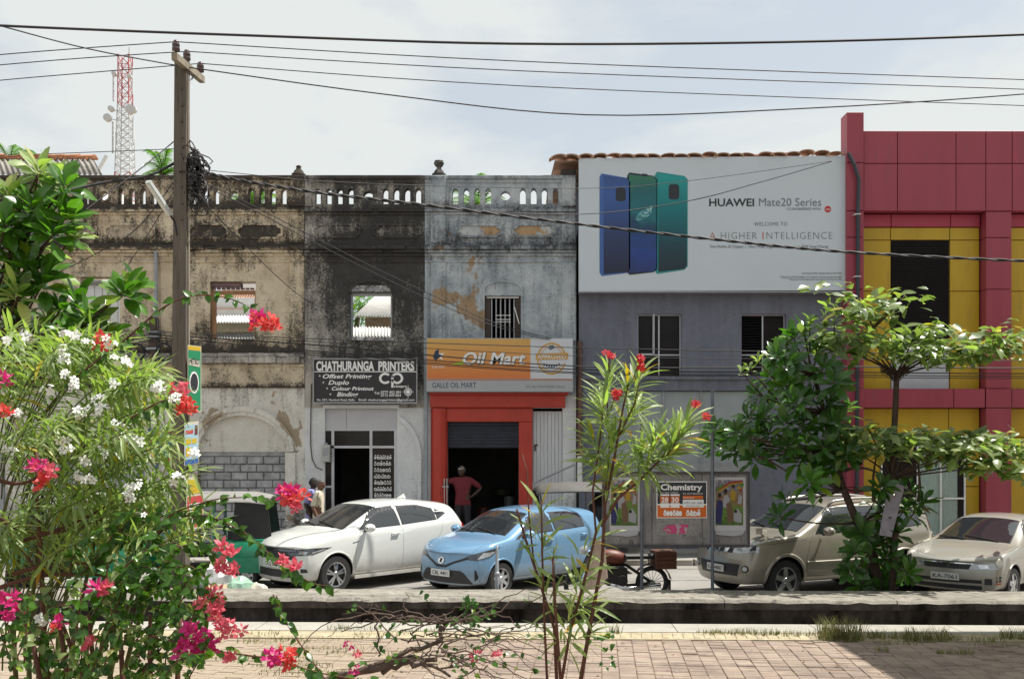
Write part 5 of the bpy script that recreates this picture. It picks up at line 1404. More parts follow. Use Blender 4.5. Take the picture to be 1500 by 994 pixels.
# ---------------------------------------------------------------- blue hatchback
P2 = paint('sky_blue_paint', (.155, .315, .50), .15, .3)
vitz = dict(L=3.885, W=1.695, r=.295, axles=(.78, 3.29), zb=.2, paint=P2, rim='seven', tw=.18, bow=.32, arch=.045,
    xs=[0, .05, .15, .32, .55, .78, .92, 1.0, 1.1, 1.35, 1.6, 1.76, 1.9, 2.3, 2.8, 3.2, 3.48, 3.54, 3.66, 3.76, 3.84, 3.885],
    top=[(0, .76), (.05, .81), (.15, .86), (.55, .965), (.92, 1.02), (1.0, 1.04), (1.76, 1.44), (1.9, 1.465), (2.3, 1.50), (2.8, 1.49), (3.48, 1.42), (3.54, 1.40), (3.76, 1.08), (3.84, .96), (3.885, .88)],
    belt=[(0, .68), (.15, .76), (.55, .86), (1.0, .93), (2.3, 1.0), (3.5, 1.06), (3.76, .98), (3.885, .84)],
    wid=[(0, .88), (.15, .95), (.5, 1), (1.0, .985), (2.3, .985), (3.2, 1), (3.7, .97), (3.885, .9)], tumble=.33,
    nose=[(.2, .06), (.32, .01), (.5, 0), (.62, .04), (.78, .10)], tail=[(.2, .06), (.5, 0), (.85, .02), (1.05, .08)],
    glass=[('windscreen', [(1.03, -.63, 1.06), (1.03, .63, 1.06), (1.71, .51, 1.415), (1.71, -.51, 1.415)], (.46, 0, -.88), 0),
           ('front_window', side([(1.30, 1.02), (2.16, 1.06), (2.12, 1.38), (1.86, 1.37), (1.66, 1.30)]), SD, 0),
           ('rear_side_window', side([(2.24, 1.06), (3.04, 1.10), (2.98, 1.33), (2.7, 1.375), (2.20, 1.385)]), SD, 0),
           ('rear_window', [(3.58, -.48, 1.34), (3.58, .48, 1.34), (3.74, .54, 1.12), (3.74, -.54, 1.12)], (-.85, 0, -.5), 0)],
    panels=[('headlight', [(.12, -.50, .66), (.30, -.72, .64), (.52, -.84, .72), (.72, -.85, .86), (.45, -.78, .81), (.22, -.60, .73)], DG, LAMPD, .006),
            ('lamp_reflector', [(.30, -.71, .66), (.50, -.82, .715), (.60, -.84, .79), (.40, -.76, .77)], DG, LAMP, .012),
            ('!grille', [(0, -.56, .70), (0, -.30, .62), (0, -.10, .545), (0, .10, .545), (0, .30, .62), (0, .56, .70), (0, .56, .665), (0, .28, .575), (0, .11, .50), (0, -.11, .50), (0, -.28, .575), (0, -.56, .665)], FX, PLAST, .007),
            ('!badge', [(0, .075 * math.cos(k * .524), .615 + .06 * math.sin(k * .524)) for k in range(12)], FX, CHROME, .022),
            ('!badge_mark', [(0, -.012, .58), (0, .03, .58), (0, .012, .65), (0, -.03, .65)], FX, SEAL, .027),
            ('!lower_intake', [(0, -.66, .24), (0, .66, .24), (0, .50, .42), (0, .42, .46), (0, -.42, .46), (0, -.50, .42)], FX, PLAST, .006),
            ('bumper_blade', [(.22, -.72, .30), (.30, -.78, .29), (.24, -.74, .48), (.22, -.72, .48)], DG, SEAL, .005),
            ('tail_lamp', [(3.56, -.80, .84), (3.78, -.72, .84), (3.74, -.74, 1.04), (3.6, -.78, 1.04)], (-.5, .85, 0), REDL, .01),
            ('mirror_sail', side([(1.14, .95), (1.38, 1.0), (1.36, 1.04), (1.28, 1.03)]), SD, SEAL, .004)],
    seams=[[(1.14, .32), (1.11, .58), (1.16, .86), (1.3, 1.0)], [(2.2, .30), (2.22, .66), (2.21, 1.04)], [(1.16, .31), (2.2, .29), (2.82, .32)], [(2.82, .34), (2.94, .62), (3.14, .86), (3.14, 1.1)]],
    handles=[(2.02, .90), (3.0, .95)], mirror=(1.34, .86, 1.05), cowl=(.92, 1.03), tops=[[(.22, .58), (.55, .72), (.97, .75)]], plate=(.0, .405, 'CBL 4401'))
c2, bv2 = make_car(vitz, 'hatchback', 'sky blue hatchback parked nose to the street behind the thin bollard')
place(c2, (736.3, 848), .295, .78, .8475, 46)
# ---------------------------------------------------------------- beige-silver SUV
P3 = paint('beige_silver_paint', (.325, .30, .25), .35, .34)
xt = dict(L=4.51, W=1.765, r=.345, axles=(.90, 3.525), zb=.27, paint=P3, rim='five', tw=.215, bow=.24, arch=.075, lip=.034, rdrop=.05,
    xs=[0, .05, .14, .30, .6, .9, 1.12, 1.2, 1.3, 1.55, 1.8, 1.97, 2.1, 2.6, 3.2, 3.8, 4.16, 4.22, 4.32, 4.42, 4.48, 4.51],
    top=[(0, .90), (.05, .95), (.14, 1.0), (.6, 1.08), (1.12, 1.135), (1.2, 1.15), (1.97, 1.60), (2.1, 1.63), (2.6, 1.675), (3.2, 1.675), (4.16, 1.62), (4.22, 1.59), (4.42, 1.12), (4.48, 1.0), (4.51, .9)],
    belt=[(0, .84), (.14, .92), (.6, .99), (1.2, 1.04), (2.6, 1.07), (4.2, 1.10), (4.42, 1.02), (4.51, .86)],
    wid=[(0, .90), (.14, .955), (.4, 1), (1.2, .99), (2.6, .985), (3.5, 1), (4.3, .97), (4.51, .92)], tumble=.24,
    nose=[(.27, .10), (.42, .02), (.62, .0), (.72, .05), (.95, .10)], tail=[(.27, .04), (.6, 0), (.72, .06), (1.1, .10)],
    glass=[('windscreen', [(1.24, -.68, 1.17), (1.24, .68, 1.17), (1.92, .58, 1.575), (1.92, -.58, 1.575)], (.5, 0, -.86), 0),
           ('front_window', side([(1.56, 1.11), (2.42, 1.125), (2.42, 1.54), (2.0, 1.53), (1.86, 1.44)]), SD, 0),
           ('rear_side_window', side([(2.52, 1.13), (3.36, 1.14), (3.26, 1.545), (2.52, 1.545)]), SD, 0),
           ('quarter_window', side([(3.46, 1.16), (3.98, 1.20), (3.86, 1.50), (3.38, 1.53)]), SD, 0),
           ('rear_window', [(4.26, -.52, 1.5), (4.26, .52, 1.5), (4.38, .58, 1.2), (4.38, -.58, 1.2)], (-.93, 0, -.35), 0)],
    panels=[('headlight', [(.10, -.44, .80), (.14, -.58, .80), (.34, -.84, .83), (.36, -.84, 1.0), (.2, -.66, .99), (.12, -.46, .955)], DG, LAMP, .008),
            ('lamp_bulb', [(.24, -.74, .86), (.31, -.81, .865), (.31, -.81, .95), (.24, -.74, .945)], DG, LAMPD, .014),
            ('!grille', [(0, -.42, .80), (0, .42, .80), (0, .46, .945), (0, -.46, .945)], FX, PLAST, .006),
            ('grille_bar', [(0, -.25, .80), (0, -.16, .80), (0, -.24, .945), (0, -.34, .945)], FX, CHROME, .016),
            ('!badge', [(0, .085 * math.cos(k * .524), .875 + .085 * math.sin(k * .524)) for k in range(12)], FX, CHROME, .022),
            ('!badge_mark', [(0, .06 * math.cos(k * .524), .875 + .06 * math.sin(k * .524)) for k in range(12)], FX, SEAL, .026),
            ('!badge_bar', [(0, -.1, .86), (0, .1, .86), (0, .1, .89), (0, -.1, .89)], FX, CHROME, .031),
            ('!lower_intake', [(0, -.50, .42), (0, .50, .42), (0, .56, .62), (0, -.56, .62)], FX, PLAST, .006),
            ('fog_lamp', [(.16 + .055 * math.cos(k * .628), -.70 - .045 * math.cos(k * .628), .55 + .062 * math.sin(k * .628)) for k in range(10)], DG, PLAST, .006),
            ('fog_lens', [(.16 + .036 * math.cos(k * .628), -.70 - .03 * math.cos(k * .628), .55 + .04 * math.sin(k * .628)) for k in range(10)], DG, LAMP, .014),
            ('tail_lamp', [(4.22, -.80, 1.12), (4.33, -.76, 1.1), (4.24, -.74, 1.5), (4.18, -.78, 1.48)], (-.4, .9, 0), REDL, .01)],
    seams=[[(1.34, .42), (1.33, .7), (1.42, 1.0), (1.5, 1.1)], [(2.46, .40), (2.47, .7), (2.47, 1.12)], [(1.36, .40), (2.46, .38), (3.04, .40)], [(3.04, .42), (3.12, .66), (3.38, .9), (3.42, 1.14)], [(.5, .955), (1.0, 1.0), (1.34, 1.02)]],
    handles=[(2.28, .96), (3.22, .99)], mirror=(1.66, .93, 1.16), cowl=(1.14, 1.14), tops=[[(.2, .60), (.6, .74), (1.18, .78)]], plate=(.0, .525, 'KA-4887'), handlemat=P3)
c3, bv3 = make_car(xt, 'beige_suv', 'beige silver SUV with roof rails parked behind the notice board')
place(c3, (1153, 850), .345, .90, .8825, 24)
for s in (-1, 1):
    m = MB(); m.tube([(2.02, s * .60, 1.575), (2.15, s * .60, 1.645), (2.6, s * .60, 1.685), (3.6, s * .60, 1.68), (4.0, s * .60, 1.64), (4.12, s * .60, 1.56)], .022, 8); q = m.obj('roof_rail', pmat('rail_silver', (.42, .41, .39), .35, .6, var=0), None, True); q.parent = c3
m = MB(); m.obox(Matrix.Translation((.62, -.56, 1.165)) @ Matrix.Rotation(R(25), 4, 'Z'), .17, .12, .10); m.tube([(.62, -.56, 1.12), (.66, -.58, 1.05)], .02, 8); q = m.obj('fender_mirror', P3, None); q.parent = c3
m = MB(); m.bbox(1.33, 2.95, -.905, -.85, .62, .655, .01); q = m.obj('side_moulding', P3, None); q.parent = c3
# ---------------------------------------------------------------- champagne sedan
P4 = paint('champagne_paint', (.385, .375, .34), .3, .33)
cy = dict(L=4.27, W=1.69, r=.288, axles=(.86, 3.36), zb=.20, paint=P4, rim='five', tw=.18, bow=.26, arch=.05, lip=.014,
    xs=[0, .05, .14, .32, .6, .86, 1.1, 1.2, 1.3, 1.6, 1.86, 2.02, 2.15, 2.5, 2.9, 3.15, 3.25, 3.5, 3.72, 3.82, 4.0, 4.14, 4.23, 4.27],
    top=[(0, .70), (.05, .735), (.14, .77), (.6, .87), (1.1, .935), (1.2, .95), (2.02, 1.345), (2.15, 1.37), (2.5, 1.395), (2.9, 1.375), (3.15, 1.32), (3.72, 1.02), (3.82, 1.0), (4.14, .985), (4.23, .94), (4.27, .86)],
    belt=[(0, .64), (.14, .71), (.6, .80), (1.2, .87), (2.5, .91), (3.7, .93), (4.14, .92), (4.27, .82)],
    wid=[(0, .90), (.14, .955), (.45, 1), (1.2, .985), (2.5, .98), (3.4, .99), (4.1, .96), (4.27, .92)], tumble=.36,
    nose=[(.2, .06), (.34, .015), (.52, .0), (.58, .045), (.72, .09)], tail=[(.2, .05), (.5, 0), (.7, .03), (.95, .07)],
    glass=[('windscreen', [(1.23, -.62, .965), (1.23, .62, .965), (1.97, .51, 1.325), (1.97, -.51, 1.325)], (.43, 0, -.9), 0),
           ('front_window', side([(1.5, .94), (2.36, .95), (2.36, 1.29), (2.1, 1.28), (1.9, 1.2)]), SD, 0),
           ('rear_side_window', side([(2.45, .95), (3.3, .97), (3.08, 1.2), (2.9, 1.27), (2.45, 1.29)]), SD, 0),
           ('rear_window', [(3.22, -.5, 1.27), (3.22, .5, 1.27), (3.66, .58, 1.05), (3.66, -.58, 1.05)], (-.45, 0, -.9), 0)],
    panels=[('headlight', [(.07, -.44, .575), (.13, -.60, .565), (.34, -.80, .585), (.40, -.82, .655), (.26, -.74, .672), (.09, -.48, .655)], DG, LAMP, .008),
            ('lamp_reflector', [(.13, -.58, .585), (.22, -.68, .59), (.2, -.67, .648), (.12, -.56, .642)], DG, pmat('reflector', (.6, .62, .64), .1, .9, var=.3, scale=30), .012),
            ('!grille', [(0, -.36, .565), (0, .36, .565), (0, .41, .645), (0, -.41, .645)], FX, PLAST, .006),
            ('!grille_surround', [(0, -.43, .648), (0, .43, .648), (0, .42, .668), (0, -.42, .668)], FX, CHROME, .012),
            ('!badge', [(0, -.045, .575), (0, .045, .575), (0, .055, .638), (0, -.055, .638)], FX, CHROME, .016),
            ('!badge_mark', [(0, -.028, .585), (0, .028, .585), (0, .034, .628), (0, -.034, .628)], FX, SEAL, .02),
            ('!lower_intake', [(0, -.56, .24), (0, .56, .24), (0, .56, .40), (0, -.56, .40)], FX, PLAST, .006),
            ('!intake_bar', [(0, -.56, .31), (0, .56, .31), (0, .56, .345), (0, -.56, .345)], FX, P4, .014),
            ('fog_lamp', [(.13, -.66, .33), (.2, -.73, .33), (.2, -.73, .43), (.13, -.66, .43)], DG, PLAST, .006),
            ('fog_lens', [(.14, -.67, .345), (.19, -.72, .345), (.19, -.72, .415), (.14, -.67, .415)], DG, LAMPD, .012),
            ('sticker', [(.25, -.77, .43), (.34, -.81, .43), (.34, -.81, .47), (.25, -.77, .47)], DG, INK, .005),
            ('sticker', [(.25, -.77, .38), (.34, -.81, .38), (.34, -.81, .415), (.25, -.77, .415)], DG, INK, .005),
            ('red_sticker', [(.25, -.77, .335), (.34, -.81, .335), (.34, -.81, .365), (.25, -.77, .365)], DG, flat('sticker_red', (.5, .06, .02)), .005)],
    seams=[[(1.36, .30), (1.34, .55), (1.4, .84), (1.48, .93)], [(2.4, .29), (2.41, .6), (2.41, .94)], [(1.38, .29), (2.4, .28), (2.9, .3)], [(.14, .74), (.6, .83), (1.15, .9)]],
    handles=[(2.22, .82), (3.1, .84)], mirror=(1.56, .85, 1.0), cowl=(1.12, .94), tops=[[(.16, .50), (.6, .68), (1.18, .74)]], plate=(.0, .435, 'KA-7061'))
c4, bv4 = make_car(cy, 'sedan', 'champagne saloon car cut off by the right edge of the picture')
place(c4, (1487, 856.2), .288, .86, .845, 44)
# ================================================================ pole, wires, mast, small street things
PD = 16.3
POLEW = pmat('weathered_pole', (.135, .118, .10), .9, var=.3, scale=5, bump=.5, bscale=20, stretch=(3, 3, .15), spec=.1, dirt=((.06, .052, .046), .55, .8))
PORC = pmat('brown_porcelain', (.05, .022, .02), .15, var=.2, coat=.6)
up = thing('utility_pole', 'tall square weathered utility pole with cross arm standing before the beige building', 'pole', (at(265, 0, PD).x, PD, 0))
p0, p1 = at(264, 860, PD), at(267, 88, PD)
m = MB(); w0, w1 = .125, .095
m.add([(p0.x + a * w0, PD + b * w0, 0) for a, b in ((-1, -1), (1, -1), (1, 1), (-1, 1))] + [(p1.x + a * w1, PD + b * w1, p1.z) for a, b in ((-1, -1), (1, -1), (1, 1), (-1, 1))], [(0, 1, 5, 4), (1, 2, 6, 5), (2, 3, 7, 6), (3, 0, 4, 7), (4, 5, 6, 7)])
m.obj('post', POLEW, up)
a0, a1 = at(257, 84, 15.75), at(295, 116, 17.0)
dv = (a1 - a0); M_ = Matrix.Translation((a0 + a1) / 2) @ dv.to_track_quat('X', 'Z').to_matrix().to_4x4()
m = MB(); m.obox(M_, dv.length + .1, .09, .11); m.obj('cross_arm', pmat('cross_arm_wood', (.25, .215, .16), .85, var=.3, scale=6), up)
INS = []
for k, t_ in enumerate((.02, .42, .96)):
    q = a0.lerp(a1, t_); m = MB(); m.lathe([(.018, .04), (.018, .10), (.06, .105), (.065, .15), (.045, .165), (.06, .175), (.062, .215), (.045, .23), (.05, .245), (.035, .27), (.015, .275)], q.x, q.y, q.z, 12); m.obj('insulator', PORC, up, True); INS.append(q + Vector((0, 0, .25)))
m = MB(); q = at(272, 130, PD); m.tube([a0.lerp(a1, .75), q], .016, 6); m.obj('arm_brace', M['grey_metal'], up)
for k in range(9):
    q = at(266 + (k % 2), 130 + k * 24, PD - .12); m = MB(); m.lathe([(.001, -.02), (.014, -.02), (.014, .03)], q.x, q.y + .02, q.z, 8, 'y'); m.obj('bolt', M['wood_dark'], up)
m = MB(); q = at(276.5, 300, PD); m.tube([at(276.5, 120, PD), at(276.8, 480, PD), at(276.8, 740, PD)], .012, 6); m.obj('lit_edge_strip', pmat('lit_edge_pale', (.42, .37, .29), .7, var=.1), up)  # pale strip added to paint the sunlit right edge of the pole
# knot of cables at the pole
WIRE = pmat('black_cable', (.016, .015, .016), .6, var=.2)
rnd = random.Random(12)
kn = MB()
for k in range(46):
    c = at(rnd.uniform(278, 296), rnd.uniform(222, 300), PD - rnd.uniform(-.1, .2)); pts = []
    A_, B_, ph = rnd.uniform(.05, .2), rnd.uniform(.05, .28), rnd.uniform(0, 6)
    for i in range(9): pts.append(c + Vector((A_ * math.cos(ph + i * .75), .08 * math.sin(i), B_ * math.sin(ph + i * .6))))
    kn.tube(pts, rnd.uniform(.006, .014), 4)
for k in range(8):
    c = at(283 + rnd.uniform(-3, 8), 230 + k * 5, PD - .12); kn.obox(Matrix.Translation(c) @ Matrix.Rotation(rnd.uniform(-.6, .6), 4, 'Y'), .06, .05, .14)
stuff(tag(kn.obj('cable_tangle', WIRE), 'tangle of black cables and clamps at the height of the parapet on the pole', 'cables'))
def wire(pts, r, label, mat=WIRE, n=None, twist=0, group='overhead wires'):
    """pts: (px, py, distance) in order; a smooth curve through them"""
    V = [at(*p) if not isinstance(p, Vector) else p for p in pts]; out = []
    N = len(V)
    for i in range(N - 1):
        p0_, p1_, p2_, p3_ = V[max(0, i - 1)], V[i], V[i + 1], V[min(N - 1, i + 2)]
        seg = max(6, int((p2_ - p1_).length * 1.2))
        for k in range(seg + (i == N - 2)):
            t_ = k / seg
            out.append(.5 * ((2 * p1_) + (p2_ - p0_) * t_ + (2 * p0_ - 5 * p1_ + 4 * p2_ - p3_) * t_ ** 2 + (3 * p1_ - p0_ - 3 * p2_ + p3_) * t_ ** 3))
    m = MB()
    if twist:
        fine = []
        for a, b in zip(out, out[1:]):
            for k in range(4): fine.append(a.lerp(b, k / 4))
        for ph in (0, PI):
            m.tube([p + Vector((0, math.cos(i * twist + ph), math.sin(i * twist + ph))) * r * .8 for i, p in enumerate(fine)], r, 5)
    else: m.tube(out, r, 5)
    return tag(m.obj('overhead_wire', mat, None, True), label, 'wire', group)
wire([(-160, 26, 12.5), (0, 38, 12.5), (380, 53, 12.6), (750, 64.5, 12.7), (1150, 62, 12.6), (1500, 51, 12.4), (1700, 40, 12.3)], .017, 'thick black cable crossing the whole sky near the top of the picture')
for i, (L0, L1, R1, R2, nm) in enumerate((((-200, 99, 16), (0, 80.5, 15.9), (760, 90, 15.7), (1500, 117, 15.6), 'topmost'), ((-200, 114, 16.4), (0, 95.5, 16.4), (760, 104, 16.4), (1500, 131, 16.4), 'middle'), ((-200, 138, 17), (0, 118, 17), (760, 126, 17), (1500, 155, 17), 'lowest'))):
    wire([L0, L1, (128, L1[1] - 10 - i * .5, L1[2]), INS[i]], .0085, nm + ' of the three bare wires running left from the pole insulators')
    wire([INS[i], R1, R2, (1700, R2[1] + 6, R2[2])], .0085, nm + ' of the three bare wires running right from the pole insulators')
wire([(-80, 16, 14.5), (0, 38, 14.6), (130, 72, 15.4), (262, 97, PD)], .011, 'slanting wire from the top left corner down to the cross arm')
wire([(262, 97, PD), (560, 138, 16), (860, 168.5, 15.7), (1200, 158, 15.4), (1500, 138, 15.2), (1650, 122, 15)], .011, 'sagging wire that dips lowest above the billboard')
wire([(276, 232, PD), (310, 255, 16.6), (450, 280, 17.2), (620, 300, 18), (845, 328, 19), (1060, 352, 19.5), (1240, 369, 20), (1500, 382, 20.3), (1700, 386, 20.5)], .019, 'thick twisted cable sweeping down across the billboard', twist=1.1)
wire([(276, 245, PD), (330, 252, 17), (520, 268, 19), (845, 276, 21.5), (1000, 266, 22.3), (1218, 236, 22.9)], .007, 'upper of two thin wires meeting at the billboard corner')
wire([(276, 252, PD), (430, 276, 18), (640, 304, 20), (845, 314, 21.5), (1000, 296, 22.3), (1110, 268, 22.6), (1218, 236.5, 22.9)], .010, 'lower of two wires meeting at the billboard corner')
wire([(276, 258, PD), (360, 296, 17.5), (520, 378, 20), (650, 440, 22), (740, 478, 22.8), (842, 503, 23.2)], .009, 'upper of two service wires slanting down to the oil shop sign')
wire([(276, 262, PD), (360, 302, 17.5), (520, 386, 20), (650, 448, 22), (740, 482, 22.8), (842, 505, 23.2)], .009, 'lower of two service wires slanting down to the oil shop sign')
wire([(276, 270, PD), (350, 350, 18.5), (450, 440, 21), (540, 470, 22.5), (625, 497, 23.2)], .008, 'thin drop wire slanting down over the black-stained wall')
wire([(258, 238, PD), (215, 258, 16), (150, 268, 15.7), (60, 286, 15.2), (-80, 296, 14.8)], .024, 'heavy sagging cable bundle running left from the pole')
wire([(258, 205, PD), (200, 252, 15.6), (120, 312, 14.8), (20, 392, 14), (-80, 470, 13.4)], .010, 'stay-like wire falling steeply left from the pole')
wire([(258, 218, PD), (160, 222, 17), (0, 228, 18), (-100, 230, 18.5)], .007, 'thin level wire running left above the parapet')
wire([(258, 262, PD), (200, 335, 16.5), (140, 372, 17), (60, 408, 17.5), (-60, 440, 18)], .008, 'loose wire drooping left across the beige frieze')
wire([(262, 268, PD), (225, 330, 18), (180, 400, 20.5), (130, 470, 22.5), (90, 520, 23.2)], .008, 'drop wire slanting down left to the beige wall')
for k, (ya, yb, yc, yd) in enumerate(((484, 496, 509, 516), (489, 505, 536, 537), (492, 514, 541, 545), (496, 517, 545, 549), (499, 520, 547, 552), (486, 500, 521, 526))):
    wire([(-150, ya - 8, 20.5), (190, ya, 21.5), (460, yb, 21.8), (845, yc, 21.8), (1240, yd, 21.6), (1500, yd + 2, 21.4), (1700, yd - 1, 21.3)], (.010, .014, .012, .010, .009, .007)[k],
         ('topmost', 'second', 'third', 'fourth', 'lowest', 'thinnest')[k] + ' of the low telephone cables strung along the facades', group='telephone cables')
cl = thing('cable_coils', 'pair of black spare cable coils hung on the beige wall beside the pipe', 'cable coil', (fx(228), FY - .3, fz(520)))
for cx_ in (205, 245):
    m = MB()
    for k in range(3):
        r_ = (12.5 - k * .8) / FS; m.tube([(fx(cx_) + r_ * math.cos(a * .2618), FY - .22 - k * .02, fz(517) + r_ * 1.05 * math.sin(a * .2618)) for a in range(25)], .013, 5, caps=False)
    m.tube([(fx(cx_ - 10 if cx_ < 220 else cx_ + 8), FY - .22, fz(512)), (fx(cx_), FY - .22, fz(485)), (fx(228), FY - .22, fz(500 if cx_ < 220 else 490))], .009, 5); m.obj('coil', WIRE, cl, True)
# tube lamp on the pole
sl = thing('street_light', 'pale tube street light slanting out from the pole in front of the parapet', 'street light', tuple(at(255, 315, PD)))
q0, q1 = at(217, 266, 15.6), at(249, 314, PD - .15); dv = q1 - q0; M_ = Matrix.Translation((q0 + q1) / 2) @ dv.to_track_quat('X', 'Z').to_matrix().to_4x4()
m = MB(); m.obox(M_, dv.length, .085, .06); m.obj('housing', pmat('lamp_housing', (.50, .53, .52), .4, var=.1), sl)
m = MB(); m.obox(M_ @ Matrix.Translation((0, 0, -.04)), dv.length * .95, .06, .018); m.obj('diffuser', pmat('lamp_cover', (.6, .63, .62), .2, var=.05), sl)
m = MB(); m.tube([q1, at(256, 325, PD - .1), at(260, 345, PD - .1)], .018, 6); m.obj('arm', WIRE, sl)
# boards fixed to the pole
GRNP = flat('green_sheet', (.02, .22, .10)); YLW = flat('yellow_sheet', (.55, .38, .03)); CRM = flat('cream_sheet', (.55, .53, .44)); SKY = flat('pale_blue_sheet', (.34, .50, .60)); RDS = flat('red_sheet', (.50, .06, .07)); BLS = flat('blue_sheet', (.03, .10, .34))
def pole_board(name, label, x0, x1, t, q, skew, build):
    d = PD - .16; o = thing(name, label, 'sign', tuple(at((x0 + x1) / 2, q, d)))
    ang = R(58)      # turned towards the road, seen nearly edge on
    w_ = (x1 - x0) * d / FPX / math.cos(ang) * .69; h_ = (q - t) * d / FPX; org = at(x0, q, d)
    u = Vector((math.cos(ang), math.sin(ang), 0)); n_ = Vector((math.sin(ang), -math.cos(ang), 0)); z_ = Vector((0, 0, 1)) 
    def pl(pts, mt, k, nm):
        m = MB(); lo = [org + u * (a * w_) + z_ * (b * h_) + n_ * (k * .004) for a, b in pts]; hi = [p + n_ * .003 for p in lo]; N = len(pts)
        m.add(lo + hi, [tuple(range(N, 2 * N)), tuple(range(N - 1, -1, -1))] + [(i, (i + 1) % N, N + (i + 1) % N, N + i) for i in range(N)]); return m.obj(nm, mt, o)
    build(pl, org, u, n_, w_, h_, o); return o
def bA(pl, org, u, n_, w_, h_, o):
    pl([(0, 0), (1, 0), (1, 1), (0, 1)], CRM, 0, 'board'); pl([(.03, .01), (.95, .02), (.95, .92), (.03, .92)], GRNP, 1, 'face'); pl([(.03, .93), (.95, .93), (.95, .99), (.03, .99)], YLW, 1, 'top_band'); pl([(.05, .70), (.85, .68), (.85, .78), (.05, .80)], CRM, 2, 'name_band')
    pl([(.45 + .36 * math.cos(k * .524), .44 + .17 * math.sin(k * .524)) for k in range(12)], WHT, 2, 'oval_mark'); pl([(.45 + .28 * math.cos(k * .524), .44 + .14 * math.sin(k * .524)) for k in range(12)], INK, 3, 'oval_core')
    t_ = lettering('METRO', 0, 0, 0, .13, INK, o, width=w_ * .7); t_.location = org + u * (.1 * w_) + Vector((0, 0, .715 * h_)) + n_ * .013; t_.rotation_euler = (R(90), 0, R(58))
pole_board('green_sign', 'green sign board with oval mark, top of the three boards on the pole', 275, 294, 505, 602, 0, bA)
def bB(pl, org, u, n_, w_, h_, o):
    pl([(0, 0), (1, .06), (1, 1.02), (0, .97)], CRM, 0, 'board'); pl([(.04, .13), (.96, .18), (.96, .95), (.04, .92)], SKY, 1, 'picture'); pl([(.04, .02), (.96, .07), (.96, .17), (.04, .12)], BLS, 1, 'foot_band')
    pl([(.1, .72), (.6, .74), (.6, .82), (.1, .80)], RDS, 2, 'title_band'); pl([(.1, .48), (.45, .5), (.45, .62), (.1, .6)], YLW, 2, 'price_box'); pl([(.52, .5), (.85, .52), (.85, .63), (.52, .61)], YLW, 2, 'price_box'); pl([(.1, .2), (.5, .22), (.5, .42), (.1, .4)], YLW, 2, 'product'); pl([(.7, .7), (.92, .72), (.92, .92), (.74, .92)], flat('brown_print', (.14, .05, .04)), 2, 'portrait')
pole_board('advert_board', 'pale blue advert board with yellow boxes, middle of the three boards on the pole', 270, 290, 617, 682, 0, bB)
def bC(pl, org, u, n_, w_, h_, o):
    pl([(0, 0), (1, 0), (1, .68), (.5, 1), (0, .98)], CRM, 0, 'board'); pl([(.05, .04), (.95, .04), (.95, .64), (.05, .62)], RDS, 1, 'red_face'); pl([(.08, .66), (.9, .69), (.48, .95), (.08, .94)], YLW, 1, 'yellow_gable'); pl([(.15, .12), (.8, .12), (.8, .5), (.15, .48)], WHT, 2, 'white_mark'); pl([(.35, .18), (.65, .18), (.65, .42), (.35, .42)], RDS, 3, 'mark_core')
pole_board('gabled_sign', 'red and yellow gabled sign, lowest of the three boards on the pole', 273, 297, 698, 775, 0, bC)
# no-parking disc and blue poster by the pole
npk = thing('no_parking_sign', 'round blue no-parking sign with red ring on a thin post behind the white oleander', 'road sign', tuple(at(240, 860, 16.6)))
c = at(243, 652, 16.6); r_ = .26
m = MB(); m.lathe([(.001, -.004), (r_, -.004), (r_, .004), (.001, .004)], c.x, c.y, c.z, 28, 'y'); m.obj('disc', flat('sign_blue', (.03, .16, .34)), npk)
m = MB(); m.plate(arc(c.x, c.z, r_, r_, 0, 350, 35), [arc(c.x, c.z, r_ * .82, r_ * .82, 0, 350, 35)], c.y - .008, c.y - .005); 
m.obj('ring', flat('sign_red', (.45, .07, .05)), npk)
m = MB(); m.obox(Matrix.Translation((c.x, c.y - .0105, c.z)) @ Matrix.Rotation(R(-45), 4, 'Y'), .05, .003, r_ * 1.66); m.obj('bar', flat('sign_red_bar', (.45, .07, .05)), npk)
m = MB(); m.tube([(c.x, c.y + .03, 0), (c.x, c.y + .03, c.z + .2)], .025, 8); m.obj('post', M['grey_metal'], npk)
bp = thing('blue_poster', 'dark blue printed poster on the wall behind the white oleander', 'poster', tuple(at(226, 690, 23.4)))
t = NT('blue_print'); t.color(t.ramp(t.noise(7, 5, .7, dist=1), [(.35, (.01, .02, .08)), (.5, (.03, .09, .36)), (.62, (.02, .04, .2)), (.7, (.35, .4, .5))])); t.b.inputs['Roughness'].default_value = .5
m = MB(); m.plate([(fx(a), fz(b)) for a, b in ((214, 690), (232, 688), (236, 625), (218, 628))][::-1], [], FY - .04, FY - .025); m.obj('paper', t.m, bp)
# thin bollard before the hatchback, cardboard, rubbish
bo = thing('bollard', 'thin grey iron bollard standing before the blue hatchback', 'bollard', (at(728, 0, 16.0).x, 16.0, 0))
q = at(728, 798, 16.0); m = MB(); m.lathe([(.032, 0), (.032, q.z * .55), (.027, q.z * .56), (.027, q.z * .9), (.02, q.z * .93), (.018, q.z)], q.x, 16.0, 0, 10); m.obj('post', M['pipe_grey'], bo, True)
m = MB(); m.lathe([(.037, q.z * .52), (.04, q.z * .54), (.037, q.z * .58)], q.x, 16.0, 0, 10); m.obj('collar', M['grey_metal'], bo, True)
CARD = pmat('brown_cardboard', (.20, .145, .115), .9, var=.15, scale=3, stretch=(1, 1, 3))
m = MB(); P_ = [at(a, b, d) for a, b, d in ((846, 873, 16.1), (866, 876, 16.05), (889, 846, 16.2), (884, 792, 16.4), (872, 790, 16.4))]
P_ = [Vector((p.x, p.y, max(p.z, 0.0))) for p in P_]; B_ = [p + Vector((.02, .03, 0)) for p in P_]; N = 5
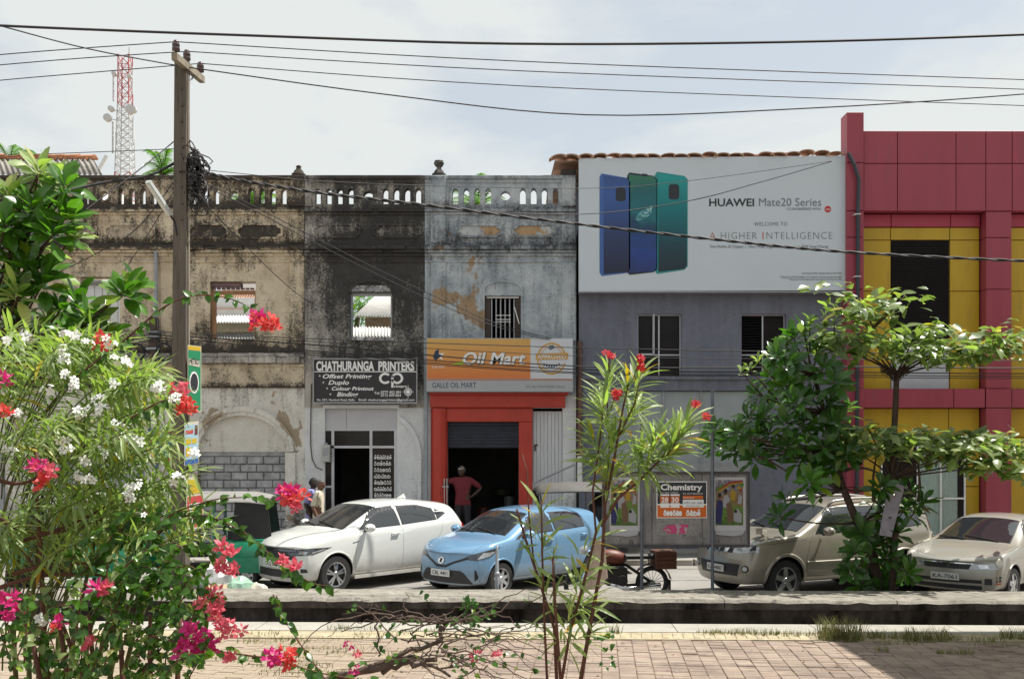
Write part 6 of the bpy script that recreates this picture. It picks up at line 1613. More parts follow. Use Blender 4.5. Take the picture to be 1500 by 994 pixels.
m.add(P_ + B_, [tuple(range(N)), tuple(range(2 * N - 1, N - 1, -1))] + [(i, N + i, N + (i + 1) % N, (i + 1) % N) for i in range(N)]); tag(m.obj('cardboard_sheet', CARD), 'brown cardboard sheet leaning beside the rear of the blue hatchback', 'cardboard')
def bag(name, label, x, y, d, w, h, col, seed):
    rr = random.Random(seed); bm = bmesh.new(); bmesh.ops.create_icosphere(bm, subdivisions=3, radius=1.0); c = at(x, y, d)
    for v in bm.verts:
        n_ = mnoise.noise(v.co * 2.2 + Vector((seed, 0, 0))) * .28 + mnoise.noise(v.co * 6 + Vector((0, seed, 0))) * .10
        v.co *= 1 + n_; v.co = Vector((v.co.x * w, v.co.y * w * .8, max(-.5, v.co.z) * h + h * .5))
    me = bpy.data.meshes.new(name); bm.to_mesh(me); bm.free(); me.materials.append(pmat(name + '_plastic', col, .35, var=.2, scale=9))
    o = link(name, me, None, (c.x, c.y, 0.0)); return tag(o, label, 'rubbish bag', 'rubbish heaped behind the slab')
bag('rubbish_bag', 'white crumpled rubbish bag left of the white SUV bumper', 318, 850, 16.6, .34, .46, (.52, .52, .52), 1)
bag('rubbish_bag', 'pale green rubbish bag in front of the white SUV bumper', 352, 855, 16.3, .27, .30, (.30, .48, .36), 2)
bag('rubbish_bag', 'grey rubbish bag at the left end of the heap by the slab', 296, 855, 16.5, .26, .36, (.34, .34, .37), 5)
bag('rubbish_bag', 'cream paper rubbish bag nearest the wheel of the white SUV', 377, 857, 16.3, .2, .25, (.5, .46, .38), 7)
m = MB(); c = at(327, 860, 16.15); m.obox(Matrix.Translation((c.x, c.y, .18)) @ Matrix.Rotation(R(20), 4, 'Z') @ Matrix.Rotation(R(24), 4, 'X'), .5, .3, .24); tag(m.obj('cardboard_box', pmat('tan_cardboard', (.42, .30, .18), .9, var=.1)), 'tan cardboard box lying among the rubbish bags', 'box')
# ---------------------------------------------------------------- lattice mast far behind
TD = 150.0
tw = thing('telecom_mast', 'slim red and white lattice telecom mast rising behind the parapet', 'mast', (at(182, 0, TD).x, TD, 0))
def mx(x): return (x - 750) * TD / FPX
def mz(y): return CAMZ + (HZ - y) * TD / FPX
MR = pmat('mast_red', (.42, .08, .09), .6, var=.1); MW = pmat('mast_white', (.50, .52, .54), .6, var=.1)
def mast_section(y0, y1, hw0, hw1, mat, nb, nm):
    m = MB(); cx_ = mx(183.5); L_ = []
    def leg(t_, a, b):
        hw = (hw0 + (hw1 - hw0) * t_) * TD / FPX; z = mz(y0) + (mz(y1) - mz(y0)) * t_; return Vector((cx_ + a * hw, TD + b * hw, z))
    cs = ((-1, -1), (1, -1), (1, 1), (-1, 1))
    for a, b in cs: m.tube([leg(0, a, b), leg(1, a, b)], .085, 5)
    for k in range(nb):
        t0, t1 = k / nb, (k + 1) / nb
        for (a, b), (c_, d_) in zip(cs, cs[1:] + cs[:1]):
            m.tube([leg(t0, a, b), leg(t0, c_, d_)], .045, 4); m.tube([leg(t0, a, b), leg(t1, c_, d_)], .045, 4); m.tube([leg(t0, c_, d_), leg(t1, a, b)], .045, 4)
    return m.obj(nm, mat, tw)
mast_section(154, 82, 8.0, 7.6, MR, 5, 'red_section'); mast_section(255, 154, 11, 8.2, MW, 9, 'white_section'); mast_section(360, 255, 16, 11, MR, 8, 'lower_section'); 
m = MB(); m.box(mx(168), mx(199), TD - 1, TD + 1, 0, mz(360)); m.obj('base_block', MW, tw)
for k, (xx, yy, rr_) in enumerate(((163, 177, 5.5), (168, 164, 4), (196, 165, 6.5), (200, 165, 5), (173, 113, 3.5), (195, 117, 3))):
    m = MB(); m.lathe([(.001, -.5), (rr_ * TD / FPX, -.45), (rr_ * TD / FPX, .25), (.001, .3)], mx(xx), TD - 1.2, mz(yy), 16, 'y'); m.obj('dish', MW, tw)
    m = MB(); m.tube([(mx(xx), TD - 1, mz(yy)), (mx(183 + (-8 if xx < 183 else 8)), TD, mz(yy))], .07, 4); m.obj('dish_arm', MW, tw)
for xx, y0, y1 in ((168, 110, 150), (167, 180, 226), (196, 100, 140), (197, 178, 210), (191.5, 72, 84), (172, 195, 215)):
    m = MB(); m.box(mx(xx - .7), mx(xx + .7), TD - .6, TD - .3, mz(y1), mz(y0)); m.obj('antenna', MW, tw)
# ================================================================ three-wheelers, motorcycle
def make_tuk(label, col, topcol, group='three-wheelers'):
    root = thing('three_wheeler', label, 'three-wheeler', (0, 0, 0), group)
    P_ = pmat('tuk_paint', col, .35, var=.06, coat=.6); TOP = pmat('tuk_top', topcol, .7, var=.12, scale=4); BLK = pmat('tuk_canvas', (.018, .018, .02), .75, var=.3, scale=5)
    def add(mb, n, mt, sm=False): q = mb.obj(n, mt, None, sm); q.parent = root; return q
    # rear body
    def loft(secs, closed=True):
        m = MB(); N = len(secs[0]); vs = [p for s_ in secs for p in s_]
        fs = [(i * N + k, i * N + (k + 1) % N, i * N + N + (k + 1) % N, i * N + N + k) for i in range(len(secs) - 1) for k in range(N)] + [tuple(range(N - 1, -1, -1)), tuple(range(len(vs) - N, len(vs)))]
        return m.add(vs, fs)
    def ring(x, w, z0, z1, c=.06): return [(x, -w + c, z0), (x, w - c, z0), (x, w, z0 + c), (x, w, z1 - c), (x, w - c, z1), (x, -w + c, z1), (x, -w, z1 - c), (x, -w, z0 + c)]
    q = add(loft([ring(1.42, .60, .42, .86), ring(1.5, .64, .36, .90), ring(2.45, .64, .36, .92), ring(2.6, .60, .42, .90), ring(2.64, .55, .48, .84)]), 'rear_body', P_); smooth_by_angle(q, 50)
    q = add(loft([ring(.10, .20, .52, .80, .05), ring(.22, .30, .45, .98, .08), ring(.42, .42, .40, 1.02, .08), ring(.62, .50, .36, 1.0, .08), ring(.66, .50, .36, .98, .08)]), 'front_cowl', P_); smooth_by_angle(q, 50)
    add(loft([ring(.6, .48, .30, .38, .02), ring(1.5, .60, .30, .38, .02)]), 'floor', BLK)
    q = add(loft([[(x, w * math.cos(a), z + .17 * k_ * math.sin(a)) for a in [PI * i / 8 for i in range(9)]] + [(x, w * .97 * math.cos(a), z - .025 + .17 * k_ * math.sin(a)) for a in [PI * (8 - i) / 8 for i in range(9)]] for x, w, z, k_ in ((.52, .52, 1.54, .5), (.62, .60, 1.58, .9), (1.2, .63, 1.60, 1), (2.1, .63, 1.59, 1), (2.45, .60, 1.54, .9))]), 'roof_canopy', TOP); smooth_by_angle(q, 50)
    for s in (-1, 1):
        m = MB(); m.add([(1.78, s * .632, .90), (2.50, s * .628, .92), (2.42, s * .60, 1.58), (1.84, s * .628, 1.60), (1.78, s * .612, .90), (2.50, s * .608, .92), (2.42, s * .58, 1.58), (1.84, s * .608, 1.60)], [(0, 1, 2, 3), (7, 6, 5, 4), (0, 4, 5, 1), (1, 5, 6, 2), (2, 6, 7, 3), (3, 7, 4, 0)]); add(m, 'side_curtain', BLK)
        m = MB(); m.tube([(.66, s * .48, .96), (.58, s * .55, 1.56)], .02, 6); add(m, 'front_pillar', P_)
        m = MB(); m.tube([(1.46, s * .62, .88), (1.46, s * .61, 1.6)], .018, 6); add(m, 'middle_pillar', P_)
        m = MB(); m.lathe([(.001, -.02), (.05, -.02), (.06, .0), (.05, .02)], .12, s * .14, .74, 14, 'y'); 
        m = MB(); m.obox(Matrix.Translation((.55, s * .66, 1.12)), .03, .14, .09); add(m, 'mirror', BLK)
        m = MB(); m.box(2.60, 2.655, s * .50 - .05, s * .50 + .05, .60, .74); add(m, 'tail_lamp', REDL)
        m = MB(); m.add([(1.62, s * .66, .30), (2.32, s * .66, .30), (2.26, s * .66, .58), (1.68, s * .66, .58), (1.62, s * .645, .30), (2.32, s * .645, .30), (2.26, s * .645, .58), (1.68, s * .645, .58)], [(0, 1, 2, 3), (7, 6, 5, 4), (0, 3, 7, 4), (1, 5, 6, 2), (2, 6, 7, 3)]); add(m, 'mudguard', P_)
    m = MB(); m.add([(.63, -.46, 1.0), (.63, .46, 1.0), (.545, .50, 1.54), (.545, -.50, 1.54), (.64, -.46, 1.0), (.64, .46, 1.0), (.555, .50, 1.54), (.555, -.50, 1.54)], [(0, 3, 2, 1), (4, 5, 6, 7)]); add(m, 'windscreen', GLASS)
    m = MB(); m.lathe([(.001, -.03), (.07, -.03), (.075, .02), (.03, .06)], 0, 0, 0, 16, 'y'); m.v = [(.10 + p[1], p[0], .72 + p[2]) for p in m.v]; add(m, 'headlight', LAMP, True)
    add(loft([ring(.98, .34, .56, .70, .03), ring(1.28, .34, .56, .70, .03)]), 'driver_seat', BLK); add(loft([ring(1.7, .56, .6, 1.3, .05), ring(1.82, .56, .6, 1.3, .05)]), 'passenger_seat', BLK)
    m = MB(); m.tube([(.66, -.30, 1.02), (.74, -.12, 1.06), (.74, .12, 1.06), (.66, .30, 1.02)], .016, 6); add(m, 'handlebar', BLK)
    for x, y in ((.34, 0), (2.02, -.56), (2.02, .56)): wheel(root, x, y, .22, .12, 'seven')
    return root
def deep(o, parent=None):
    c = o.copy(); COL.objects.link(c); c.parent = parent
    for ch in list(o.children): deep(ch, c)
    return c
tk = make_tuk('green three-wheeler with pale canopy beside the white SUV and the pole', (.0, .21, .105), (.22, .215, .205))
def put(o, x, d, yaw): o.location = (at(x, 0, d).x, d, 0); o.rotation_euler = (0, 0, R(yaw))
put(tk, 205, 18.6, 6)
tk2 = deep(tk); tk2['label'] = 'green three-wheeler almost hidden behind the white oleander at the left'; put(tk2, 0, 18.0, 5)
tk3 = make_tuk('black three-wheeler with grey canopy standing behind the blue hatchback', (.02, .02, .024), (.10, .095, .09)); put(tk3, 745, 20.9, 4); tk3.scale = (1.05, 1.05, 1.06)
# motorcycle with wooden crate behind the notice board post
mc = thing('motorcycle', 'rusty red motorcycle carrying a brown crate behind the notice board', 'motorcycle', (at(955, 0, 16.9).x, 16.9, 0))
MRED = pmat('rusty_red', (.13, .032, .018), .5, var=.3, scale=9); MBLK = pmat('greasy_black', (.02, .018, .017), .55, var=.3)
def madd(mb, n, mt, sm=False, par=None): q = mb.obj(n, mt, None, sm); q.parent = par or mc; return q
for x in (0, -1.24):
    e = bpy.data.objects.new('wheel', None); COL.objects.link(e); e.parent = mc; e.location = (x, 0, .29)
    m = MB(); m.lathe([(.215, -.04), (.27, -.045), (.29, 0), (.27, .045), (.215, .04), (.21, 0), (.215, -.04)], 0, 0, 0, 28, 'y'); m.f = m.f[:-2]; m.mi = m.mi[:-2]; q = m.obj('tyre', TYRE, None, True); q.parent = e
    m = MB()
    for k in range(18): a = 2 * PI * k / 18; m.tube([(.03 * math.cos(a), .02 if k % 2 else -.02, .03 * math.sin(a)), (.215 * math.cos(a + .15), 0, .215 * math.sin(a + .15))], .004, 4)
    m.lathe([(.05, -.05), (.05, .05)], 0, 0, 0, 12, 'y'); q = m.obj('spokes', CHROME, None); q.parent = e
m = MB(); m.tube([(-1.24, .0, .29), (-1.08, 0, .70), (-.99, 0, .98)], .025, 8); madd(m, 'fork', CHROME)
m = MB(); m.tube([(-1.0, -.33, 1.02), (-.95, -.12, 1.04), (-1.0, 0, 1.0), (-.95, .12, 1.04), (-1.0, .33, 1.02)], .014, 6); madd(m, 'handlebar', CHROME)
m = MB(); m.lathe([(.001, -.1), (.05, -.09), (.085, .0), (.08, .04)], 0, 0, 0, 14, 'y'); m.v = [(-1.16 + p[1], p[0], .86 + p[2]) for p in m.v]; madd(m, 'headlight', LAMP, True)
bmq = bmesh.new(); bmesh.ops.create_uvsphere(bmq, u_segments=14, v_segments=10, radius=1)
for v in bmq.verts: v.co = Vector((-.70 + v.co.x * .27, v.co.y * .13, .74 + v.co.z * .13 + v.co.x * -.03))
me = bpy.data.meshes.new('fuel_tank'); bmq.to_mesh(me); bmq.free(); me.materials.append(MRED); me.polygons.foreach_set('use_smooth', [True] * len(me.polygons)); link('fuel_tank', me, mc, world=False)
m = MB(); m.bbox(-.50, .05, -.12, .12, .70, .79, .03); madd(m, 'seat', MBLK)
m = MB(); m.box(-.80, -.46, -.13, .13, .27, .56); m.lathe([(.09, -.16), (.1, -.1), (.1, .16)], -.55, 0, .35, 14, 'y'); madd(m, 'engine', MBLK)
m = MB(); m.tube([(-.95, 0, .62), (-.45, 0, .60), (0, 0, .29)], .03, 6); m.tube([(-.95, 0, .6), (-.75, 0, .28), (-.4, 0, .26), (0, 0, .29)], .025, 6); madd(m, 'frame', MBLK)
m = MB(); m.tube([(-.75, -.12, .30), (-.5, -.16, .22), (.1, -.16, .27)], [.025, .03, .045], 8); madd(m, 'exhaust', CHROME, True)
m = MB()
for i in range(9):
    a = R(10 + 17 * i); m.add([(.33 * math.cos(a), yy, .29 + .33 * math.sin(a)) for yy in (-.07, .07)], [])
m.f = [(2 * i, 2 * i + 1, 2 * i + 3, 2 * i + 2) for i in range(8)]; m.mi = [0] * 8; madd(m, 'mudguard', MRED, True)
m = MB(); m.box(.29, .31, -.07, .07, .12, .34); madd(m, 'mud_flap', MBLK)
m = MB(); m.box(.02, .36, -.2, .2, .54, .84); cr = madd(m, 'crate', pmat('crate_core', (.10, .045, .025), .9, var=.2)); CW = pmat('crate_board', (.12, .05, .03), .85, var=.25, scale=6)
for k in range(4):
    m = MB(); m.bbox(.01, .37, -.216, -.201, .545 + k * .075, .612 + k * .075, .004); madd(m, 'crate_slat', CW, par=cr)
    m = MB(); m.box(.361, .374, -.2, .2, .545 + k * .075, .612 + k * .075); madd(m, 'crate_slat', CW, par=cr)
m = MB(); m.tube([(-.4, .1, .25), (-.36, .26, .0)], .012, 6); madd(m, 'side_stand', MBLK)
mc.rotation_euler = (0, 0, R(8))
# ================================================================ plants
def blade(L, w, rows, fold=.25, droop=.15, tip=.0, shape='obovate', wave=0.0):
    """one leaf along +x, face up, with a folded midrib and a droop"""
    m = MB(); vs = []
    for i in range(rows + 1):
        t = i / rows
        if shape == 'obovate': ww = math.sin(PI * min(1, t ** 1.5 * .93 + .035)) ** .8
        elif shape == 'ovate': ww = math.sin(PI * min(1, t ** .62 * .97 + .02)) ** .9
        else: ww = math.sin(PI * min(1, t * .96 + .03)) ** .75
        ww *= w / 2
        x = L * t; z = -droop * L * t * t
        zz = wave * math.sin(t * 9) * w
        vs += [(x, -ww, z + fold * ww + zz), (x, 0, z), (x, ww, z + fold * ww - zz)]
    fs = []
    for i in range(rows):
        o = 3 * i
        fs += [(o, o + 3, o + 4, o + 1), (o + 1, o + 4, o + 5, o + 2)]
    m.add(vs, fs); return m
LR = random.Random(99)
class Plant:
    def __init__(s, name, label, cat, base, group=None):
        s.o = thing(name, label, cat, base, group); s.leaves = []; s.base = Vector(base)
    def leaf(s, kind, p, d, up, scale=1.0, roll=0.0, part='leaf'):
        d = Vector(d).normalized(); up = Vector(up); y = up.cross(d)
        if y.length < 1e-4: y = d.orthogonal()
        y.normalize(); z = d.cross(y)
        Mx = Matrix((d, y, z)).transposed().to_4x4()
        Mx = Matrix.Translation(p) @ Mx @ Matrix.Rotation(roll, 4, 'X') @ Matrix.Scale(scale, 4) @ Matrix.Diagonal((1, LR.uniform(.78, 1.18), LR.uniform(.2, 2.3), 1))
        s.leaves.append((kind, Mx, part))
    def done(s, kinds, limit=300):
        """kinds: name -> (MB, material); the leaves that show largest become parts, the rest one mesh"""
        meshes = {k: mb.mesh(k, mt, True) for k, (mb, mt) in kinds.items()}
        by = {}
        for l in s.leaves: by.setdefault(l[2], []).append(l)
        for part, ls in by.items():
            def score(l):
                q = l[1].translation; 
                if q.y < 1: return 1e9
                u = 750 + FPX * q.x / q.y; v = HZ - FPX * (q.z - CAMZ) / q.y
                return q.y + (0 if -10 < u < 1510 and -10 < v < 1004 else 1000)
            ls.sort(key=score)
            for k, Mx, _ in ls[:limit]:
                o = bpy.data.objects.new(part, meshes[k]); COL.objects.link(o); o.parent = s.o; o.matrix_basis = Matrix.Translation(-s.base) @ Mx
            rest = {}
            for k, Mx, _ in ls[limit:]: rest.setdefault(k, []).append(Mx)
            if rest:
                mb = MB(); mats = []
                for k, Ms in rest.items():
                    src, mt = kinds[k]; mats.append(mt); mb.cur = len(mats) - 1
                    for Mx in Ms: mb.add([Mx @ Vector(p) for p in src.v], src.f)
                o = mb.obj({'leaf': 'foliage', 'bract': 'blossom', 'flower': 'blossom'}.get(part, 'foliage'), mats, s.o, True); stuff(o)
    def wood(s, name, strokes, mat):
        if len(strokes) <= 130:
            for pts, r0, r1 in strokes:
                n = len(pts); m = MB(); m.tube(pts, [r0 + (r1 - r0) * i / (n - 1) for i in range(n)], 6); o = m.obj(name, mat, s.o, True)
            return o
        m = MB()
        for pts, r0, r1 in strokes:
            n = len(pts); m.tube(pts, [r0 + (r1 - r0) * i / (n - 1) for i in range(n)], 5)
        return stuff(m.obj(name, mat, s.o, True))
def bez(a, b, c, n=8): return [a * (1 - t) ** 2 + b * 2 * t * (1 - t) + c * t * t for t in [i / n for i in range(n + 1)]]
def rv(r, k=1.0): return Vector((r.uniform(-1, 1), r.uniform(-1, 1), r.uniform(-1, 1))) * k

LG = leafmat('glossy_green_leaf', (.035, .10, .012), (.085, .20, .026), (.20, .28, .02), .24, .34)
LD = leafmat('deep_green_leaf', (.022, .062, .014), (.050, .125, .024), (.10, .17, .02), .24, .24)
LA = leafmat('grey_green_leaf', (.10, .15, .06), (.22, .275, .12), (.48, .36, .04), .30, .32)
LO = leafmat('oleander_leaf', (.13, .185, .065), (.26, .335, .135), (.48, .45, .20), .42, .38)
LB = leafmat('bougainvillea_leaf', (.022, .070, .010), (.055, .135, .018), (.16, .22, .02), .32, .30)
LORANGE = leafmat('yellowed_leaf', (.45, .27, .02), (.38, .32, .03), (.40, .14, .02), .5, .35)
BARK = pmat('grey_brown_bark', (.085, .06, .048), .9, var=.35, scale=18, bump=.5, bscale=40, spec=.1)
BARKR = pmat('reddish_stem', (.12, .055, .040), .75, var=.3, scale=25, spec=.2)
BARKG = pmat('green_stem', (.11, .13, .045), .7, var=.3, scale=20, spec=.2)
BARKD = pmat('dry_twig', (.13, .098, .082), .9, var=.35, scale=25, spec=.1)
def petal_mat(n, c1, c2, tr=.4):
    m = leafmat(n, c1, c2, c2, .55, tr); return m
WHITE_P = NT('white_petal'); WHITE_P.color((.78, .79, .74)); WHITE_P.b.inputs['Roughness'].default_value = .6; WHITE_P = WHITE_P.m
def bract_mat(n, c1, c2):
    t = NT(n); oi = t.node('ShaderNodeObjectInfo').outputs['Random']; gi = t.node('ShaderNodeNewGeometry').outputs['Random Per Island']
    c = t.ramp(t.math('FRACT', t.math('ADD', oi, gi)), [(0, c1), (1, c2)]); t.color(c); t.b.inputs['Roughness'].default_value = .6
    tl = t.node('ShaderNodeBsdfTranslucent'); t.link(c, tl.inputs['Color']); ms = t.node('ShaderNodeMixShader'); ms.inputs[0].default_value = .4
    t.link(t.b.outputs[0], ms.inputs[1]); t.link(tl.outputs[0], ms.inputs[2]); t.link(ms.outputs[0], t.n['Material Output'].inputs['Surface']); return t.m
MAGENTA = bract_mat('magenta_bract', (.60, .02, .17), (.72, .05, .30)); CORAL = bract_mat('coral_bract', (.72, .05, .06), (.78, .13, .10)); PINKB = bract_mat('pink_bract', (.72, .09, .15), (.78, .20, .26)); REDF = bract_mat('red_petal', (.55, .01, .02), (.68, .03, .05)); 

def flower5(r, mat_cup=.3):
    m = MB()
    for k in range(5):
        a = 2 * PI * k / 5; u = Vector((math.cos(a), math.sin(a), 0)); w = Vector((-math.sin(a), math.cos(a), 0)); up = Vector((0, 0, 1))
        P_ = [u * .12 * r, u * .55 * r + w * .34 * r + up * .16 * r, u * 1.0 * r + w * .22 * r + up * .10 * r, u * 1.03 * r - w * .16 * r + up * .05 * r, u * .55 * r - w * .30 * r + up * .12 * r]
        m.add(P_, [(0, 1, 2, 3, 4)])
    return m
def bract3(r):
    m = MB()
    for k in range(3):
        a = 2 * PI * k / 3; u = Vector((math.cos(a), math.sin(a), 0)); w = Vector((-math.sin(a), math.cos(a), 0)); up = Vector((0, 0, 1))
        P_ = [u * .05 * r, u * .45 * r + w * .42 * r + up * .30 * r, u * 1.0 * r + up * .62 * r, u * .45 * r - w * .42 * r + up * .30 * r, u * .5 * r + up * .22 * r]
        m.add(P_, [(0, 1, 4), (1, 2, 4), (2, 3, 4), (3, 0, 4)])
    return m

def rosette(pl, kind, c, axis, n, r, size, rng, spread=(.15, 1.1)):
    axis = Vector(axis).normalized(); u = axis.orthogonal().normalized(); w = axis.cross(u)
    for i in range(n):
        a = i * 2.39996 + rng.uniform(-.2, .2); t = (i + .5) / n; el = spread[0] + (spread[1] - spread[0]) * t ** .8
        d = axis * math.cos(el * PI / 2) + (u * math.cos(a) + w * math.sin(a)) * math.sin(el * PI / 2)
        pl.leaf(kind, c - axis * r * .5 * t + d * r * .18, d, axis, size * rng.uniform(.75, 1.12), rng.uniform(-.35, .35))

# ---------------------------------------------------------------- large-leaved tree, right
rng = random.Random(21)
TDR = 16.35
pt = Plant('large_leaved_tree', 'dark glossy large-leaved tree with leaf rosettes in front of the beige SUV', 'tree', (at(1292, 0, TDR).x, TDR, 0))
big = blade(.30, .128, 5, .22, .20)
trunk = [at(1292, 872, TDR), at(1278, 810, TDR), at(1256, 765, TDR), at(1235, 715, TDR), at(1220, 660, TDR - .1), at(1206, 600, TDR - .1), at(1190, 540, TDR)]
trunk[0].z = 0
lead = [(x, y, rng.uniform(-.75, .55)) for x, y in (
    (1137, 520), (1162, 494), (1178, 485), (1196, 512), (1155, 532), (1180, 548), (1125, 552), (1106, 577), (1150, 565), (1206, 540), (1222, 560), (1215, 590), (1190, 582), (1165, 590), (1135, 590), (1118, 608), (1096, 612), (1080, 632), (1062, 640), (1074, 660), (1100, 645), (1126, 632), (1150, 620), (1176, 622), (1200, 622), (1226, 618), (1240, 600), (1236, 640), (1206, 654), (1180, 650), (1152, 652), (1128, 664), (1104, 672), (1166, 676), (1192, 684), (1216, 680), (1240, 668), (1186, 706), (1150, 732), (1140, 756), (1196, 722),
    (1046, 628), (1050, 652), (1038, 645), (1150, 505), (1112, 635), (1212, 605), (1204, 700),
    (1292, 712), (1312, 725), (1335, 718), (1350, 735), (1325, 745), (1280, 735), (1300, 752), (1262, 782), (1290, 786), (1315, 780), (1272, 812), (1300, 815), (1252, 808), (1246, 838), (1276, 842), (1305, 845), (1320, 832), (1262, 858), (1292, 862), (1340, 750), (1330, 838))]
st = [(trunk, .085, .03)]
hubs = [at(1235, 715, TDR), at(1220, 660, TDR), at(1206, 600, TDR), at(1278, 800, TDR), at(1256, 765, TDR), at(1190, 545, TDR)]
for x, y, dd in lead:
    c = at(x, y, TDR + dd); h = min(hubs, key=lambda q: (q - c).length + (0 if q.z < c.z + .25 else .6)); 
    ax = (c - h); ax = ax.normalized() * .6 + Vector((0, -.35, .75)) + rv(rng, .3)
    rosette(pt, rng.choice(['big', 'dark', 'dark', 'dark']), c, ax, rng.randint(14, 19), .20, rng.uniform(.75, 1.05), rng)
    st.append((bez(h, h.lerp(c, .5) + Vector((0, 0, -.12)), c, 5), .022, .010))
for a, b, c in (((1236, 690), (1268, 676), (1296, 700)), ((1250, 715), (1262, 720), (1276, 716)), ((1110, 668), (1130, 675), (1152, 690))): st.append((bez(at(*a, TDR - .3), at(*b, TDR - .35), at(*c, TDR - .4)), .03, .014))
for x, y in ((1086, 545), (1098, 540), (1110, 528), (1125, 522), (1208, 462), (1222, 470), (1186, 470)):
    c = at(x, y, TDR - .2); rosette(pt, 'light', c, Vector((0, -.3, 1)) + rv(rng, .3), 6, .14, .5, rng, (.1, .8)); h = at(x + (40 if x < 1150 else 0), y + 45, TDR); st.append((bez(h, h.lerp(c, .6), c, 4), .016, .008))
pt.wood('trunk', st[:1], BARK); pt.wood('branch', st[1:], BARK)
pt.done({'big': (big, LG), 'dark': (big, LD), 'light': (big, LO)})
tb = thing('tree_board', 'pale tilted board tied to the trunk of the large-leaved tree', 'sign', tuple(at(1303, 785, TDR - .35)))
P_ = [at(a, b, TDR - .45) for a, b in ((1288, 783), (1306, 786), (1325, 712), (1303, 703))]; m = MB(); m.add(P_ + [p + Vector((0, .02, 0)) for p in P_], [(0, 1, 2, 3), (7, 6, 5, 4), (0, 4, 5, 1), (1, 5, 6, 2), (2, 6, 7, 3), (3, 7, 4, 0)]); m.obj('board', pmat('faded_lavender_board', (.28, .26, .31), .8, var=.2, scale=9), tb)
m = MB(); m.tube([at(1303, 703, TDR - .44), at(1300, 700, TDR - .1)], .006, 4); m.obj('tie', WIRE, tb)

# ---------------------------------------------------------------- tropical almond, right
rng = random.Random(33)
AD = 17.0 - .9
pa = Plant('tropical_almond_tree', 'pale-leaved tropical almond tree in flat tiers before the red and yellow building', 'tree', (at(1306, 0, AD).x, AD, 0))
al = blade(.29, .145, 4, .18, .22, wave=.03)
tr = [at(1306, 866, AD), at(1310, 780, AD), at(1306, 710, AD), at(1309, 640, AD), at(1312, 590, AD), at(1313, 556, AD), at(1312, 542, AD)]; tr[0].z = 0
ast = []
kk = [0]
def tier(hub, pts, per, up=.6, rr=.19, kinds=('a', 'a', 'a', 'b', 'y')):
    for x, y, dd in pts:
        c = at(x, y, AD + dd); kk[0] += 1
        if kk[0] % 3 == 0: ast.append((bez(hub, hub.lerp(c, .5) + Vector((rng.uniform(-.1, .1), 0, rng.uniform(-.02, .12))), c, 6), .018, .007))
        n = int(per * 2.1) + rng.randint(-3, 4)
        for i in range(n):
            a = rng.uniform(0, 2 * PI); d = Vector((math.cos(a), math.sin(a) * .9, rng.uniform(-.55, .5))); o = Vector((rng.gauss(0, rr), rng.gauss(0, rr), rng.gauss(0, rr * .36)))
            pa.leaf(rng.choice(kinds), c + o, d, Vector((rng.uniform(-.4, .4), rng.uniform(-.7, .1), 1)), rng.uniform(.55, 1.0), rng.uniform(-.5, .5))
h1_, h2_ = at(1313, 548, AD), at(1306, 700, AD)
tier(at(1280, 480, AD), [(1225, 428, 0), (1245, 440, .2), (1262, 452, -.3), (1282, 445, .3), (1300, 455, 0), (1326, 432, .1), (1238, 455, -.4), (1272, 470, 0), (1315, 445, -.2), (1290, 470, .3)], 9)
tier(h1_, [(1212, 480, 0), (1222, 495, .5), (1240, 488, -.4), (1258, 500, .2), (1276, 494, 0), (1296, 500, -.5), (1316, 504, .3), (1336, 498, 0), (1352, 486, .3), (1366, 480, -.2), (1350, 508, -.4), (1376, 510, .2), (1396, 506, 0), (1414, 500, .3), (1428, 508, -.3), (1444, 520, 0), (1416, 524, .2), (1390, 526, -.2), (1330, 518, -.3), (1460, 486, .1), (1474, 496, 0), (1468, 515, .2), (1232, 515, .2), (1450, 505, .3), (1270, 515, -.2), (1205, 500, .3)], 12)
tier(h2_, [(1236, 632, 0), (1256, 640, .4), (1272, 630, -.3), (1292, 642, .2), (1312, 648, 0), (1334, 640, -.4), (1352, 634, .3), (1370, 640, 0), (1390, 648, -.3), (1410, 640, .3), (1428, 648, 0), (1448, 642, -.3), (1466, 655, .2), (1484, 660, 0), (1500, 672, .3), (1455, 672, -.2), (1430, 668, .2), (1402, 668, -.1), (1376, 664, .3), (1344, 662, 0), (1316, 662, -.4), (1280, 660, .1), (1252, 662, -.2), (1470, 682, .1), (1494, 690, -.2), (1440, 685, 0), (1230, 655, .3), (1515, 660, 0), (1416, 655, -.5), (1462, 640, .4), (1530, 680, .2)], 13)
for c in ((1305, 520), (1330, 525), (1290, 525), (1350, 528)): ast.append((bez(h1_, h1_.lerp(at(*c, AD), .5) + Vector((0, 0, -.05)), at(*c, AD), 5), .026, .014))
for a, b, c in (((1308, 690), (1290, 668), (1272, 655)), ((1308, 690), (1340, 670), (1372, 655)), ((1308, 690), (1312, 660), (1313, 640)), ((1280, 735), (1276, 700), (1284, 668)), ((1345, 735), (1350, 700), (1342, 668))): ast.append((bez(at(*a, AD), at(*b, AD), at(*c, AD)), .028, .012))
pa.wood('trunk', [(tr, .06, .04)], BARK); pa.wood('branch', ast, BARK)
m = MB(); nest = at(1313, 546, AD)
for k in range(40):
    a = rng.uniform(0, 6.28); m.tube([nest + Vector((.26 * math.cos(a), .2 * math.sin(a), rng.uniform(0, .12))), nest + Vector((.05 * math.cos(a + .8), .05 * math.sin(a + .8), rng.uniform(-.14, .02))), nest + Vector((.24 * math.cos(a + 2), .2 * math.sin(a + 2), rng.uniform(.0, .14)))], .006, 3)
stuff(m.obj('twig_nest', BARK, pa.o))
pa.done({'a': (al, LA), 'b': (al, LO), 'y': (al, LA)})

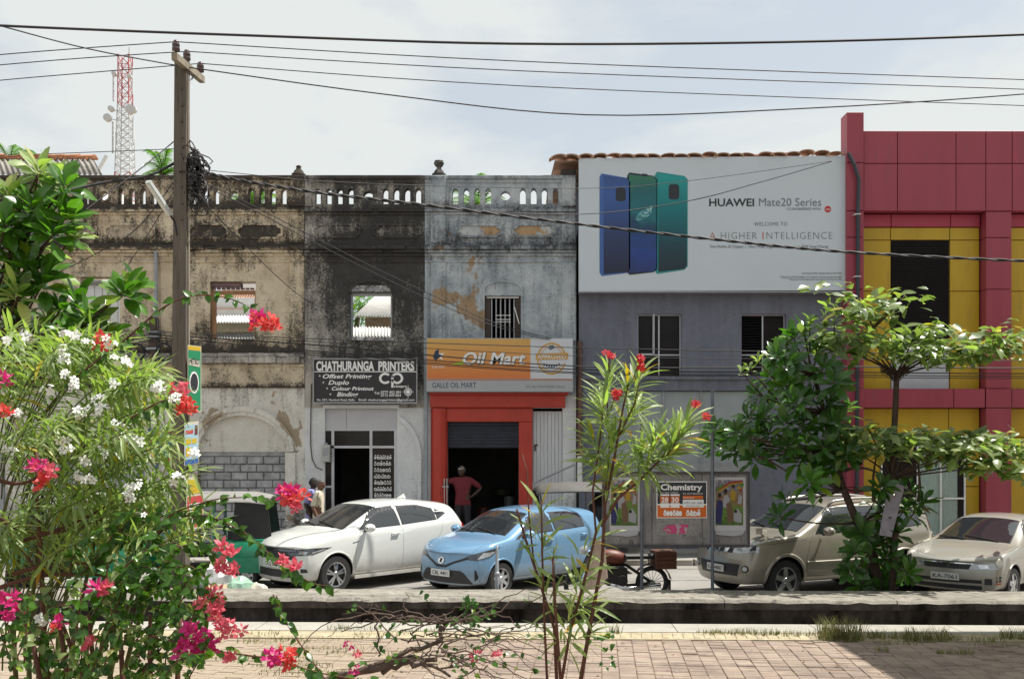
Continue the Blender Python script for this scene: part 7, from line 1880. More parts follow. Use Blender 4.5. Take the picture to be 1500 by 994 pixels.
# ---------------------------------------------------------------- large-leaved tree, left, near
rng = random.Random(41)
ND_ = 6.2
pn = Plant('near_large_leaved_tree', 'bright green large-leaved tree with leaf rosettes at the upper left edge', 'tree', (at(-30, 0, ND_).x, ND_, 0))
sm = blade(.165, .078, 5, .2, .14)
ns = [([Vector((at(-30, 0, ND_).x, ND_, 0)), at(-45, 860, ND_), at(-40, 640, ND_), at(-20, 540, ND_)], .05, .03)]
for x, y, n_, dd in ((58, 250, 14, 0), (95, 273, 12, -.1), (78, 262, 8, .2), (30, 290, 12, .1), (48, 305, 13, -.1), (12, 288, 11, .0), (8, 330, 12, -.2), (30, 342, 14, -.1), (62, 325, 12, .1), (98, 318, 13, -.1), (108, 345, 12, 0), (78, 342, 12, -.2), (55, 365, 12, .2), (20, 370, 13, .0), (42, 398, 13, -.1), (75, 392, 9, .1), (10, 405, 12, .1), (62, 415, 12, -.1), (28, 430, 12, -.2), (5, 440, 10, 0), (182, 428, 15, -.1), (196, 420, 11, 0), (88, 455, 13, 0), (70, 470, 11, .1), (112, 440, 11, .1), (128, 462, 11, 0), (30, 465, 12, .1), (100, 488, 13, -.1), (140, 480, 12, .0), (60, 500, 11, .2), (15, 480, 12, .1), (-5, 360, 12, 0), (-20, 300, 12, 0), (-15, 420, 12, 0), (120, 505, 11, .1), (155, 495, 9, 0), (85, 300, 8, .1), (68, 280, 7, .1)):
    c = at(x, y, ND_ + dd); h = at(-20 + x * .45, min(560, y + 95), ND_ + .05); ax = (c - h).normalized() * .7 + Vector((0, -.45, .6)) + rv(rng, .25)
    rosette(pn, 'a' if rng.random() < .7 else 'b', c, ax, n_ + 5, .10, rng.uniform(.75, 1.05), rng); ns.append((bez(h, h.lerp(c, .5) + rv(rng, .02), c, 5), .010, .005))
ns += [(bez(at(60, 560, ND_), at(110, 470, ND_), at(182, 432, ND_)), .012, .006), (bez(at(-10, 560, ND_), at(20, 440, ND_), at(26, 400, ND_)), .014, .008), (bez(at(26, 400, ND_), at(45, 320, ND_), at(56, 255, ND_)), .010, .005)]
pn.wood('trunk', ns[:1], BARK); pn.wood('branch', ns[1:], BARK); pn.done({'a': (sm, LG), 'b': (sm, LO)})
# ---------------------------------------------------------------- oleanders
def oleander(pl, base, tips, d0, rng, leafkinds, stems, size, span=.42, bend=.35, dens=.020, r0=.014, start=None):
    for (x, y, dd) in tips:
        tip = at(x, y, d0 + dd); s0 = (start(x, y) if start else base) + Vector((rng.uniform(-.08, .08), rng.uniform(-.08, .08), 0))
        mid = s0.lerp(tip, .55) + Vector((-(tip.x - s0.x) * bend, rng.uniform(-.1, .1), abs(tip.x - s0.x) * .25))
        pts = bez(s0, mid, tip, 14); stems.append((pts, r0, .0028))
        Ltot = sum((a - b).length for a, b in zip(pts, pts[1:])); acc = 0; nxt = max(0, Ltot - span * rng.uniform(.75, 1.2)); ph = rng.uniform(0, 6)
        for a, b in zip(pts, pts[1:]):
            sl = (b - a).length
            while nxt <= acc + sl and nxt < Ltot:
                p = a.lerp(b, (nxt - acc) / sl); ax = (b - a).normalized(); u = ax.orthogonal().normalized(); w = ax.cross(u); q = nxt / Ltot
                for k in range(3):
                    an = ph + k * 2.094 + rng.uniform(-.3, .3); op = rng.uniform(.45, .95) if Ltot - nxt > .06 else rng.uniform(.75, 1.3)
                    d = ax * op + (u * math.cos(an) + w * math.sin(an)); kd = leafkinds[0] if rng.random() > .035 or Ltot - nxt < .1 else leafkinds[-1]
                    pl.leaf(kd, p, d, Vector((0, -.2, 1)), size * rng.uniform(.7, 1.15), rng.uniform(-.6, .6))
                ph += 1.05; nxt += dens * rng.uniform(.8, 1.3)
            acc += sl
def cluster(pl, kind, c, n, rad, rng, size, part):
    for i in range(n):
        o = rv(rng); o = o.normalized() * rad * rng.random() ** .5
        o.z *= .8; d = (o + Vector((0, -rad * .8, rad * .5)) + rv(rng, rad * .5)).normalized()
        u = d.orthogonal(); pl.leaf(kind, c + o, u, d, size * rng.uniform(.75, 1.15), 0, part)
ow = blade(.15, .0175, 4, .25, .24, shape='lance')
# white oleander, left
rng = random.Random(51)
WD = 5.3
pw = Plant('white_oleander', 'big oleander bush with narrow leaves and white flowers filling the left edge', 'bush', (at(40, 0, WD).x, WD, 0))
tips = []
for k in range(64):
    while True:
        x, y = rng.uniform(-40, 300), rng.uniform(480, 800) if rng.random() < .75 else rng.uniform(480, 640)
        top = 478 + max(0, x - 140) * .55
        if y > top and x < 262 - max(0, y - 740) * .6: break
    tips.append((x, y, rng.uniform(-.55, .55)))
tips += [(125, 490, 0), (60, 485, .1), (20, 482, -.1), (175, 505, 0), (205, 540, -.2), (256, 580, 0), (246, 590, -.2), (262, 640, -.1), (285, 690, -.2), (262, 700, 0), (292, 745, -.2), (262, 760, 0), (235, 560, -.2), (250, 650, -.3), (220, 600, 0), (318, 772, -.2)]
stems = []
def wstart(x, y): return at(x * .35 - 30, min(985, y + 190), WD + .45)
oleander(pw, None, tips, WD, rng, ('a', 'y'), stems, 1.0, span=.40, bend=.18, dens=.025, r0=.0048, start=wstart)
for k in range(9): q = at(20 + k * 22, 930, WD + .1); stems.append(([Vector((at(40, 0, WD).x + k * .03, WD, 0)), at(40 + k * 8, 1300, WD), q, at(30 + k * 28, 780, WD)], .022, .008))
wf = flower5(.021)
fl = [(110, 492), (98, 486), (125, 500), (160, 500), (88, 510), (92, 525), (108, 560), (95, 548), (185, 530), (168, 525), (118, 605), (132, 602), (150, 600), (175, 622), (92, 640), (122, 675), (130, 700), (118, 697), (192, 715), (197, 708), (187, 725), (205, 755), (96, 662), (160, 668), (240, 572), (232, 568), (255, 580), (24, 605), (72, 570), (15, 660), (185, 640), (40, 492), (8, 500), (60, 905), (145, 585), (205, 646), (170, 560), (286, 665), (258, 700)]
for x, y in fl: cluster(pw, 'w', at(x, y, WD - .45), rng.randint(3, 6), .034, rng, rng.uniform(.9, 1.15), 'flower')
pw.wood('stem', stems, BARKG); pw.done({'a': (ow, LO), 'y': (ow, LORANGE), 'w': (wf, WHITE_P)})
# red oleander, centre
rng = random.Random(61)
RD = 4.4
po = Plant('red_oleander', 'tall thin oleander sapling with red flowers standing right of centre', 'shrub', (at(835, 0, RD).x, RD, 0))
ol = blade(.150, .0185, 5, .25, .22, shape='lance')
rs, tp = [], []
def chain(*p, r=(.011, .004)): V = [at(x, y, RD + d) for x, y, d in p]; out = []
main = [([at(848, 1010, RD), at(862, 930, RD), at(882, 820, RD), at(886, 740, RD), at(900, 670, RD), at(912, 600, RD), at(921, 560, RD)], .0135, .004),
        ([at(884, 765, RD), at(905, 730, RD - .05), at(940, 700, RD - .1), at(985, 655, RD - .1), at(1000, 625, RD - .1)], .009, .004),
        ([at(816, 1010, RD + .1), at(812, 920, RD), at(790, 850, RD), at(770, 790, RD), at(757, 745, RD)], .0115, .006),
        ([at(820, 1010, RD), at(836, 920, RD), at(856, 850, RD), at(873, 780, RD), at(868, 720, RD), at(878, 650, RD), at(884, 590, RD)], .010, .004),
        ([at(802, 1010, RD - .1), at(797, 900, RD - .1), at(794, 800, RD - .1), at(793, 735, RD - .1)], .008, .005),
        ([at(783, 830, RD), at(775, 760, RD), at(772, 690, RD), at(765, 665, RD)], .006, .003),
        ([at(822, 1010, RD - .15), at(812, 870, RD - .15), at(810, 815, RD - .15)], .010, .007),
        ([at(884, 740, RD), at(893, 660, RD + .1), at(888, 560, RD + .1), at(893, 535, RD)], .007, .003), ([at(906, 640, RD), at(930, 590, RD), at(938, 550, RD)], .006, .003)]
for pts, a, b in main: po.wood('stem', [(pts, a * .8, b * .85)], BARKR)
def tuft(x, y, dd, n, ln, dirv, spread, kinds=('a',)):
    p = at(x, y, RD + dd); dv = Vector(dirv).normalized()
    for i in range(n):
        a = i * 2.4; u = dv.orthogonal().normalized(); w = dv.cross(u); t = i / n
        d = dv * (1.25 - t * 1.0 * spread) + (u * math.cos(a) + w * math.sin(a)) * (.45 + .55 * t)
        po.leaf(rng.choice(kinds), p - dv * .14 * t * ln, d, Vector((0, -.3, 1)), ln * rng.uniform(.75, 1.1), rng.uniform(-.6, .6))
for x, y, dd, n, ln, dv in ((893, 545, 0, 24, .85, (0, -.1, 1)), (921, 560, .05, 24, .85, (.25, 0, 1)), (938, 548, -.05, 22, .9, (.3, -.2, 1)), (878, 600, .05, 24, .9, (-.35, 0, 1)), (884, 585, -.1, 22, .9, (-.1, -.2, 1)), (900, 640, 0, 26, 1.0, (.2, -.2, .9)), (930, 600, .1, 24, 1.0, (.4, 0, .8)), (865, 640, 0, 26, .95, (-.5, -.1, .8)), (868, 675, .05, 22, .9, (-.6, -.1, .6)),
                            (990, 640, -.1, 30, 1.0, (.35, 0, .9)), (1005, 622, -.1, 26, .95, (.45, -.1, .9)), (960, 640, -.1, 26, 1.0, (.1, -.1, 1)), (975, 665, -.1, 26, 1.0, (.5, 0, .35)), (940, 660, -.05, 22, 1.0, (.3, -.2, .7)), (905, 690, 0, 16, 1.0, (.3, -.2, .6)), (945, 690, -.1, 12, .95, (.2, -.3, -.6)), (885, 700, 0, 14, .95, (-.2, -.2, .3))): tuft(x, y, dd, n, ln, dv, 1.1, ('a',) * 24 + ('y',))
for x, y, dd, n, ln, dv in ((793, 742, -.1, 8, 1.0, (0, -.1, 1)), (797, 800, -.1, 9, .95, (.2, -.2, .6)), (797, 860, -.1, 10, .95, (-.2, -.2, .5)), (812, 812, -.15, 10, .4, (0, 0, 1)), (862, 830, 0, 10, 1.0, (.4, -.2, .5)), (872, 790, 0, 8, 1.0, (.5, -.1, .5)), (868, 880, 0, 14, .95, (.6, -.2, .35)), (862, 930, 0, 14, .95, (.6, -.2, .3)), (836, 900, 0, 10, .9, (.2, -.2, .6)), (800, 930, -.1, 10, .9, (-.4, -.1, .2)), (855, 860, 0, 8, .95, (.2, 0, .7)), (778, 770, 0, 5, .8, (-.3, 0, .8)), (845, 870, .05, 6, 1.0, (-.3, 0, .6))): tuft(x, y, dd, n, ln, dv, 1.2, ('a',) * 9 + ('y',))
for x, y, r_ in ((893, 520, 8), (904, 574, 7), (938, 525, 6), (942, 537, 6), (1020, 590, 9), (1034, 606, 10), (903, 578, 6)):
    for q in range(2): cluster(po, 'r', at(x + rng.uniform(-3, 3), y + rng.uniform(-3, 3), RD - .12), 3, r_ * RD / FPX * .7, rng, .9, 'flower')
for a, b in (((893, 545), (893, 522)), ((930, 550), (939, 528)), ((1000, 625), (1022, 592)), ((1005, 622), (1034, 606)), ((895, 600), (904, 576))): po.wood('flower_stalk', [(bez(at(*a, RD), at((a[0] + b[0]) / 2 - 3, (a[1] + b[1]) / 2, RD - .05), at(*b, RD - .1), 4), .004, .002)], BARKR)
rf = flower5(.019); po.done({'a': (ol, LO), 'y': (ol, LORANGE), 'r': (rf, REDF)})

# ---------------------------------------------------------------- bougainvillea, left
rng = random.Random(71)
BD = 4.9
pb = Plant('bougainvillea', 'sprawling bougainvillea with magenta and coral bracts at the lower left', 'bush', (at(120, 0, BD).x, BD, 0))
bl = blade(.058, .040, 4, .2, .18, shape='ovate')
bs = []
def vine(pts, r0, r1, dens, sz=1.0, dd=0.0, kinds=('a', 'a', 'b')):
    V = [at(x, y, BD + dd) if not isinstance(x, Vector) else x for x, y in pts]; out = []
    for i in range(len(V) - 1):
        p0_, p1_, p2_, p3_ = V[max(0, i - 1)], V[i], V[i + 1], V[min(len(V) - 1, i + 2)]
        for k in range(6): t = k / 6; out.append(.5 * ((2 * p1_) + (p2_ - p0_) * t + (2 * p0_ - 5 * p1_ + 4 * p2_ - p3_) * t ** 2 + (3 * p1_ - p0_ - 3 * p2_ + p3_) * t ** 3))
    out.append(V[-1]); bs.append((out, r0, r1)); nx_ = 0
    for a, b in zip(out, out[1:]):
        for q in range(max(0, int((b - a).length / dens + rng.random()))):
            p = a.lerp(b, rng.random()); d = Vector((rng.uniform(-1, 1), rng.uniform(-1, .3), rng.uniform(-1.2, .5)))
            pb.leaf(rng.choice(kinds), p + rv(rng, .008), d, Vector((rng.uniform(-.5, .5), -.8, rng.uniform(.2, 1))), sz * rng.uniform(.65, 1.15), rng.uniform(-.4, .4))
vine([(150, 880), (230, 770), (300, 735), (360, 728), (415, 732)], .006, .002, .022, .9)
vine([(160, 860), (260, 760), (340, 770), (400, 815), (450, 850), (480, 858)], .007, .0025, .013, 1.0)
vine([(100, 560), (180, 500), (240, 450), (290, 432), (345, 440), (385, 465)], .006, .0025, .024, .9, .3)
vine([(180, 620), (230, 590), (268, 580)], .005, .002, .03, .9)
vine([(220, 930), (300, 950), (400, 965), (470, 985), (560, 1000)], .006, .003, .022, 1.0, -.2)
vine([(400, 870), (425, 920), (470, 985), (490, 1010)], .004, .003, .03, .8, -.1)
vine([(405, 872), (412, 895), (420, 915)], .004, .003, .010, .75, -.1)
for k in range(58):
    x1 = rng.uniform(-30, 330); y1 = rng.uniform(760, 1010)
    if (x1 > 250 and y1 < 790) or (x1 < 215 and y1 < 835): continue
    x0 = x1 * .5 + 60 + rng.uniform(-50, 50); y0 = min(1060, y1 + rng.uniform(40, 140)); vine([(x0, y0), ((x0 + x1) / 2 + rng.uniform(-30, 30), (y0 + y1) / 2 - rng.uniform(10, 60)), (x1, y1)], .004, .0018, .016, rng.uniform(.7, 1.05), rng.uniform(-.45, .55), ('a', 'a', 'b', 'c'))
for k in range(20):
    x1, y1 = rng.uniform(190, 345), rng.uniform(750, 880); x0, y0 = x1 - rng.uniform(40, 110), y1 + rng.uniform(20, 90); vine([(x0, y0), ((x0 + x1) / 2, (y0 + y1) / 2 - 30), (x1, y1)], .004, .0018, .014, rng.uniform(.8, 1.1), rng.uniform(-.3, .2))
for k, (a, b, c) in enumerate((((0, 760), (60, 800), (150, 760)), ((-20, 800), (80, 790), (165, 735)), ((60, 980), (70, 860), (50, 700)), ((120, 1000), (90, 880), (10, 770)), ((20, 840), (90, 815), (160, 830)), ((0, 860), (70, 830), (170, 845)), ((70, 1000), (58, 840), (52, 640)), ((-10, 700), (40, 720), (60, 690)))): bs.append((bez(at(*a, BD + .2), at(*b, BD + .2), at(*c, BD + .2), 8), .013, .006))
for k in range(6): bs.append(([Vector((at(120, 0, BD).x + k * .04 - .1, BD, 0)), at(110 + k * 12, 1250, BD), at(60 + k * 40, 1000, BD), at(40 + k * 45, 900, BD)], .025, .008))
br = bract3(.030)
for x, y, n, rad, kd in ((385, 472, 26, 20, 'coral'), (375, 465, 8, 10, 'mag'), (398, 478, 8, 10, 'coral'), (152, 498, 8, 9, 'coral'), (147, 506, 5, 7, 'coral'), (262, 570, 12, 14, 'pink'), (275, 592, 16, 16, 'coral'), (268, 600, 8, 10, 'coral'), (422, 720, 14, 14, 'mag'), (435, 728, 16, 16, 'coral'), (428, 740, 10, 12, 'pink'), (58, 680, 14, 14, 'mag'), (68, 690, 14, 15, 'pink'), (70, 705, 8, 12, 'coral'), (3, 555, 12, 14, 'mag'), (5, 605, 8, 10, 'coral'), (330, 800, 7, 9, 'pink'), (340, 812, 8, 9, 'pink'), (326, 828, 8, 10, 'pink'), (333, 838, 7, 9, 'pink'), (346, 830, 5, 7, 'pink'), (410, 817, 4, 6, 'pink'), (432, 826, 5, 7, 'pink'), (14, 880, 14, 16, 'mag'), (8, 900, 12, 14, 'mag'), (30, 892, 8, 10, 'mag'), (140, 860, 8, 10, 'mag'), (156, 862, 8, 10, 'pink'), (312, 872, 16, 16, 'pink'), (300, 885, 8, 12, 'pink'), (318, 895, 16, 17, 'pink'), (340, 925, 20, 18, 'pink'), (330, 915, 10, 14, 'pink'), (288, 925, 22, 20, 'mag'), (280, 950, 22, 20, 'mag'), (305, 945, 16, 16, 'mag'), (338, 962, 6, 8, 'pink'), (398, 962, 12, 11, 'mag'), (421, 960, 14, 12, 'coral'), (426, 972, 6, 8, 'coral'), (88, 905, 5, 7, 'mag'), (135, 938, 6, 8, 'pink'), (80, 920, 4, 6, 'coral')):
    cluster(pb, kd, at(x, y, BD - .28 if y > 600 else BD + .1), n, rad * BD / FPX, rng, rng.uniform(.8, 1.05), 'bract')
for k in range(3): pb.wood('stem', bs[k::3], BARKR)
pb.done({'a': (bl, LB), 'b': (bl, LG), 'c': (bl, LO), 'mag': (br, MAGENTA), 'coral': (br, CORAL), 'pink': (br, PINKB)})

# ---------------------------------------------------------------- half-bare bougainvillea in its planter, bottom centre
rng = random.Random(81)
QD = 6.6
pd = Plant('bare_bougainvillea', 'half-bare tangle of dry bougainvillea branches at the bottom centre', 'shrub', (at(480, 0, QD).x, QD, 0))
ds = []
def br_(pts, r0, r1, dd=0):
    V = [at(x, y, QD + dd) for x, y in pts]; P_ = bez(V[0], V[1], V[2], 10) if len(V) == 3 else V
    P_ = [P_[0]] + [p + rv(rng, .022) for p in P_[1:-1]] + [P_[-1]]; ds.append((P_, r0, r1)); return P_
br_([(470, 1010), (560, 960), (640, 965)], .028, .016); br_([(430, 1010), (540, 975), (640, 940)], .03, .014); br_([(640, 940), (655, 915), (650, 900)], .016, .012); br_([(560, 985), (600, 955), (660, 990)], .02, .010)
br_([(650, 912), (570, 890), (480, 912)], .010, .004); br_([(590, 900), (540, 905), (500, 925)], .007, .003); br_([(480, 912), (450, 930), (400, 990)], .004, .002); br_([(555, 960), (552, 920), (550, 885)], .007, .004); br_([(550, 910), (545, 890), (531, 876)], .004, .002); br_([(597, 900), (590, 885), (600, 868)], .004, .002); br_([(650, 915), (680, 900), (712, 893)], .009, .003); br_([(560, 905), (520, 905), (479, 932)], .004, .002)
for k in range(46):
    x0, y0 = rng.uniform(560, 720), rng.uniform(905, 985); a = rng.uniform(-.7, .9); L_ = rng.uniform(60, 190); x1, y1 = x0 + L_ * math.cos(a) * rng.choice([1, 1, 1, -.8]), y0 + L_ * math.sin(a) * .6
    p = br_([(x0, y0), ((x0 + x1) / 2, (y0 + y1) / 2 - rng.uniform(5, 50)), (x1, y1)], rng.uniform(.0036, .0075), .0018, rng.uniform(-.4, .4))
    for q in range(rng.randint(0, 4)):
        c = rng.choice(p); pd.leaf('a', c, rv(rng) + Vector((0, -.4, 0)), Vector((0, -.8, .6)), rng.uniform(.5, 1.0), 0)
for x, y, n in ((689, 880, 10), (695, 905, 8), (684, 890, 8), (714, 892, 5), (735, 965, 4), (560, 955, 5), (562, 925, 3), (580, 960, 4), (880, 945, 5), (890, 970, 6), (865, 930, 4), (900, 935, 6), (620, 870, 3), (672, 985, 5)):
    for q in range(n): pd.leaf('a', at(x + rng.uniform(-9, 9), y + rng.uniform(-12, 12), QD - .1), rv(rng) + Vector((0, -.3, -.2)), Vector((0, -.8, .6)), rng.uniform(.5, .95), 0)
for x, y, kd in ((520, 980, 'mag'), (511, 944, 'mag'), (728, 955, 'pink'), (522, 958, 'pink'), (695, 960, 'pink')): cluster(pd, kd, at(x, y, QD - .15), 5, .03, rng, .8, 'bract')
for k in range(3): pd.wood('branch', ds[k::3], BARKD)
ds2 = [([Vector((at(480, 0, QD).x, QD, .4)), at(450, 1040, QD), at(455, 1005, QD)], .05, .03)]; pd.wood('trunk', ds2, BARKD)
pd.done({'a': (bl, LB), 'mag': (br, MAGENTA), 'pink': (br, PINKB)})
pl_ = thing('planter', 'tan concrete planter at the bottom edge under the bare bougainvillea', 'planter', (at(440, 0, QD).x, QD, 0))
zr_ = .62; cxp = at(440, 0, QD).x; m = MB(); m.lathe([(.42, 0), (.50, zr_ - .1), (.54, zr_ - .09), (.54, zr_), (.47, zr_), (.45, zr_ - .08), (.01, zr_ - .08)], cxp, QD + .12, 0, 28); o = m.obj('pot', pmat('tan_planter', (.33, .25, .16), .85, var=.2, scale=6), pl_); smooth_by_angle(o, 40)

# ---------------------------------------------------------------- weeds along the kerb strip
rng = random.Random(91)
gm = MB()
def tussock(x, y, n, h, w, lean=.5):
    d = FPX * CAMZ / (y - HZ); c = Vector(((x - 750) * d / FPX, d, 0.0))
    for i in range(n):
        a = rng.uniform(0, 6.28); r_ = w * rng.random() ** .6; p = c + Vector((r_ * math.cos(a), r_ * .35 * math.sin(a), 0)); hh = h * rng.uniform(.4, 1.1); ln = Vector((rng.uniform(-1, 1), rng.uniform(-1, 1), 0)) * lean * hh; b = rng.uniform(.003, .006); u = Vector((math.cos(a), math.sin(a), 0)) * b
        gm.add([p - u, p + u, p + ln * .4 + Vector((0, 0, hh * .65)) + u * .6, p + ln * .4 + Vector((0, 0, hh * .65)) - u * .6, p + ln + Vector((0, 0, hh))], [(0, 1, 2, 3), (3, 2, 4)])
for x, y, n, h, w in ((1232, 937, 300, .34, .30), (1216, 934, 140, .28, .2), (1265, 935, 120, .14, .35), (1300, 935, 160, .14, .3), (1360, 937, 240, .20, .32), (1345, 938, 90, .14, .3), (1425, 938, 160, .10, .5), (1490, 936, 160, .18, .25), (1400, 957, 120, .08, .25), (1292, 953, 50, .08, .1), (1060, 929, 120, .11, .3), (1110, 930, 140, .12, .3), (1165, 931, 120, .10, .3), (1040, 927, 50, .08, .2), (1320, 943, 60, .06, .3), (900, 928, 50, .16, .1), (520, 923, 90, .12, .4), (560, 930, 60, .08, .4), (470, 950, 120, .06, .6), (430, 975, 140, .06, .5), (400, 940, 120, .07, .5), (620, 926, 60, .09, .3), (1460, 945, 60, .06, .3), (360, 930, 90, .1, .5), (480, 935, 160, .05, .8), (540, 955, 140, .045, .7), (700, 930, 80, .05, .5), (450, 985, 160, .05, .6), (590, 975, 120, .04, .6), (380, 965, 160, .06, .6), (760, 940, 70, .04, .5), (650, 950, 90, .04, .6)): tussock(x, y, n, h, w)
tg = NT('weed_grass'); tg.color(tg.ramp(tg.node('ShaderNodeNewGeometry').outputs['Random Per Island'], [(0, (.10, .13, .03)), (.5, (.19, .20, .06)), (1, (.33, .28, .12))])); tg.b.inputs['Roughness'].default_value = .8
stuff(tag(gm.obj('grass', tg.m), 'tufts of dry and green grass along the edge of the brick paving', 'grass'))

# ---------------------------------------------------------------- palms and greenery behind the facades
def palm(x, y, d, label, n=14, L_=2.6, seed=1):
    rr = random.Random(seed); c = at(x, y, d); p = Plant('palm_tree', label, 'palm', (c.x, d, 0), 'palms behind the facades')
    p.wood('trunk', [([Vector((c.x, d, 0)), Vector((c.x + .2, d, c.z * .5)), c], .2, .13)], BARK)
    for i in range(n):
        a = 2 * PI * i / n + rr.uniform(-.2, .2); el = rr.uniform(.0, 1.25); dv = Vector((math.cos(a) * math.cos(el), math.sin(a) * math.cos(el), math.sin(el))); e = c + dv * L_; mid = c + dv * L_ * .55 + Vector((0, 0, .35)); pts = bez(c, mid, e + Vector((0, 0, -.5)), 10); m = MB(); m.tube(pts, [.03 - .025 * k / 10 for k in range(11)], 4)
        for k in range(1, 11):
            ax = (pts[k] - pts[k - 1]).normalized(); sd = ax.cross(Vector((0, 0, 1))); sd = sd.normalized() if sd.length > .1 else Vector((1, 0, 0))
            for s in (-1, 1):
                for q in (0, .5):
                    o = pts[k - 1].lerp(pts[k], q); tip_ = o + (sd * s * .75 + ax * .6 + Vector((0, 0, -.35))) * (.55 - .03 * k); b = ax * .035; m.add([o - b, o + b, tip_], [(0, 1, 2)])
        m.obj('frond', LG, p.o)
palm(14, 240, 46, 'palm top above the corrugated roof at the far left', 13, 1.6, 3); palm(239, 254, 44, 'palm top showing above the parapet left of the pole', 13, 1.6, 4)
palm(700, 305, 40, 'palm behind the blue-grey parapet seen through its left openings', 16, 1.9, 5); palm(372, 305, 42, 'palm behind the beige parapet right of the pole', 14, 1.6, 6); palm(120, 305, 42, 'palm behind the beige parapet left of the pole', 14, 1.5, 7)
pg = Plant('leafy_tree', 'green tree behind the rear house seen through the black-stained window', 'tree', (at(520, 0, 40).x, 40, 0)); rng = random.Random(5); gl = blade(.30, .16, 3, .2, .15)
for k in range(420):
    c = at(528 + rng.gauss(0, 22), 452 + rng.gauss(0, 16), 40 + rng.gauss(0, .8)); pg.leaf('a', c, rv(rng), Vector((0, -.3, 1)), rng.uniform(.6, 1.1))
pg.wood('trunk', [([Vector((at(520, 0, 40).x, 40, 0)), at(522, 480, 40), at(528, 445, 40)], .18, .06)], BARK); pg.done({'a': (gl, LG)}, 120)

# dry leaves and scraps lying on the paving
rng = random.Random(17); lm = MB(); lf = blade(.07, .035, 3, .3, .2, shape='ovate')
for k in range(150):
    d = rng.uniform(10.9, 13.3); X_ = rng.uniform(-3.2, 6.2); Mx = Matrix.Translation((X_, d, .012)) @ Matrix.Rotation(rng.uniform(0, 6.28), 4, 'Z') @ Matrix.Rotation(rng.uniform(-.3, .3), 4, 'X') @ Matrix.Scale(rng.uniform(.25, .95), 4)
    lm.add([Mx @ Vector(p) for p in lf.v], lf.f)
tl_ = NT('leaf_litter'); tl_.color(tl_.ramp(tl_.node('ShaderNodeNewGeometry').outputs['Random Per Island'], [(0, (.10, .06, .03)), (.6, (.22, .14, .06)), (.85, (.14, .17, .04)), (1, (.45, .42, .38))])); tl_.b.inputs['Roughness'].default_value = .9
stuff(tag(lm.obj('leaf_litter', tl_.m), 'dry leaves and scraps scattered over the brick paving', 'leaves'))
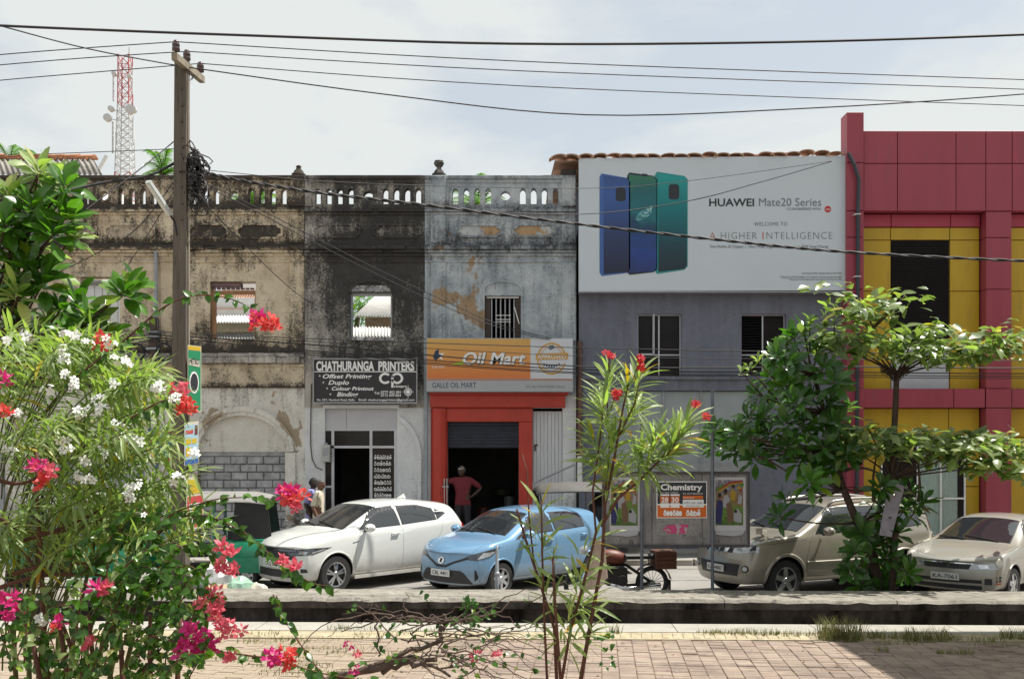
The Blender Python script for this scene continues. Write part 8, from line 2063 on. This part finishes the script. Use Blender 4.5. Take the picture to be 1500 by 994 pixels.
# ================================================================ people
def make_person(name_label, loc, J, cols, rotz=0.0, headdir=(0, -1, 0), hair_full=True, group=None, scale=1.0):
    """J: joints in metres above the ground the person stands on; body grown as one skin, clothes lie over it"""
    root = thing('person', name_label, 'person', loc, group)
    bones = [('pelvis', 'waist', 't'), ('waist', 'chest', 's'), ('chest', 'neck', 's'), ('neck', 'head0', 'k')]
    for s in 'LR':
        bones += [('chest', 'sh' + s, 's'), ('sh' + s, 'el' + s, 's' if cols.get('sleeve', 1) else 'k'), ('el' + s, 'wr' + s, 'k'), ('wr' + s, 'pa' + s, 'k'), ('pelvis', 'hip' + s, 't'), ('hip' + s, 'kn' + s, 't'), ('kn' + s, 'an' + s, 't'), ('an' + s, 'to' + s, 'o')]
    Rr = dict(pelvis=(.165, .125), waist=(.155, .115), chest=(.175, .12), neck=(.055, .055), head0=(.06, .06))
    for s in 'LR': Rr.update({'sh' + s: (.075, .075), 'el' + s: (.046, .046), 'wr' + s: (.032, .032), 'pa' + s: (.04, .025), 'hip' + s: (.105, .10), 'kn' + s: (.066, .066), 'an' + s: (.045, .045), 'to' + s: (.045, .04)})
    names = [n for n in J if n != 'head']; idx = {n: i for i, n in enumerate(names)}
    V = [Vector(J[n]) for n in names]; E = [(idx[a], idx[b]) for a, b, _ in bones]; RAD = [Rr[n] for n in names]
    for s in 'LR':
        w, p = V[idx['wr' + s]], V[idx['pa' + s]]; d = (p - w).normalized(); side_ = d.cross(Vector((0, 0, 1))); side_ = side_.normalized() if side_.length > .2 else Vector((0, 1, 0))
        for k, off in enumerate((-.028, -.010, .010, .028)):
            a = len(V); V += [p + d * .035 + side_ * off, p + d * (.075 - abs(off) * .5) + side_ * off * 1.1 + Vector((0, 0, -.012))]; RAD += [(.010, .010), (.008, .008)]; E += [(idx['pa' + s], a), (a, a + 1)]
        a = len(V); V += [w.lerp(p, .6) + side_ * .045, p + side_ * .06]; RAD += [(.012, .012), (.009, .009)]; E += [(idx['wr' + s], a), (a, a + 1)]
    me = bpy.data.meshes.new('body'); me.from_pydata(V, E, [])
    tmp = bpy.data.objects.new('tmp', me); COL.objects.link(tmp)
    tmp.modifiers.new('sk', 'SKIN'); 
    sv = me.skin_vertices[0].data
    for i, r in enumerate(RAD): sv[i].radius = r
    sv[idx['pelvis']].use_root = True
    tmp.modifiers.new('ss', 'SUBSURF').levels = 2
    dg = bpy.context.evaluated_depsgraph_get(); bm = bmesh.new(); em = bpy.data.meshes.new_from_object(tmp.evaluated_get(dg)); bm.from_mesh(em); bpy.data.objects.remove(tmp)
    # head
    hc = Vector(J['head']); f = Vector(headdir).normalized(); r_ = f.cross(Vector((0, 0, 1))).normalized(); u_ = r_.cross(f)
    hb = bmesh.ops.create_uvsphere(bm, u_segments=18, v_segments=14, radius=1.0)['verts']
    for v in hb:
        x, y, z = v.co.x, v.co.y, v.co.z     # x side, y front, z up
        jaw = max(0, -z); k = 1 - .28 * jaw ** 1.3
        fx_ = x * .076 * k; fy = y * (.098 if y > 0 else .102) * (1 - .10 * jaw) + .012 * jaw; fz_ = z * .122
        if y > .55: 
            nz_ = math.exp(-((x / .20) ** 2)) * math.exp(-(((z + .12) / .22) ** 2)); fy += .026 * nz_
            fy -= .010 * math.exp(-((abs(x) - .38) / .16) ** 2) * math.exp(-((z - .06) / .14) ** 2)
        if abs(x) > .93 and abs(z) < .35 and abs(y) < .3: fx_ *= 1.17
        v.co = hc + r_ * fx_ + f * fy + u_ * fz_
    bm.normal_update()
    segs = [(Vector(J[a]), Vector(J[b]), c) for a, b, c in bones]
    hset = set(v.index for v in hb); bm.verts.index_update(); hset = set(hb)
    zone = {}
    for fa in bm.faces:
        c = fa.calc_center_median()
        if all(v in hset for v in fa.verts):
            l = c - hc; zz = l.dot(u_); yy = l.dot(f); zone[fa] = 'h' if (zz > .062 and (hair_full or zz < .1 or yy < .02)) or (yy < -.012 and zz > -.03) else 'k'
            continue
        best, bd = 'k', 9
        for a, b, z_ in segs:
            ab = b - a; t = max(0, min(1, (c - a).dot(ab) / ab.length_squared)); d = (c - (a + ab * t)).length
            if z_ == 's' and a == Vector(J['shL']) or z_ == 's' and a == Vector(J['shR']):
                z2 = 's' if t < cols.get('sleeve_len', .85) else 'k'
            else: z2 = z_
            if d < bd: best, bd = z2, d
        if best == 't' and c.z > J['pelvis'][2] - .10: best = 's'
        zone[fa] = best
    def part(z, nm, mat, off):
        fs = [fa for fa in bm.faces if zone[fa] == z]
        if not fs: return
        vm, vs, fl = {}, [], []
        for fa in fs:
            for v in fa.verts:
                if v not in vm: vm[v] = len(vs); vs.append(v.co + v.normal * off)
            fl.append(tuple(vm[v] for v in fa.verts))
        m = MB(); m.add(vs, fl); q = m.obj(nm, mat, None, True); q.parent = root
    sk = pmat('skin', cols['skin'], .55, var=.12, scale=20)
    m = MB(); bm.verts.index_update(); m.add([v.co.copy() for v in bm.verts], [tuple(v.index for v in fa.verts) for fa in bm.faces]); q = m.obj('body', sk, None, True); q.parent = root
    part('s', 'shirt', pmat('shirt_cloth', cols['shirt'], .85, var=.15, scale=9, bump=.3, bscale=14), .012); part('t', 'trousers', pmat('trouser_cloth', cols['trousers'], .85, var=.2, scale=8), .010); part('o', 'shoe', pmat('shoe_leather', (.02, .015, .012), .6, var=.1), .008); part('h', 'hair', pmat('hair', cols['hair'], .7, var=.4, scale=60), .010)
    for s in (-1, 1):
        e = hc + r_ * s * .030 + f * .088 + u_ * .012; m = MB(); m.lathe([(.001, -.009), (.008, -.006), (.011, 0), (.008, .006), (.001, .009)], e.x, e.y, e.z, 8); q = m.obj('eye', INK, None, True); q.parent = root
    mo = hc + f * .094 - u_ * .055; m = MB(); m.tube([mo - r_ * .024, mo + f * .006, mo + r_ * .024], .005, 5); q = m.obj('mouth', pmat('lip', tuple(v * .6 for v in cols['skin']), .5, var=0), None, True); q.parent = root
    bm.free(); root.rotation_euler = (0, 0, rotz); root.scale = (scale,) * 3
    return root
# shopkeeper: right hand on the column, left hand on the hip, facing the street
JS = dict(pelvis=(0, 0, .93), waist=(0, 0, 1.08), chest=(0, 0, 1.30), neck=(-.01, -.01, 1.48), head0=(-.02, -.03, 1.55), head=(-.025, -.045, 1.615),
          shL=(.19, 0, 1.40), elL=(.43, .10, 1.22), wrL=(.25, .02, 1.05), paL=(.19, -.03, 1.02), shR=(-.19, 0, 1.40), elR=(-.38, -.06, 1.37), wrR=(-.50, -.10, 1.21), paR=(-.505, -.11, 1.14),
          hipL=(.10, 0, .88), knL=(.12, -.03, .48), anL=(.13, .02, .08), toL=(.15, -.13, .035), hipR=(-.10, 0, .88), knR=(-.12, -.02, .48), anR=(-.12, .02, .08), toR=(-.14, -.13, .035))
man = make_person('man in a maroon shirt leaning on the red column with one hand on his hip', (fx(678), FY - .05, fz(790)), JS, dict(skin=(.062, .03, .02), shirt=(.14, .014, .022), trousers=(.018, .016, .02), hair=(.20, .19, .18)), headdir=(-.55, -.8, -.18), hair_full=False)  # shirt colour darkened to carry the shade he stands in
cr_ = thing('crutches', 'pair of thin silver crutches under the hand of the man in maroon', 'crutches', (fx(653), FY - .2, fz(790)))
for k, x in enumerate((652.3, 656.2)):
    m = MB(); m.tube([(fx(x), FY - .19, fz(790)), (fx(x - .6), FY - .19, fz(700))], .012, 6); m.tube([(fx(x - .6) - .05, FY - .19, fz(712)), (fx(x - .6) + .04, FY - .19, fz(712))], .014, 6); m.obj('crutch', ALLOY, cr_)
# two men walking to the right on the footway
JW = dict(pelvis=(0, 0, .95), waist=(.01, 0, 1.10), chest=(.02, 0, 1.33), neck=(.035, 0, 1.51), head0=(.045, 0, 1.58), head=(.06, 0, 1.65),
          shL=(.02, .19, 1.43), elL=(-.06, .23, 1.17), wrL=(.08, .24, .96), paL=(.13, .24, .90), shR=(.02, -.19, 1.43), elR=(-.08, -.23, 1.17), wrR=(.03, -.24, .94), paR=(.06, -.24, .87),
          hipL=(0, .10, .90), knL=(.14, .10, .50), anL=(.16, .10, .09), toL=(.30, .11, .05), hipR=(0, -.10, .90), knR=(-.02, -.10, .49), anR=(-.24, -.10, .13), toR=(-.13, -.10, .05))
make_person('man in a lavender shirt walking behind the man in cream', (fx(455.5) * 22.75 / FY, 22.75, .13), JW, dict(skin=(.045, .024, .018), shirt=(.235, .235, .46), trousers=(.022, .018, .024), hair=(.012, .010, .010)), headdir=(1, -.1, 0), scale=1.0)
make_person('grey-haired man in a cream shirt walking past the print shop door', (fx(466) * 22.5 / FY, 22.5, .13), JW, dict(skin=(.15, .07, .042), shirt=(.58, .52, .40), trousers=(.028, .02, .022), hair=(.09, .085, .08), sleeve_len=1.0), headdir=(1, -.25, 0), scale=.985)

# ================================================================ station annexe right of the camera: it throws the shadow over the paving
an = thing('station_annexe', 'plain cream station annexe beyond the right edge, whose roof shades the brick paving', 'building', (12, 8, 0))
CRW = pmat('cream_plaster', (.55, .50, .40), .9, var=.12, scale=2, bump=.2)
m = MB(); m.box(8.35, 17, -6, 14.0, -.05, 7.6); m.obj('wall', CRW, an)
m = MB(); m.box(8.05, 17.2, -6.2, 14.55, 7.6, 7.9); m.obj('roof_slab', M['conc_top'], an)
m = MB(); m.box(8.27, 8.348, -6, 14.0, 3.6, 3.85); m.obj('string_course', CRW, an)
for k in range(5):
    for z in (1.0, 4.6):
        m = MB(); m.box(8.31, 8.349, -4 + k * 3.6, -2.6 + k * 3.6, z, z + 1.6); m.obj('window_frame', M['white_paint'], an); m = MB(); m.box(8.30, 8.309, -3.92 + k * 3.6, -2.68 + k * 3.6, z + .08, z + 1.52); m.obj('pane', GLASSU, an)
flush_texts()
